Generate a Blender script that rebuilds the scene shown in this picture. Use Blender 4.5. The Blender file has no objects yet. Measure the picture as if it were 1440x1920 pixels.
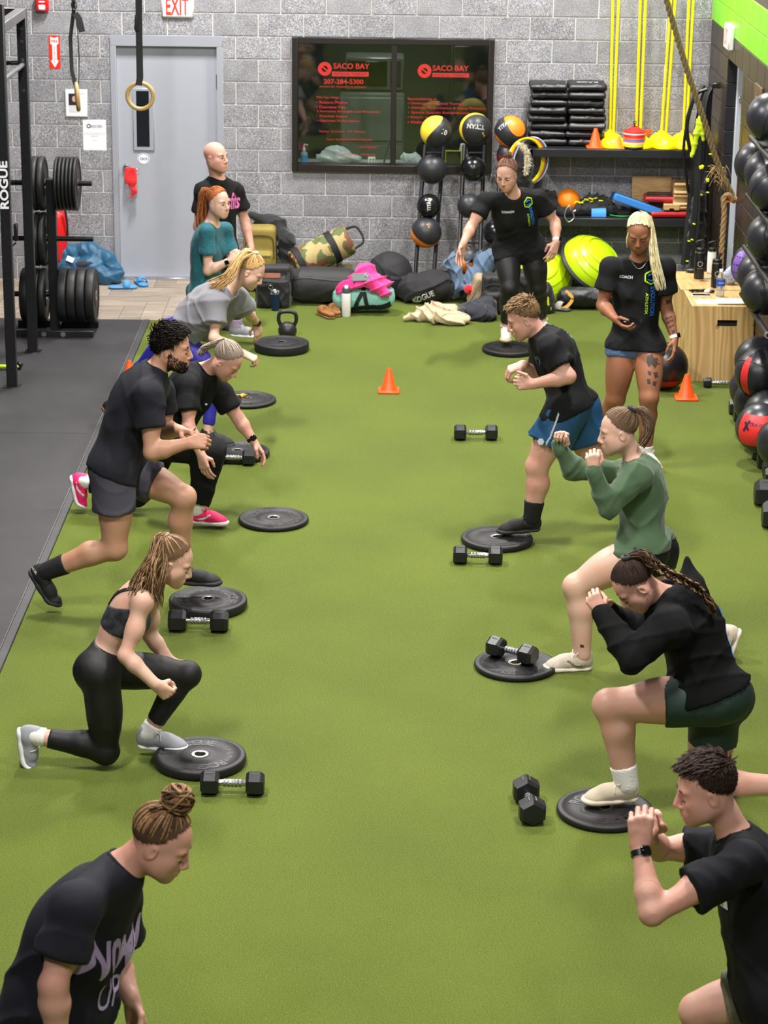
import bpy, math, random
import numpy as np
from mathutils import Vector, Matrix, Euler
from mathutils.bvhtree import BVHTree
random.seed(7); RNG=np.random.default_rng(7)
PI=math.pi; S=bpy.context.scene; COL=S.collection

# ---------------------------------------------------------------- camera
CF,CTH,CRO,CYA=4467.76,0.3109,0.0124,-0.0002
CC=np.array([1.1869,-21.6643,4.7281])
_f=np.array([math.sin(CYA)*math.cos(CTH),math.cos(CYA)*math.cos(CTH),-math.sin(CTH)])
_r=np.array([math.cos(CYA),-math.sin(CYA),0.]); _d=np.cross(_f,_r)
CR=_r*math.cos(CRO)-_d*math.sin(CRO); CD=_d*math.cos(CRO)+_r*math.sin(CRO)
cam=bpy.data.cameras.new('camera'); camo=bpy.data.objects.new('camera',cam); COL.objects.link(camo)
cam.sensor_fit='VERTICAL'; cam.sensor_height=36.; cam.sensor_width=27.; cam.lens=CF/1920*36.
cam.clip_end=200
camo.matrix_world=Matrix(((CR[0],-CD[0],-_f[0],CC[0]),(CR[1],-CD[1],-_f[1],CC[1]),(CR[2],-CD[2],-_f[2],CC[2]),(0,0,0,1)))
S.camera=camo
cam.dof.use_dof=True; cam.dof.focus_distance=12.6; cam.dof.aperture_fstop=7.0
# ---------------------------------------------------------------- light
S.view_settings.view_transform='Standard'; S.view_settings.look='None'; S.view_settings.gamma=1; S.view_settings.use_curve_mapping=False
S.view_settings.exposure=0.0
wd=bpy.data.worlds.new('world'); S.world=wd; wd.use_nodes=True
wd.node_tree.nodes['Background'].inputs[0].default_value=(.80,.90,1.0,1); wd.node_tree.nodes['Background'].inputs[1].default_value=.04
def lamp(x,y,z,sx,sy,e,col=(1,.97,.93)):
    l=bpy.data.lights.new('ceiling_strip_light','AREA'); l.shape='RECTANGLE'; l.size=sx; l.size_y=sy; l.energy=e; l.color=col
    o=bpy.data.objects.new('ceiling_strip_light',l); COL.objects.link(o); o.location=(x,y,z); return o
for x in(-.6,3.0):
    for y in(-1.9,-7.2,-12.6,-18.2): lamp(x,y,5.5,.25,.9,(350 if x<1 else 315)*{-1.9:1.05,-7.2:1.05,-12.6:.82,-18.2:.5}[y])

# ---------------------------------------------------------------- pixel helpers (1440x1920) used for measuring positions
def ray(u,v): return _f+CR*(u-720)/CF+CD*(v-960)/CF
def FL(u,v,z=0.): q=ray(u,v); return CC+q*((z-CC[2])/q[2])
def AT(u,v,Y): q=ray(u,v); return CC+q*((Y-CC[1])/q[1])
def RX(u,v,X): q=ray(u,v); return CC+q*((X-CC[0])/q[0])

# ---------------------------------------------------------------- materials
def lin(c):
    o=[]
    for x in c[:3]:
        x/=255.; o.append(x/12.92 if x<=.04045 else ((x+.055)/1.055)**2.4)
    return (*o,1.)
MATS={}
def M(name,col=(128,128,128),rough=.5,metal=0.,spec=.5,var=0.,vscale=8.,bump=0.,bscale=60.,coat=0.,sheen=0.,col2=None,detail=4.,trans=0.,sss=0.,alpha=1.,emit=0.,stretch=None,objvar=0.):
    if name in MATS: return MATS[name]
    m=bpy.data.materials.new(name); m.use_nodes=True; MATS[name]=m
    nt=m.node_tree; N=nt.nodes; L=nt.links; b=N['Principled BSDF']
    c=lin(col); b.inputs['Base Color'].default_value=c; b.inputs['Roughness'].default_value=rough; b.inputs['Metallic'].default_value=metal
    b.inputs['Specular IOR Level'].default_value=spec
    if coat: b.inputs['Coat Weight'].default_value=coat; b.inputs['Coat Roughness'].default_value=.15
    if sheen: b.inputs['Sheen Weight'].default_value=sheen; b.inputs['Sheen Roughness'].default_value=.5
    if trans: b.inputs['Transmission Weight'].default_value=trans; b.inputs['IOR'].default_value=1.33
    if sss: b.inputs['Subsurface Weight'].default_value=sss; b.inputs['Subsurface Radius'].default_value=(.012,.005,.003); b.inputs['Subsurface Scale'].default_value=1.
    if alpha<1: b.inputs['Alpha'].default_value=alpha
    if emit: b.inputs['Emission Color'].default_value=c; b.inputs['Emission Strength'].default_value=emit
    def coords():
        t=N.new('ShaderNodeTexCoord'); o=t.outputs['Object']
        if stretch:
            mp=N.new('ShaderNodeMapping'); mp.inputs['Scale'].default_value=stretch; L.new(o,mp.inputs['Vector']); o=mp.outputs[0]
        return o
    src=None
    if var or col2:
        n=N.new('ShaderNodeTexNoise'); n.inputs['Scale'].default_value=vscale; n.inputs['Detail'].default_value=detail
        L.new(coords(),n.inputs['Vector'])
        mx=N.new('ShaderNodeMix'); mx.data_type='RGBA'
        if col2: a,bb=c,lin(col2)
        else: a=tuple(min(1,x*(1+var)) for x in c[:3])+(1,); bb=tuple(x*(1-var) for x in c[:3])+(1,)
        mx.inputs[6].default_value=a; mx.inputs[7].default_value=bb
        rp=N.new('ShaderNodeMapRange'); rp.inputs[1].default_value=.3; rp.inputs[2].default_value=.7
        L.new(n.outputs['Fac'],rp.inputs[0]); L.new(rp.outputs[0],mx.inputs[0]); src=mx.outputs[2]; L.new(src,b.inputs['Base Color'])
    if objvar:
        oi=N.new('ShaderNodeObjectInfo'); hv=N.new('ShaderNodeHueSaturation'); mr=N.new('ShaderNodeMapRange')
        mr.inputs[3].default_value=1-objvar; mr.inputs[4].default_value=1+objvar
        L.new(oi.outputs['Random'],mr.inputs[0]); L.new(mr.outputs[0],hv.inputs['Value'])
        if src is not None: L.new(src,hv.inputs['Color'])
        else: hv.inputs['Color'].default_value=c
        L.new(hv.outputs[0],b.inputs['Base Color'])
    if bump:
        n=N.new('ShaderNodeTexNoise'); n.inputs['Scale'].default_value=bscale; n.inputs['Detail'].default_value=3.
        L.new(coords(),n.inputs['Vector'])
        bp=N.new('ShaderNodeBump'); bp.inputs['Strength'].default_value=bump; bp.inputs['Distance'].default_value=.01
        L.new(n.outputs['Fac'],bp.inputs['Height']); L.new(bp.outputs[0],b.inputs['Normal'])
    return m

# ---------------------------------------------------------------- objects
def tag(o,label=None,cat=None,group=None,kind=None):
    if label: o['label']=label
    if cat: o['category']=cat
    if group: o['group']=group
    if kind: o['kind']=kind
    return o
def thing(name,label,cat,loc=(0,0,0),rotz=0.,group=None):
    o=bpy.data.objects.new(name,None); COL.objects.link(o); o.location=tuple(float(x) for x in loc); o.rotation_euler=(0,0,rotz); o.empty_display_size=.05
    return tag(o,label,cat,group)
def rootloc(o):
    v=np.zeros(3)
    while o is not None: v=v+np.array(o.location); o=o.parent
    return v
def mkmesh(name,V,F,mat,parent=None,world=False,smooth=True,angle=40.,mi=None,mats=None,loc=None):
    me=bpy.data.meshes.new(name); V=np.asarray(V,dtype=np.float64)
    if world and parent is not None: V=V-rootloc(parent)
    if isinstance(F,np.ndarray):
        n=len(F); k=F.shape[1]
        me.vertices.add(len(V)); me.vertices.foreach_set('co',V.astype(np.float32).ravel())
        me.loops.add(n*k); me.loops.foreach_set('vertex_index',F.astype(np.int32).ravel())
        me.polygons.add(n); me.polygons.foreach_set('loop_start',np.arange(0,n*k,k,dtype=np.int32)); me.update(calc_edges=True)
    else:
        me.from_pydata([tuple(v) for v in V],[],F); me.update()
    for m in (mats or [mat]): me.materials.append(m)
    if mi is not None: me.polygons.foreach_set('material_index',np.asarray(mi,dtype=np.int32))
    if smooth:
        me.polygons.foreach_set('use_smooth',np.ones(len(me.polygons),dtype=bool))
        if angle<180: me.set_sharp_from_angle(angle=math.radians(angle))
    o=bpy.data.objects.new(name,me); COL.objects.link(o)
    if parent is not None: o.parent=parent
    if loc is not None: o.location=tuple(float(x) for x in loc)
    return o
def inst(o,parent=None,loc=None,rot=None,name=None):
    c=bpy.data.objects.new(name or o.name.split('.')[0],o.data); COL.objects.link(c)
    if parent is not None: c.parent=parent
    if loc is not None: c.location=tuple(float(x) for x in loc)
    if rot is not None: c.rotation_euler=rot
    return c
CH={}
def kids(o): return [c for c in bpy.data.objects if c.parent==o]
def dup(root,loc,rot=None,label=None,group=None,scale=None,_k=None):
    r=root.copy(); COL.objects.link(r); r.location=tuple(float(x) for x in loc)
    if rot is not None: r.rotation_euler=rot if hasattr(rot,'__len__') else (0,0,rot)
    if scale: r.scale=(scale,)*3
    if label: r['label']=label
    if group: r['group']=group
    for ch in list(root.children):
        c=ch.copy(); COL.objects.link(c); c.parent=r
        for g in list(ch.children):
            d=g.copy(); COL.objects.link(d); d.parent=c
    return r
def nrm(v): v=np.asarray(v,float); return v/(np.linalg.norm(v)+1e-12)
def frame(z,x=None):
    z=nrm(z); x=np.array([1,0,0.]) if x is None else np.asarray(x,float)
    if abs(np.dot(nrm(x),z))>.98: x=np.array([0,1.,0]) if abs(z[1])<.9 else np.array([1.,0,0])
    x=nrm(x-z*np.dot(x,z)); return np.stack([x,np.cross(z,x),z],1)
def rotm(rx=0,ry=0,rz=0): return np.array(Euler((rx,ry,rz)).to_matrix())

class MB:
    def __init__(s): s.V=[]; s.F=[]; s.m=[]; s.cm=0
    def add(s,V,F):
        b=len(s.V); s.V+=[tuple(map(float,v)) for v in V]; s.F+=[tuple(i+b for i in f) for f in F]; s.m+=[s.cm]*len(F); return s
    def box(s,c,size,bev=0.,R=None):
        c=np.asarray(c,float); h=np.asarray(size,float)/2; b=min(bev,h.min()*.98)
        sg=[(x,y,z) for x in(-1,1) for y in(-1,1) for z in(-1,1)]
        if b<=0:
            V=[np.array(g)*h for g in sg]; F=[(0,1,3,2),(4,6,7,5),(0,4,5,1),(2,3,7,6),(0,2,6,4),(1,5,7,3)]
        else:
            V=[];ix={}
            for g in sg:
                for a in range(3):
                    p=np.array(g)*(h-b); p[a]=g[a]*h[a]; ix[g,a]=len(V); V.append(p)
            F=[]
            def q(ids,n):
                pts=np.array([V[i] for i in ids]); c0=pts.mean(0)
                nn=np.cross(pts[1]-pts[0],pts[2]-pts[0])
                F.append(tuple(ids if np.dot(nn,n)>0 else ids[::-1]))
            for a in range(3):
                o=[i for i in range(3) if i!=a]
                for sa in(-1,1):
                    ids=[]
                    for (x,y) in((-1,-1),(1,-1),(1,1),(-1,1)):
                        g=[0,0,0]; g[a]=sa; g[o[0]]=x; g[o[1]]=y; ids.append(ix[tuple(g),a])
                    n=np.zeros(3); n[a]=sa; q(ids,n)
                for x in(-1,1):
                    for y in(-1,1):
                        g0=[0,0,0]; g0[o[0]]=x; g0[o[1]]=y; g1=list(g0); g0[a]=-1; g1[a]=1; g0=tuple(g0); g1=tuple(g1)
                        n=np.zeros(3); n[o[0]]=x; n[o[1]]=y
                        q([ix[g0,o[0]],ix[g1,o[0]],ix[g1,o[1]],ix[g0,o[1]]],n)
            for g in sg: q([ix[g,0],ix[g,1],ix[g,2]],np.array(g,float))
        V=np.array(V)
        if R is not None: V=V@np.asarray(R).T
        return s.add(V+c,F)
    def cyl(s,a,b,ra,rb=None,n=16,caps=True,bev=0.):
        a=np.asarray(a,float); b=np.asarray(b,float); rb=ra if rb is None else rb
        L=np.linalg.norm(b-a)
        if bev>0: return s.lathe([(0,0),(ra-bev,0),(ra,bev),(rb,L-bev),(rb-bev,L),(0,L)],n,a,frame(b-a))
        return s.lathe(([(0,0)] if caps else [])+[(ra,0),(rb,L)]+([(0,L)] if caps else []),n,a,frame(b-a))
    def lathe(s,prof,n=24,o=(0,0,0),R=None,arc=2*PI,sx=1.,sy=1.):
        R=np.eye(3) if R is None else R; V=[];F=[];rows=[]
        for r,z in prof:
            if abs(r)<1e-9: rows.append([len(V)]); V.append((0,0,z))
            else:
                rows.append(list(range(len(V),len(V)+n)))
                for i in range(n): t=arc*i/n; V.append((r*math.cos(t)*sx,r*math.sin(t)*sy,z))
        for A,B in zip(rows[:-1],rows[1:]):
            if len(A)==1 and len(B)==1: continue
            for i in range(n):
                j=(i+1)%n
                if len(A)==1: F.append((A[0],B[j],B[i])[::-1][::-1] if 0 else (A[0],B[j],B[i]))
                elif len(B)==1: F.append((A[i],A[j],B[0]))
                else: F.append((A[i],A[j],B[j],B[i]))
        return s.add(np.array(V)@np.asarray(R).T+np.asarray(o,float),F)
    def tube(s,path,r,n=8,closed=False,caps=True,flat=1.,up=None):
        P=np.asarray(path,float); m=len(P); r=np.full(m,r) if np.isscalar(r) else np.asarray(r,float)
        V=[];F=[]
        T=np.array([nrm(P[(i+1)%m]-P[i-1]) if closed else nrm(P[min(i+1,m-1)]-P[max(i-1,0)]) for i in range(m)])
        x=None
        for i in range(m):
            if x is None: x=frame(T[0],up if up is not None else (0.3,.2,1))[:,0]
            if up is not None: x=np.asarray(up,float)
            x=x-T[i]*np.dot(x,T[i]); x=nrm(x); y=np.cross(T[i],x)
            for k in range(n): t=2*PI*k/n; V.append(P[i]+r[i]*(x*math.cos(t)*flat+y*math.sin(t)))
        for i in range(m if closed else m-1):
            for k in range(n):
                a=i*n+k; b=i*n+(k+1)%n; c=((i+1)%m)*n+(k+1)%n; d=((i+1)%m)*n+k; F.append((a,b,c,d))
        if caps and not closed: F.append(tuple(range(n))[::-1]); F.append(tuple((m-1)*n+k for k in range(n)))
        return s.add(V,F)
    def ribbon(s,path,w,th,up):
        # flat strap: rectangular section, width along 'up'
        P=np.asarray(path,float); m=len(P); V=[];F=[]
        U=np.asarray(up,float); U=np.tile(U,(m,1)) if U.ndim==1 else U
        for i in range(m):
            t=nrm(P[min(i+1,m-1)]-P[max(i-1,0)]); u=nrm(U[i]-t*np.dot(U[i],t)); q=np.cross(t,u)
            for a,b in((-1,-1),(1,-1),(1,1),(-1,1)): V.append(P[i]+u*a*w/2+q*b*th/2)
        for i in range(m-1):
            for k in range(4): F.append((i*4+k,i*4+(k+1)%4,(i+1)*4+(k+1)%4,(i+1)*4+k))
        F.append((3,2,1,0)); F.append(tuple((m-1)*4+k for k in range(4)))
        return s.add(V,F)
    def sphere(s,c,r,n=20,m=12,R=None):
        r=np.ones(3)*r if np.isscalar(r) else np.asarray(r,float)
        b=len(s.V); s.lathe([(math.sin(PI*i/m) if 0<i<m else 0,-math.cos(PI*i/m)) for i in range(m+1)],n)
        V=np.array(s.V[b:])*r
        if R is not None: V=V@np.asarray(R).T
        s.V[b:]=[tuple(v) for v in V+np.asarray(c,float)]; return s
    def prism(s,poly,h,o=(0,0,0),R=None):
        # poly in xy (ccw), extruded 0..h along z
        n=len(poly); V=[(x,y,0) for x,y in poly]+[(x,y,h) for x,y in poly]
        F=[tuple(range(n))[::-1],tuple(range(n,2*n))]+[(i,(i+1)%n,n+(i+1)%n,n+i) for i in range(n)]
        V=np.array(V,float)
        if R is not None: V=V@np.asarray(R).T
        return s.add(V+np.asarray(o,float),F)
    def build(s,name,mat,parent=None,world=False,smooth=True,angle=40.,loc=None,mats=None):
        return mkmesh(name,np.array(s.V),s.F,mat,parent,world,smooth,angle,mi=(s.m if mats else None),mats=mats,loc=loc)
def bez(pts,n=24):
    # catmull-rom through points
    P=[np.asarray(p,float) for p in pts]; P=[2*P[0]-P[1]]+P+[2*P[-1]-P[-2]]; out=[]
    k=len(P)-3; per=max(2,n//k)
    for i in range(k):
        a,b,c,d=P[i:i+4]
        for j in range(per):
            t=j/per; out.append(.5*((2*b)+(c-a)*t+(2*a-5*b+4*c-d)*t*t+(-a+3*b-3*c+d)*t**3))
    out.append(P[-2]); return np.array(out)

# ---------------------------------------------------------------- lettering
TX={}
def txt(s,bold=.012):
    k=(s,bold)
    if k in TX: return TX[k]
    cu=bpy.data.curves.new('t','FONT'); cu.body=s; cu.size=1.; cu.align_x='CENTER'; cu.align_y='CENTER'; cu.offset=bold; cu.resolution_u=3
    o=bpy.data.objects.new('t',cu); COL.objects.link(o); bpy.context.view_layer.update()
    dg=bpy.context.evaluated_depsgraph_get(); me=bpy.data.meshes.new_from_object(o.evaluated_get(dg))
    V=np.array([v.co[:] for v in me.vertices]) if len(me.vertices) else np.zeros((0,3)); F=[tuple(p.vertices) for p in me.polygons]
    bpy.data.objects.remove(o); bpy.data.curves.remove(cu); bpy.data.meshes.remove(me)
    if len(V): V[:,:2]-=(V[:,:2].max(0)+V[:,:2].min(0))/2
    TX[k]=(V,F); return TX[k]
def lettering(name,s,mat,o,R,w=None,h=None,parent=None,world=False,bold=.012,slant=0.):
    """flat lettering, x right / y up / z out of surface; fitted to width w or height h"""
    V,F=txt(s,bold); V=V.copy(); e=V.max(0)-V.min(0)
    sx=(w/e[0]) if w else h/e[1]; sy=(h/e[1]) if h else sx
    V=V*np.array([sx,sy,1]); V[:,0]+=V[:,1]*slant
    return mkmesh(name,V@np.asarray(R).T+np.asarray(o,float),F,mat,parent,world,smooth=False)
RWALL=np.array([[1,0,0],[0,0,-1],[0,1,0]],float)   # text on a wall facing -Y: x->X, y->Z, z->-Y
RWALL=np.stack([np.array([1,0,0.]),np.array([0,0,1.]),np.array([0,-1.,0])],1)
RUP=np.eye(3)
# ---------------------------------------------------------------- implicit surfaces -> quad meshes (surface nets)
def _smin(a,b,k):
    if k<=0: return np.minimum(a,b)
    h=np.clip(.5+.5*(b-a)/k,0,1); return b+(a-b)*h-k*h*(1-h)
class SDF:
    def __init__(s): s.P=[]
    def cone(s,a,b,ra,rb=None,k=.02,op=0,clip=None,flat=None):
        a=np.asarray(a,float); b=np.asarray(b,float); rb=ra if rb is None else rb
        r=max(ra,rb); e=r*(max(1.,flat[1]) if flat is not None else 1)
        s.P.append(('c',(a,b,ra,rb,flat),np.minimum(a,b)-e,np.maximum(a,b)+e,k,op,clip)); return s
    def ell(s,c,r,R=None,k=.02,op=0,clip=None):
        c=np.asarray(c,float); r=np.asarray(r,float)*np.ones(3); R=np.eye(3) if R is None else np.asarray(R)
        e=np.sqrt(((R*r)**2).sum(1)); s.P.append(('e',(c,r,R),c-e,c+e,k,op,clip)); return s
    def box(s,c,h,rd=.02,R=None,k=.02,op=0,clip=None):
        c=np.asarray(c,float); h=np.asarray(h,float); R=np.eye(3) if R is None else np.asarray(R)
        e=(np.abs(R)*h).sum(1); s.P.append(('b',(c,h,rd,R),c-e,c+e,k,op,clip)); return s
    def ext(s,o):
        s.P+=o.P; return s
    def ev(s,X,Y,Z,D,x0,vox):
        for kind,pr,lo,hi,k,op,clip in s.P:
            m=max(k,vox*2)+vox*2
            i0=np.maximum(0,np.floor((lo-m-x0)/vox).astype(int)); i1=np.minimum(D.shape,np.ceil((hi+m-x0)/vox).astype(int)+1)
            if (i1<=i0).any(): continue
            w=tuple(slice(a,b) for a,b in zip(i0,i1))
            x=X[w[0]][:,None,None]; y=Y[w[1]][None,:,None]; z=Z[w[2]][None,None,:]
            if kind=='c':
                a,b,ra,rb,flat=pr
                if flat is not None:
                    n,sc=np.asarray(flat[0],float),flat[1]; n=nrm(n); mid=(a+b)/2
                    t0=((x-mid[0])*n[0]+(y-mid[1])*n[1]+(z-mid[2])*n[2])*(1/sc-1)
                    x=x+t0*n[0]; y=y+t0*n[1]; z=z+t0*n[2]
                    def tr(p): return p+n*np.dot(p-mid,n)*(1/sc-1)
                    A,B=tr(a),tr(b)
                else: A,B=a,b
                ab=B-A; l2=max(ab@ab,1e-9); px,py,pz=x-A[0],y-A[1],z-A[2]
                t=np.clip((px*ab[0]+py*ab[1]+pz*ab[2])/l2,0,1)
                d=np.sqrt((px-t*ab[0])**2+(py-t*ab[1])**2+(pz-t*ab[2])**2)-(ra+(rb-ra)*t)
                if flat is not None and sc<1: d=d*max(sc,.5)
            elif kind=='e':
                c,r,R=pr; px,py,pz=x-c[0],y-c[1],z-c[2]
                q=[(px*R[0,i]+py*R[1,i]+pz*R[2,i])/r[i] for i in range(3)]
                k0=np.sqrt(q[0]**2+q[1]**2+q[2]**2); k1=np.sqrt((q[0]/r[0])**2+(q[1]/r[1])**2+(q[2]/r[2])**2)+1e-9
                d=k0*(k0-1)/k1
            else:
                c,h,rd,R=pr; px,py,pz=x-c[0],y-c[1],z-c[2]
                q=[np.abs(px*R[0,i]+py*R[1,i]+pz*R[2,i])-(h[i]-rd) for i in range(3)]
                d=np.sqrt(np.maximum(q[0],0)**2+np.maximum(q[1],0)**2+np.maximum(q[2],0)**2)+np.minimum(np.maximum(q[0],np.maximum(q[1],q[2])),0)-rd
            if clip:
                for (o,n) in clip:
                    x2=X[w[0]][:,None,None]; y2=Y[w[1]][None,:,None]; z2=Z[w[2]][None,None,:]
                    d=np.maximum(d,(x2-o[0])*n[0]+(y2-o[1])*n[1]+(z2-o[2])*n[2])
            if op==0: D[w]=_smin(D[w],d,k)
            else: D[w]=-_smin(-D[w],d,k)
    def grid(s,vox,lo=None,hi=None):
        L=np.min([p[2] for p in s.P if p[5]==0],0)-vox*3 if lo is None else np.asarray(lo,float)
        Hh=np.max([p[3] for p in s.P if p[5]==0],0)+vox*3 if hi is None else np.asarray(hi,float)
        n=np.ceil((Hh-L)/vox).astype(int)+1
        X,Y,Z=[(L[i]+vox*np.arange(n[i])).astype(np.float32) for i in range(3)]
        D=np.full(n,.2,np.float32); s.ev(X,Y,Z,D,L,vox); return X,Y,Z,D,L
    def mesh(s,vox,disp=None,lo=None,hi=None,clips=None):
        X,Y,Z,D,L=s.grid(vox,lo,hi)
        if disp is not None:
            idx=np.nonzero(np.abs(D)<.06); D[idx]+=disp(X[idx[0]],Y[idx[1]],Z[idx[2]]).astype(np.float32)
        if clips:
            for o,n in clips:
                D=np.maximum(D,((X-o[0])*n[0])[:,None,None]+((Y-o[1])*n[1])[None,:,None]+((Z-o[2])*n[2])[None,None,:])
        return nets(D,L,vox)
def nets(D,L,vox):
    ins=D<0; nx,ny,nz=D.shape
    c=np.zeros((nx-1,ny-1,nz-1),np.uint8)
    for i in(0,1):
        for j in(0,1):
            for k in(0,1): c+=ins[i:nx-1+i,j:ny-1+j,k:nz-1+k]
    act=(c>0)&(c<8); ids=np.full(c.shape,-1,np.int32); I=np.argwhere(act); ids[act]=np.arange(len(I))
    if len(I)==0: return np.zeros((0,3)),np.zeros((0,4),int)
    cor=np.array([(i,j,k) for i in(0,1) for j in(0,1) for k in(0,1)])
    val=np.stack([D[I[:,0]+a,I[:,1]+b,I[:,2]+g] for a,b,g in cor],1)
    acc=np.zeros((len(I),3)); cnt=np.zeros(len(I))
    for a in range(8):
        for ax in range(3):
            if cor[a][ax]==0:
                b=a+(4,2,1)[ax]; va,vb=val[:,a],val[:,b]; m=(va<0)!=(vb<0)
                t=np.where(m,va/(va-vb+1e-12),0); p=np.repeat(cor[a][None].astype(float),len(I),0); p[:,ax]+=t
                acc+=p*m[:,None]; cnt+=m
    V=(I+acc/cnt[:,None])*vox+L
    Q=[]
    for ax in range(3):
        o1,o2=[(1,2),(2,0),(0,1)][ax]
        sl=[slice(None)]*3; sl2=[slice(None)]*3; sl[ax]=slice(0,-1); sl2[ax]=slice(1,None)
        A=ins[tuple(sl)]; B=ins[tuple(sl2)]
        E=np.argwhere(A!=B)
        if len(E)==0: continue
        ok=(E[:,o1]>0)&(E[:,o2]>0)&(E[:,o1]<D.shape[o1]-1)&(E[:,o2]<D.shape[o2]-1); E=E[ok]
        if len(E)==0: continue
        def cell(d1,d2):
            e=E.copy(); e[:,o1]-=d1; e[:,o2]-=d2; return ids[e[:,0],e[:,1],e[:,2]]
        q=np.stack([cell(1,1),cell(0,1),cell(0,0),cell(1,0)],1)
        fl=~A[E[:,0],E[:,1],E[:,2]]; q[fl]=q[fl][:,::-1]; Q.append(q)
    return V,np.concatenate(Q)
def folds(amp=.004,k=(30,18),seed=0,dirs=4):
    """cloth creases: soft wandering ridges with sharper valleys"""
    r=np.random.default_rng(seed); W=[]
    for i in range(dirs):
        a=nrm(r.normal(size=3)); b=nrm(r.normal(size=3)); b2=nrm(r.normal(size=3)); W.append((a*r.uniform(k[1],k[0])*.75,b*r.uniform(7,14),b2*r.uniform(5,9),r.uniform(0,6),r.uniform(1.2,2.4)))
    def f(x,y,z):
        d=0.
        for a,b,b2,p,w in W:
            t=a[0]*x+a[1]*y+a[2]*z+p+w*np.sin(b[0]*x+b[1]*y+b[2]*z+p)
            m=.5+.5*np.sin(b2[0]*x+b2[1]*y+b2[2]*z+2*p)
            d=d+m*(1-np.abs(np.sin(t)))**3
        return -amp*(d*1.25-.7)
    return f
# ================================================================ SETTING
def nodes_mat(name):
    m=bpy.data.materials.new(name); m.use_nodes=True; MATS[name]=m; nt=m.node_tree; return m,nt.nodes,nt.links,nt.nodes['Principled BSDF']
def ramp(N,stops):
    r=N.new('ShaderNodeValToRGB'); e=r.color_ramp.elements
    while len(e)<len(stops): e.new(.5)
    for i,(p,c) in enumerate(stops): e[i].position=p; e[i].color=lin(c)
    return r
def noise(N,L,co,scale,detail=4.,rough=.5):
    n=N.new('ShaderNodeTexNoise'); n.inputs['Scale'].default_value=scale; n.inputs['Detail'].default_value=detail; n.inputs['Roughness'].default_value=rough
    if co is not None: L.new(co,n.inputs['Vector'])
    return n
def mixc(N,L,a,b,fac,mode='MIX'):
    m=N.new('ShaderNodeMix'); m.data_type='RGBA'; m.blend_type=mode
    for s,v in((6,a),(7,b)):
        if hasattr(v,'links') or hasattr(v,'is_linked'): L.new(v,m.inputs[s])
        else: m.inputs[s].default_value=v
    if hasattr(fac,'is_linked'): L.new(fac,m.inputs[0])
    else: m.inputs[0].default_value=fac
    return m.outputs[2]
def bumpn(N,L,h,st,dist,b):
    p=N.new('ShaderNodeBump'); p.inputs['Strength'].default_value=st; p.inputs['Distance'].default_value=dist; L.new(h,p.inputs['Height']); L.new(p.outputs[0],b.inputs['Normal'])
# --- turf
m,N,L,b=nodes_mat('turf'); tc=N.new('ShaderNodeTexCoord'); co=tc.outputs['Object']
n1=noise(N,L,co,1.1,3.); n2=noise(N,L,co,170.,2.,.7); n3=noise(N,L,co,420.,1.)
r1=ramp(N,[(.3,(86,101,22)),(.7,(104,119,29))]); L.new(n1.outputs['Fac'],r1.inputs[0])
r2=ramp(N,[(.28,(38,50,4)),(.5,(92,110,22)),(.72,(166,180,66))]); L.new(n2.outputs['Fac'],r2.inputs[0])
c=mixc(N,L,r1.outputs[0],r2.outputs[0],.42); L.new(c,b.inputs['Base Color']); b.inputs['Roughness'].default_value=.85; b.inputs['Specular IOR Level'].default_value=.25
ad=N.new('ShaderNodeMath'); ad.operation='ADD'; L.new(n2.outputs['Fac'],ad.inputs[0]); L.new(n3.outputs['Fac'],ad.inputs[1])
bumpn(N,L,ad.outputs[0],.9,.007,b); b.inputs['Sheen Weight'].default_value=.05
# --- rubber
m,N,L,b=nodes_mat('rubber'); tc=N.new('ShaderNodeTexCoord'); co=tc.outputs['Object']
n1=noise(N,L,co,1.6,6.,.6); n2=noise(N,L,co,260.,2.); n3=noise(N,L,co,5.,5.,.7)
r1=ramp(N,[(.25,(43,42,44)),(.75,(60,59,61))]); L.new(n1.outputs['Fac'],r1.inputs[0])
r3=ramp(N,[(.66,(44,44,46)),(.85,(120,118,116))]); L.new(n3.outputs['Fac'],r3.inputs[0])
c=mixc(N,L,r1.outputs[0],r3.outputs[0],.18); L.new(c,b.inputs['Base Color']); b.inputs['Roughness'].default_value=.55; b.inputs['Specular IOR Level'].default_value=.35
bumpn(N,L,n2.outputs['Fac'],.25,.002,b)
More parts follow.
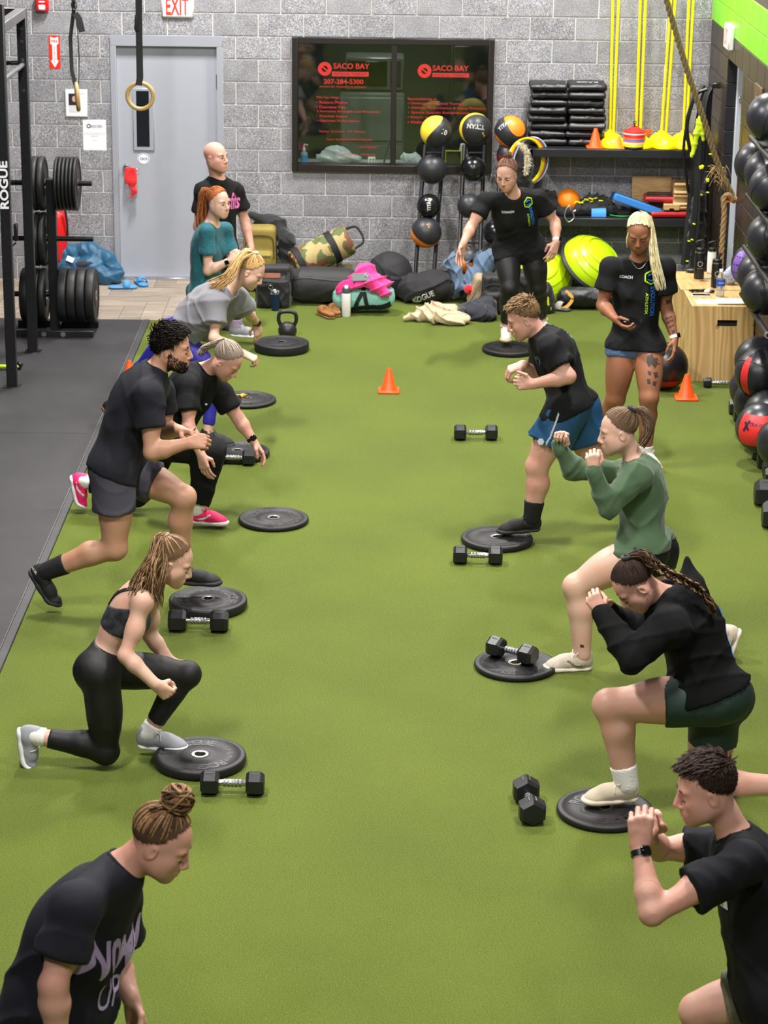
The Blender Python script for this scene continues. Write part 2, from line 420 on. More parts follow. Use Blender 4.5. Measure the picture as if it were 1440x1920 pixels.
# --- split concrete block
def blockmat(name,stops,tint,sp=.55):
    m,N,L,b=nodes_mat(name); tc=N.new('ShaderNodeTexCoord'); co=tc.outputs['Object']; oi=N.new('ShaderNodeObjectInfo')
    va=N.new('ShaderNodeVectorMath'); va.operation='ADD'; mu=N.new('ShaderNodeVectorMath'); mu.operation='SCALE'; cx=N.new('ShaderNodeCombineXYZ')
    for i in range(3): L.new(oi.outputs['Random'],cx.inputs[i])
    L.new(cx.outputs[0],mu.inputs[0]); mu.inputs['Scale'].default_value=37.; L.new(co,va.inputs[0]); L.new(mu.outputs[0],va.inputs[1]); co=va.outputs[0]
    n1=noise(N,L,co,150.,3.,.6); n2=noise(N,L,co,7.,3.)
    r1=ramp(N,stops); L.new(n1.outputs['Fac'],r1.inputs[0])
    r2=ramp(N,[(.3,(150,148,150)),(.7,(255,255,255))]); L.new(n2.outputs['Fac'],r2.inputs[0])
    c=mixc(N,L,r1.outputs[0],r2.outputs[0],.35,'MULTIPLY')
    hv=N.new('ShaderNodeHueSaturation'); mr=N.new('ShaderNodeMapRange'); mr.inputs[3].default_value=1-tint; mr.inputs[4].default_value=1+tint
    L.new(oi.outputs['Random'],mr.inputs[0]); L.new(mr.outputs[0],hv.inputs['Value']); L.new(c,hv.inputs['Color']); L.new(hv.outputs[0],b.inputs['Base Color'])
    b.inputs['Roughness'].default_value=sp; bumpn(N,L,n1.outputs['Fac'],.35,.003,b); return m
MBLK=blockmat('split_face_block',[(.30,(62,62,66)),(.43,(122,122,127)),(.54,(150,150,155)),(.63,(194,194,200)),(.74,(235,235,240))],.09)
MMORT=M('mortar',(218,214,212),.9,var=.06,vscale=20,bump=.3,bscale=200)
MBRN=M('brown_glazed_block',(46,38,34),.32,var=.12,vscale=5,objvar=.15,bump=.06,bscale=30)
MGRN=M('lime_painted_block',(122,205,24),.38,var=.04,vscale=6,objvar=.04,bump=.05,bscale=60)
MDKJ=M('dark_joint',(74,66,60),.8); MLMJ=M('lime_joint',(150,222,70),.6)
MGRAY=M('grey_door_paint',(158,162,172),.42,bump=.02,bscale=120)
MGRAY2=M('grey_frame_paint',(148,151,160),.42)
MBLACK=M('black_steel',(20,21,24),.38,metal=.0,var=.15,vscale=30)
MCHR=M('chrome',(200,200,205),.18,metal=1.)
MDKF=M('bronze_frame',(26,21,19),.4)
MWHITE=M('white_plastic',(232,231,228),.4)
MRED=M('red_paint',(206,20,22),.38)
MPAPER=M('paper',(226,227,232),.8); MINK=M('grey_ink',(70,72,78),.8)

CX,CZ=.4064,.2032
# floor: turf is the floor itself, thick slab
ft=MB(); ft.box((2.0,-12.015,-.06),(5.70,20.77,.12)); ft.box((2.315,-.815,-.06),(5.07,1.63,.12)); ft.box((4.9,-11.2,-.061),(.2,22.4,.118))
floor=ft.build('floor',MATS['turf'],smooth=False)
tag(floor,'short green artificial turf covering the gym floor','floor',kind='structure')
sub=MB().box((-3.,-11.0,-.08),(4.3,22.4,.10)).build('floor',M('screed',(120,112,104),.9)); tag(sub,'bare screed under the planks and rubber matting','floor',kind='structure')
# rubber matting + bevelled edge strip
rub=MB().box((-3.0-.455,-11.88,-.0135),(5.09,20.5,.033)).build('rubber_matting',MATS['rubber'])
tag(rub,'dark grey rubber matting under the power rack','matting',kind='structure')
MB().box((-.878,-11.88,-.012),(.05,20.5,.038),.004).build('edge_strip',M('rubber_edge',(58,57,60),.5,var=.1),rub)
MB().box((-.906,-11.88,-.0115),(.004,20.5,.036)).build('seam',M('seam_light',(112,110,112),.7),rub)
MB().box((-2.9,-9.4,.0034),(3.9,.006,.001)).build('seam',M('seam_dark',(40,40,42),.8),rub)
MB().box((-2.9,-5.2,.0034),(3.9,.006,.001)).build('seam',MATS['seam_dark'],rub)
# herringbone planks
pl=tag(MB().box((-1.9,-.815,-.020),(3.4,1.63,.03)).build('plank_flooring',M('plank_grout',(120,110,100),.9)),'herringbone wood-look plank flooring in front of the grey door','flooring',kind='structure')
def clippoly(P,x0,x1,y0,y1):
    for ax,v,sg in((0,x0,1),(0,x1,-1),(1,y0,1),(1,y1,-1)):
        o=[]
        for i in range(len(P)):
            a,b=P[i],P[(i+1)%len(P)]; da=(a[ax]-v)*sg; db=(b[ax]-v)*sg
            if da>=0: o.append(a)
            if (da>=0)!=(db>=0): t=da/(da-db); o.append((a[0]+(b[0]-a[0])*t,a[1]+(b[1]-a[1])*t))
        P=o
        if len(P)<3: return []
    return P
m,N,L,b=nodes_mat('plank'); tc=N.new('ShaderNodeTexCoord'); oi=N.new('ShaderNodeObjectInfo')
mp=N.new('ShaderNodeMapping'); mp.inputs['Scale'].default_value=(2.2,30,3); mp.inputs['Rotation'].default_value=(0,0,0); L.new(tc.outputs['Object'],mp.inputs[0])
n1=noise(N,L,mp.outputs[0],1.2,5.,.6); r1=ramp(N,[(.3,(122,108,94)),(.55,(160,147,132)),(.75,(184,172,158))]); L.new(n1.outputs['Fac'],r1.inputs[0])
hv=N.new('ShaderNodeHueSaturation'); mr=N.new('ShaderNodeMapRange'); mr.inputs[3].default_value=.82; mr.inputs[4].default_value=1.14; L.new(oi.outputs['Random'],mr.inputs[0]); L.new(mr.outputs[0],hv.inputs['Value']); L.new(r1.outputs[0],hv.inputs['Color']); L.new(hv.outputs[0],b.inputs['Base Color']); b.inputs['Roughness'].default_value=.5
W,LN=.185,.74
mats2=[MATS['plank'],MATS['plank'].copy()]; mats2[1].node_tree.nodes[[n.name for n in mats2[1].node_tree.nodes if n.type=='MAPPING'][0]].inputs['Rotation'].default_value=(0,0,PI/2)
cnt=0
for i in range(-14,15):
    for j in range(-8,9):
        for kk in(0,1):
            # 45-degree herringbone: pairs of perpendicular planks stepped along the diagonal
            ox=i*W+j*LN*1.0; oy=i*W-j*LN
            P=[(0,0),(LN,0),(LN,W),(0,W)] if kk==0 else [(-W,0),(0,0),(0,LN),(-W,LN)]
            P=[(x+ox+ (0 if kk==0 else W),y+oy+(0 if kk==0 else W)) for x,y in P]
            g=.0025
            xs=[p[0] for p in P]; ys=[p[1] for p in P]
            P=[(min(xs)+g,min(ys)+g),(max(xs)-g,min(ys)+g),(max(xs)-g,max(ys)-g),(min(xs)+g,max(ys)-g)]
            P=[(x-1.5,y-.9) for x,y in P]
            P=clippoly(P,-3.55,-.22,-1.628,-.004)
            if len(P)<3: continue
            a=abs(sum(P[q][0]*P[(q+1)%len(P)][1]-P[(q+1)%len(P)][0]*P[q][1] for q in range(len(P))))/2
            if a<.002 or cnt>=260: continue
            cnt+=1
            MB().prism(P,.006,(0,0,-.006)).build('plank',mats2[kk],pl,smooth=False)
# back wall
wb=tag(MB().box((.75,.15,1.05+.0),(6.9,.0,.0)).build('wall_back',MMORT),'grey speckled concrete block back wall','wall',kind='structure')
bpy.data.objects.remove(wb)
DX0,DX1,DZ=-1.331,-.321,2.238; WX0,WX1,WZ0,WZ1=.302,2.126,1.027,2.235
bk=MB()
def slab(x0,x1,z0,z1): bk.box(((x0+x1)/2,.106,(z0+z1)/2),(x1-x0,.20,z1-z0))
slab(-3.6,DX0,-.1,6.4); slab(DX0,DX1,DZ,6.4); slab(DX1,WX0,-.1,6.4); slab(WX0,WX1,-.1,WZ0); slab(WX0,WX1,WZ1,6.4); slab(WX1,4.4,-.1,6.4)
wb=tag(bk.build('wall_back',MMORT,smooth=False),'grey speckled concrete block back wall with pale mortar joints','wall',kind='structure')
blk={}
def blockpart(w,h,mat,parent,loc,axis=0,dep=.05):
    k=(round(w,3),round(h,3),mat.name,axis)
    if k not in blk:
        sz=(w,dep,h) if axis==0 else (dep,w,h)
        o=MB().box((0,0,0),sz,.004).build('concrete_block',mat,parent,smooth=False,loc=loc); blk[k]=o; return o
    return inst(blk[k],parent,loc)
def sub(iv,cuts):
    out=[iv]
    for a,b in cuts:
        nx=[]
        for x0,x1 in out:
            if b<=x0 or a>=x1: nx.append((x0,x1))
            else:
                if a>x0: nx.append((x0,a))
                if b<x1: nx.append((b,x1))
        out=nx
    return out
for k in range(0,14):
    z0,z1=k*CZ,(k+1)*CZ; off=0 if k%2 else CX/2
    for n in range(-8,11):
        x0=n*CX+off; x1=x0+CX; x0=max(x0,-3.1); x1=min(x1,4.062)
        if x1-x0<.03: continue
        cuts=[]
        if z0<DZ-.02: cuts.append((DX0-.002,DX1+.002))
        if z1>WZ0+.02 and z0<WZ1-.02: cuts.append((WX0-.002,WX1+.002))
        for a,b2 in sub((x0,x1),cuts):
            if b2-a<.035: continue
            ja=.0045; blockpart(b2-a-2*ja,CZ-2*ja,MBLK,wb,((a+b2)/2,.022,(z0+z1)/2))
# right wall (opening Y -1.19..-2.1, z<2.235)
OY0,OY1,OZ=-2.10,-1.19,2.236; XR=4.063
br=MB()
def slr(y0,y1,z0,z1): br.box((XR+.106,(y0+y1)/2,(z0+z1)/2),(.20,y1-y0,z1-z0))
slr(OY1,.2,-.1,6.4); slr(OY0,OY1,OZ,6.4); slr(-22.5,OY0,-.1,6.4)
wr=tag(br.build('wall_right',MDKJ,smooth=False),'right wall glazed dark brown below and painted lime green above','wall',kind='structure')
for k in range(0,14):
    z0,z1=k*CZ,(k+1)*CZ; off=0 if k%2 else CX/2; mt=MBRN if k<12 else MGRN
    for n in range(-15,1):
        y0=n*CX+off; y1=min(y0+CX,-.004)
        if y1-y0<.03: continue
        for a,b2 in sub((y0,y1),[(OY0,OY1)] if z0<OZ-.02 else []):
            if b2-a<.03: continue
            jj=.0022; blockpart(b2-a-2*jj,CZ-2*jj,mt,wr,(XR+.022,(a+b2)/2,(z0+z1)/2),1)
for k in range(0,11):   # reveal blocks of the opening, facing the room's length
    blockpart(.08,CZ-.005,M('black_reveal_block',(20,20,26),.4),wr,(XR+.041,OY1-.003,(k+.5)*CZ),0,.02)
# right door set in the opening
d2=tag(MB().box((XR+.165,(OY0+OY1)/2,1.09),(.045,.80,2.14),.004).build('door_2',MGRAY),'pale grey steel door set in the brown right wall','door',kind='structure')
j=MB(); j.box((XR+.135,OY1-.035,1.11),(.11,.05,2.22),.004); j.box((XR+.135,OY0+.03,1.11),(.11,.05,2.22),.004); j.box((XR+.135,(OY0+OY1)/2,2.205),(.11,.91,.05),.004)
j.build('door_frame',M('pale_frame',(176,180,188),.4),d2)
MB().box((XR+.13,OY1-.07,1.9),(.06,.02,.05),.003).build('door_closer',MCHR,d2)
# door 1
d1=tag(MB().box(((DX0+DX1)/2,.06,1.073),(.916,.045,2.126),.003).build('door_1',MGRAY),'grey steel door with a narrow glass lite','door',kind='structure')
j=MB()
for xx in(DX0+.026,DX1-.026): j.box((xx,.035,DZ/2-.05),(.052,.115,DZ-.1),.003)
j.box(((DX0+DX1)/2,.035,DZ-.05),(DX1-DX0,.115,.10),.003); j.build('door_frame',MGRAY2,d1)
MB().box(((DX0+DX1)/2,.02,.012),(.92,.10,.024),.002).build('threshold',MCHR,d1)
x0,z0=AT(248,165,.03)[0::2]; x1,z1=AT(290,283,.03)[0::2]
lt=MB().box(((x0+x1)/2,.034,(z0+z1)/2),(x1-x0,.02,z0-z1),.006).build('lite_frame',MGRAY2,d1)
x0,z0=AT(255,170,.03)[0::2]; x1,z1=AT(281,275,.03)[0::2]
MB().box(((x0+x1)/2,.028,(z0+z1)/2),(x1-x0,.012,z0-z1),.001).build('pane',M('dark_glass',(22,27,30),.06,spec=.6),lt)
for zz in(1.83,1.05,.28): MB().cyl((DX1-.055,.03,zz-.06),(DX1-.055,.03,zz+.06),.009,n=8).build('hinge',MCHR,d1)
h=AT(237,314,.02); hh=MB(); hh.cyl((h[0],.04,h[2]),(h[0],-.0,h[2]),.034,.028,20,bev=.006); hh.cyl((h[0],0,h[2]),(h[0],-.055,h[2]),.011,n=12); hh.tube([(h[0],-.05,h[2]),(h[0]+.02,-.06,h[2]),(h[0]+.11,-.06,h[2]-.005),(h[0]+.115,-.045,h[2]-.005)],.009,8)
hh.build('lever_handle',MCHR,d1)
s=AT(269,298,.03); st=MB().lathe([(0,0),(.055,0),(.055,.002),(0,.002)],28,(s[0],.0375,s[2]),RWALL).build('round_sticker',MPAPER,d1)
MB().lathe([(.046,0),(.05,0),(.05,.001),(.046,.001)],28,(s[0],.0352,s[2]),RWALL).build('ring_print',M('teal_ink',(60,120,140),.7),st)
lettering('lettering','CSCS',MATS['teal_ink'],(s[0],.0345,s[2]),RWALL,w=.07,parent=st,bold=.03)
# hanging red rag on the handle
sd=SDF(); r0=np.array([h[0]+.045,-.06,h[2]])
sd.box(r0+(0,0,-.06),(.055,.016,.075),.012); sd.cone(r0+(.01,0,-.12),r0+(.03,0,-.2),.035,.028,k=.03,flat=((0,1,0),.5)); sd.cone(r0+(.03,0,-.2),r0+(-.01,0,-.265),.02,.01,k=.02)
V,F=sd.mesh(.006,folds(.006,(70,40),3)); tag(mkmesh('hanging_cloth',V,F,M('red_cloth',(214,24,28),.8,sheen=.3),angle=180),'red cloth hanging on the lever handle of the grey door','cloth')
# window
w1=MB(); fw=.055; zc=(WZ0+WZ1)/2
for xx in(WX0+fw/2,WX1-fw/2): w1.box((xx,.03,zc),(fw,.14,WZ1-WZ0),.004)
w1.box(((WX0+WX1)/2,.03,WZ1-fw/2),(WX1-WX0-2*fw,.14,fw),.004); w1.box(((WX0+WX1)/2,.03,WZ0+fw*.6),(WX1-WX0-2*fw,.14,fw*1.2),.004)
xm=AT(738,200,0)[0]; w1.box((xm,.02,zc),(fw*.9,.11,WZ1-WZ0-2*fw),.004)
win=tag(w1.build('window_1',MDKF),'dark bronze framed two-pane window with red lettering','window',kind='structure')
m,N,L,b=nodes_mat('window_glass'); gl=N.new('ShaderNodeBsdfGlossy'); gl.inputs['Roughness'].default_value=.03; tr=N.new('ShaderNodeBsdfTransparent'); tr.inputs[0].default_value=(.80,.84,.82,1); mx=N.new('ShaderNodeMixShader'); mx.inputs[0].default_value=.06
L.new(tr.outputs[0],mx.inputs[1]); L.new(gl.outputs[0],mx.inputs[2]); L.new(mx.outputs[0],N['Material Output'].inputs[0])
GL=MATS['window_glass']
pa=MB().box(((WX0+fw+xm-fw*.45)/2,.05,zc),(xm-fw*.45-WX0-fw,.008,WZ1-WZ0-fw*2)).build('pane',GL,win,smooth=False)
pb=MB().box(((WX1-fw+xm+fw*.45)/2,.05,zc),(WX1-fw-xm-fw*.45,.008,WZ1-WZ0-fw*2)).build('pane',GL,win,smooth=False)
MLET=M('red_window_letter',(176,30,24),.6)
def wl(t,u,v,w,par,bold=.02,h=None): 
    p=AT(u,v,.044); return lettering('lettering',t,MLET,p,RWALL,w=w,h=h,parent=par,bold=bold)
def emblem(u,v,r,par):
    p=AT(u,v,.044); e=MB().lathe([(r*.45,0),(r,0),(r,.001),(r*.45,.001)],28,p,RWALL); e.box((p[0],p[1]-.0015,p[2]),(r*2.0,.001,r*.22),R=rotm(0,.7,0)); e.build('emblem',MLET,par)
emblem(609,129,.062,pa); wl('SACO BAY',659,124,.325,pa,.012,.05); 
q=AT(657,139,.044); MB().box(q,(.33,.001,.042)).build('banner',MLET,pa)
lettering('lettering','PHYSICAL THERAPY',M('dark_green_gap',(30,42,36),.6),AT(657,139,.0425),RWALL,w=.30,parent=pa,bold=.0)
wl('207-284-5300',644,153,.36,pa,.012,.042); wl('PHYSICAL THERAPY & SPORTS',643,163,.42,pa,.0,.014)
for i,t in enumerate(['We Can Help:','• Restore Motion','• Decrease Pain','• Increase Strength and Function','• Prevent Injury','• Optimize Performance']):
    wl(t,592+len(t)*1.9,183+i*8.8,.013*len(t)*1.35,pa,.005,.026)
for u,v,t in((642,247,'Injury Screens   PT Direct'),(655,262,'Now Accepting New Patients'),(690,276,'and Sports'),(670,290,'Call Today   Walk-Ins')): wl(t,u,v,.016*len(t),pa,.0,.026)
emblem(796,133,.062,pb); wl('SACO BAY',845,128,.325,pb,.012,.05); q=AT(845,141,.044); MB().box(q,(.33,.001,.036)).build('banner',MLET,pb)
lettering('lettering','PHYSICAL THERAPY',MATS['dark_green_gap'],AT(845,141,.0425),RWALL,w=.30,parent=pb,bold=.0)
for i,t in enumerate(['Specializing in','• Orthopedic Physical Therapy','• Athletic Performance & Injury Prevention','• Sports Specific Rehabilitation','• Return to Sport','• Wellness']):
    wl(t,764+len(t)*1.85,186+i*8.6,.013*len(t)*1.35,pb,.004,.026)
# room behind the window
for nm_,c_,z_ in (('back',(1.2,2.4,1.4),(3.4,.1,3.0)),('left',(-.55,1.3,1.4),(.1,2.1,3.0)),('right',(2.95,1.3,1.4),(.1,2.1,3.0))): tag(MB().box(c_,z_).build('wall_office_'+nm_,M('office_wall',(86,92,86),.8),smooth=False),'dim grey-green office wall seen through the window, '+{'back':'facing the glass','left':'nearer the door side','right':'nearer the shelf side'}[nm_],'wall',kind='structure')
tag(MB().box((1.2,1.3,2.9),(3.4,2.1,.1)).build('ceiling',MATS['office_wall'],smooth=False),'dim office ceiling behind the window','ceiling',kind='structure'); tag(MB().box((1.2,1.3,-.02),(3.4,2.1,.1)).build('floor',MATS['office_wall'],smooth=False),'dim office floor behind the window','floor',kind='structure')
sil=MB().box((1.21,.30,WZ0+.02),(1.75,.36,.03),.004).build('trim_1',M('sill_grey',(150,152,150),.5)); tag(sil,'pale grey inner window sill behind the glass','sill',kind='structure')
lo_=lamp(1.2,1.1,2.8,.6,.6,9); lo_.name='office_fill_light'  # added fill lamp, out of view, to brighten the office behind the glass
def AB(u,v,Y): return AT(u,v,Y)
fr=thing('refrigerator','pale fridge behind the left window pane',"fridge",(1.02,1.5,.05))
MB().box((0,0,.78),(.62,.6,1.5),.02).build('cabinet',M('fridge_grey',(120,124,120),.5),fr); MB().box((0,-.315,.55),(.60,.03,.98),.012).build('door',M('fridge_door',(132,136,132),.45),fr); MB().box((0,-.315,1.28),(.60,.03,.42),.012).build('freezer_door',MATS['fridge_door'],fr)
MB().box((-.24,-.345,.8),(.03,.03,.3),.008).build('handle',MCHR,fr)
mw=thing('microwave_oven','silver microwave with a black door on the office fridge','microwave',(1.02+.02,1.45,1.592))
MB().box((0,0,.16),(.56,.4,.31),.01).build('body',M('silver_grey',(150,152,152),.35,metal=.4),mw); MB().box((-.07,-.205,.16),(.38,.012,.24),.006).build('door_window',M('black_gloss',(8,8,9),.1),mw); MB().box((.2,-.205,.16),(.1,.01,.25),.003).build('control_panel',M('panel_grey',(70,72,72),.4),mw)
cb=thing('office_cabinet','grey steel cabinet behind the right window pane','cabinet',(2.05,1.75,.05)); MB().box((0,0,1.0),(.55,.5,2.0),.01).build('body',M('cab_grey',(84,90,86),.35,metal=.5),cb); MB().box((.0,-.262,1.0),(.5,.02,1.9),.006).build('door',M('cab_door',(96,102,98),.25,metal=.6),cb)
zs=WZ0+.035
def sill_at(u): return AT(u,312,.22)[0]
sb=thing('sanitizer_bottle','clear pump bottle with a blue label on the window sill','bottle',(sill_at(570),.22,zs))
MB().lathe([(0,0),(.03,0),(.034,.01),(.034,.09),(.026,.105),(.012,.112),(.012,.12),(0,.12)],18).build('bottle_body',M('clear_gel',(190,205,210),.1,trans=.5),sb); MB().lathe([(.0352,.02),(.0352,.075),(.0345,.075),(.0345,.02),(.0352,.02)],18).build('label',M('sky_label',(60,140,205),.5),sb)
pu=MB(); pu.cyl((0,0,.118),(0,0,.15),.013,.011,12); pu.cyl((0,0,.15),(0,0,.175),.005,n=8); pu.tube([(0,0,.172),(.02,-.012,.176),(.035,-.02,.17)],.006,8); pu.build('pump',MWHITE,sb)
sd=SDF(); x=sill_at(640); sd.ell((x-.02,.24,zs+.05),(.22,.09,.055)); sd.ell((x-.05,.24,zs+.10),(.12,.06,.07),k=.05); V,F=sd.mesh(.012,folds(.012,(40,25),5),clips=[((0,0,zs),(0,0,-1))])
tag(mkmesh('plastic_bag',V,F,M('clear_bag',(190,196,196),.25,trans=.35),angle=180),'crumpled clear plastic bag lying on the window sill','bag')
x=sill_at(697); so=thing('power_outlet_box','small white outlet box on the window sill','outlet',(x,.2,zs)); MB().box((0,0,.035),(.07,.05,.07),.006).build('box',MWHITE,so)
for dx in(-.015,.015):
    for dz in(.022,.048): MB().box((dx,-.0255,dz),(.012,.004,.012),.002).build('socket',MINK,so)
x=sill_at(775); sd=SDF(); 
for i in range(7): sd.ell((x+RNG.uniform(-.08,.08),.22+RNG.uniform(-.02,.02),zs+.04+RNG.uniform(-.01,.03)),(.05,.035,.04),k=.03)
V,F=sd.mesh(.008,folds(.01,(70,40),6),clips=[((0,0,zs),(0,0,-1))]); tag(mkmesh('tissue_bundle',V,F,M('tissue',(206,212,216),.8),angle=180),'bunch of white tissue wrap on the window sill','tissue')
x=sill_at(849); fb=thing('framed_card','yellow-edged dark card leaning on the window sill','card',(x,.16,zs)); MB().box((0,0,.075),(.15,.02,.14),.003).build('border',M('yellow_edge',(170,160,20),.5),fb); MB().box((0,-.011,.075),(.132,.004,.122),.001).build('face',M('dark_olive',(38,42,24),.5),fb)
x=sill_at(725); lb=thing('leaning_clipboard','thin dark board leaning beside the window mullion','board',(x,.2,zs)); MB().box((0,0,.12),(.012,.16,.24),.003,R=rotm(0,.25,0)).build('board',M('dark_board',(60,64,70),.5),lb)
x=sill_at(868); sd=SDF(); sd.cone((x,.3,zs),(x,.3,zs+.16),.075,.03,k=.02); V,F=sd.mesh(.008,folds(.006,(60,30),8),clips=[((0,0,zs),(0,0,-1))]); tag(mkmesh('cloth_cone',V,F,M('ivory_cloth',(196,190,180),.85),angle=180),'ivory draped cloth behind the yellow-edged card','cloth')
# wall furniture
p=AT(333,0,0); ex=thing('exit_sign','white exit sign with red letters above the grey door','exit sign',(p[0],-.012,2.393))
MB().box((0,-.0,.12),(.29,.045,.24),.016).build('housing',MWHITE,ex); lettering('lettering','EXIT',M('exit_red',(232,52,40),.5,emit=.25),(0,-.0265,.105),RWALL,w=.205,h=.155,parent=ex,bold=.02)
p=AT(80,0,0); fa=thing('fire_alarm_strobe','red fire alarm with a clear strobe on the block wall','fire alarm',(p[0],0,2.44)); MB().box((0,-.035,.07),(.115,.07,.15),.012).build('housing',MRED,fa); MB().box((0,-.075,.035),(.06,.02,.045),.008).build('strobe',M('strobe_lens',(235,240,245),.15),fa); MB().box((0,-.071,.085),(.055,.006,.012),.002).build('label',MWHITE,fa)
a=AT(91,66,0); c2=AT(114,129,0); wS,hS=c2[0]-a[0],a[2]-c2[2]; mid=(a+c2)/2
fs=thing('fire_extinguisher_sign','red sign with a white down arrow reading FIRE EXTINGUISHER','sign',(mid[0],-.004,mid[2]-hS/2)); MB().box((0,0,hS/2),(wS,.004,hS),.001).build('plate',M('sign_red',(214,44,26),.45),fs)
ar=[(-.036,hS/2-.012),(-.036,hS/2-.075),(-.02,hS/2-.085),(-.02,-hS/2+.075),(-.037,-hS/2+.075),(0,-hS/2+.012),(.037,-hS/2+.075),(.02,-hS/2+.075),(.02,hS/2-.085),(.036,hS/2-.075),(.036,hS/2-.012),(0,hS/2-.024)]
MB().prism(ar,.0012,(0,-.002,hS/2),RWALL).build('arrow',MWHITE,fs,smooth=False); lettering('lettering','FIRE',MATS['sign_red'],(0,-.0036,hS-.052),RWALL,w=.058,parent=fs,bold=.03)
for i,ch in enumerate('EXTINGUISHER'): lettering('lettering',ch,MATS['sign_red'],(0,-.0036,hS-.1-i*.0128),RWALL,h=.011,parent=fs,bold=.03)
a=AT(122,167,0); c2=AT(165,219,0); wS,hS=c2[0]-a[0],a[2]-c2[2]; mid=(a+c2)/2
pf=thing('framed_picture','white-matted picture with a small dark portrait photo in a thin frame','picture',(mid[0],-.01,mid[2]-hS/2)); MB().box((0,0,hS/2),(wS,.018,hS),.003).build('frame',M('ash_frame',(200,202,198),.5),pf)
MB().box((0,-.0095,hS/2),(wS-.016,.002,hS-.016)).build('mat_board',MPAPER,pf); MB().box((-.03,-.0115,hS*.64),(.075,.002,.105)).build('photo',M('photo_dark',(40,42,48),.4),pf); MB().lathe([(0,0),(.022,0),(.022,.001),(0,.001)],16,(-.018,-.0128,hS*.66),RWALL,sx=.9,sy=1.25).build('photo_face',M('photo_skin',(196,150,124),.6),pf)
MB().box((-.02,-.0115,hS*.3),(.09,.001,.06)).build('caption',M('pale_print',(206,206,206),.8),pf); MB().box((.055,-.0115,hS*.86),(.045,.001,.01)).build('caption',MATS['pale_print'],pf)
a=AT(155,224,0); c2=AT(200,282,0); wS,hS=c2[0]-a[0],a[2]-c2[2]; mid=(a+c2)/2
pn=thing('paper_notice','white printed notice taped beside the grey door','notice',(mid[0],-.003,mid[2]-hS/2)); MB().box((0,0,hS/2),(wS,.002,hS)).build('sheet',MPAPER,pn,smooth=False)
lettering('lettering','SACO BAY',MINK,(.022,-.002,hS*.80),RWALL,w=.105,parent=pn,bold=.01); lettering('lettering','PHYSICAL THERAPY',MINK,(.022,-.002,hS*.745),RWALL,w=.105,parent=pn,bold=.0); MB().lathe([(.011,0),(.02,0),(.02,.001),(.011,.001)],20,(-.052,-.001,hS*.79),RWALL).build('emblem',MINK,pn)
for zz,t in((.56,'This door is for clinic use only. Please do not'),(.51,'prop it open during gym classes or at any'),(.46,'other time.'),(.32,'Thank you')): lettering('lettering',t,M('pale_ink',(150,152,160),.8),(0,-.002,hS*zz),RWALL,h=.010,parent=pn,bold=.0)
# exit sign + plaque on right wall
p=RX(1372,68,XR); RXW=np.stack([np.array([0,-1.,0]),np.array([0,0,1.]),np.array([-1.,0,0])],1)
e2=thing('exit_sign','white exit sign seen edge-on on the lime and brown wall','exit sign',(XR-.028,-1.36,2.335)); MB().box((0,0,.105),(.055,.29,.21),.012).build('housing',MWHITE,e2); lettering('lettering','EXIT',M('faded_red',(226,150,140),.5),(-.029,0,.105),RXW,w=.2,h=.14,parent=e2)
p=RX(1432,170,XR); bd=thing('wall_plaque','brown plaque with a ring emblem on the glazed brown wall','plaque',(XR-.012,-3.05,1.93)); MB().box((0,0,.15),(.02,.34,.36),.004).build('board',M('plaque_brown',(96,72,48),.4),bd); MB().lathe([(.05,0),(.06,0),(.06,.003),(.05,.003)],24,(-.0105,.04,.18),RXW).build('ring',M('pale_gold',(170,160,140),.4),bd); MB().box((-.0115,-.10,.10),(.003,.10,.12)).build('note',MPAPER,bd)
# ================================================================ EQUIPMENT
MRUB=M('bumper_rubber',(27,27,29),.5,var=.18,vscale=14,bump=.12,bscale=160,spec=.4)
MRUB2=M('bumper_emboss',(38,38,40),.42)
MURE=M('hex_urethane',(24,25,28),.42,var=.15,vscale=20)
MORG=M('orange_cone',(255,88,20),.42); MYEL=M('yellow_plastic',(250,226,12),.35); MLIME=M('lime_vinyl',(186,222,18),.28,coat=.2)
# --- power rack
rk=thing('power_rack','tall black power rack with drilled uprights and white lettering','rack',(-1.69,-3.36,0))
ZT=2.755
for i,(x,y) in enumerate(((0,.55),(0,-.55),(-1.25,.55),(-1.25,-.55))):
    ht=ZT if i!=1 else 2.9
    up=MB().box((x,y,ht/2),(.076,.076,ht),.006).build('upright',MBLACK,rk)
    if i<2:
        hb=MB()
        for k in range(52):
            z=.1+k*.0508
            hb.cyl((x,y-.0382,z),(x,y-.0388,z),.008,n=8)
        tag(hb.build('hole_column',M('hole_black',(3,3,4),.9),up),kind='stuff')
    MB().box((x,y,.004),(.13,.13,.008),.002).build('foot_plate',MBLACK,rk)
for x in(0,-1.25): MB().box((x,0,ZT-.035),(.076,1.03,.076),.006).build('top_beam',M('grey_steel',(92,92,95),.4,metal=.3,var=.2),rk)  # side beams in a paler, mottled grey than the black uprights
MB().box((-.625,.55,ZT-.035),(1.17,.076,.076),.006).build('top_beam',MBLACK,rk)
MB().cyl((.0,.52,2.32),(-.0,-.52,2.33),.02,n=12).build('side_bar',M('grip_steel',(120,120,124),.35,metal=.7),rk)
MB().cyl((-.04,.55,2.33),(-1.21,.55,2.33),.018,n=10).build('pull_up_bar',MBLACK,rk)
for z in(2.68,2.60,2.50,2.36,2.12):
    bb=MB(); bb.cyl((0,.5118,z),(0,.506,z),.015,n=6); bb.cyl((0,.506,z),(0,.50,z),.009,n=8); bb.build('bolt',MCHR,rk)
Rv=np.stack([np.array([0,0,1.]),np.array([-1.,0,0]),np.array([0,-1.,0])],1)
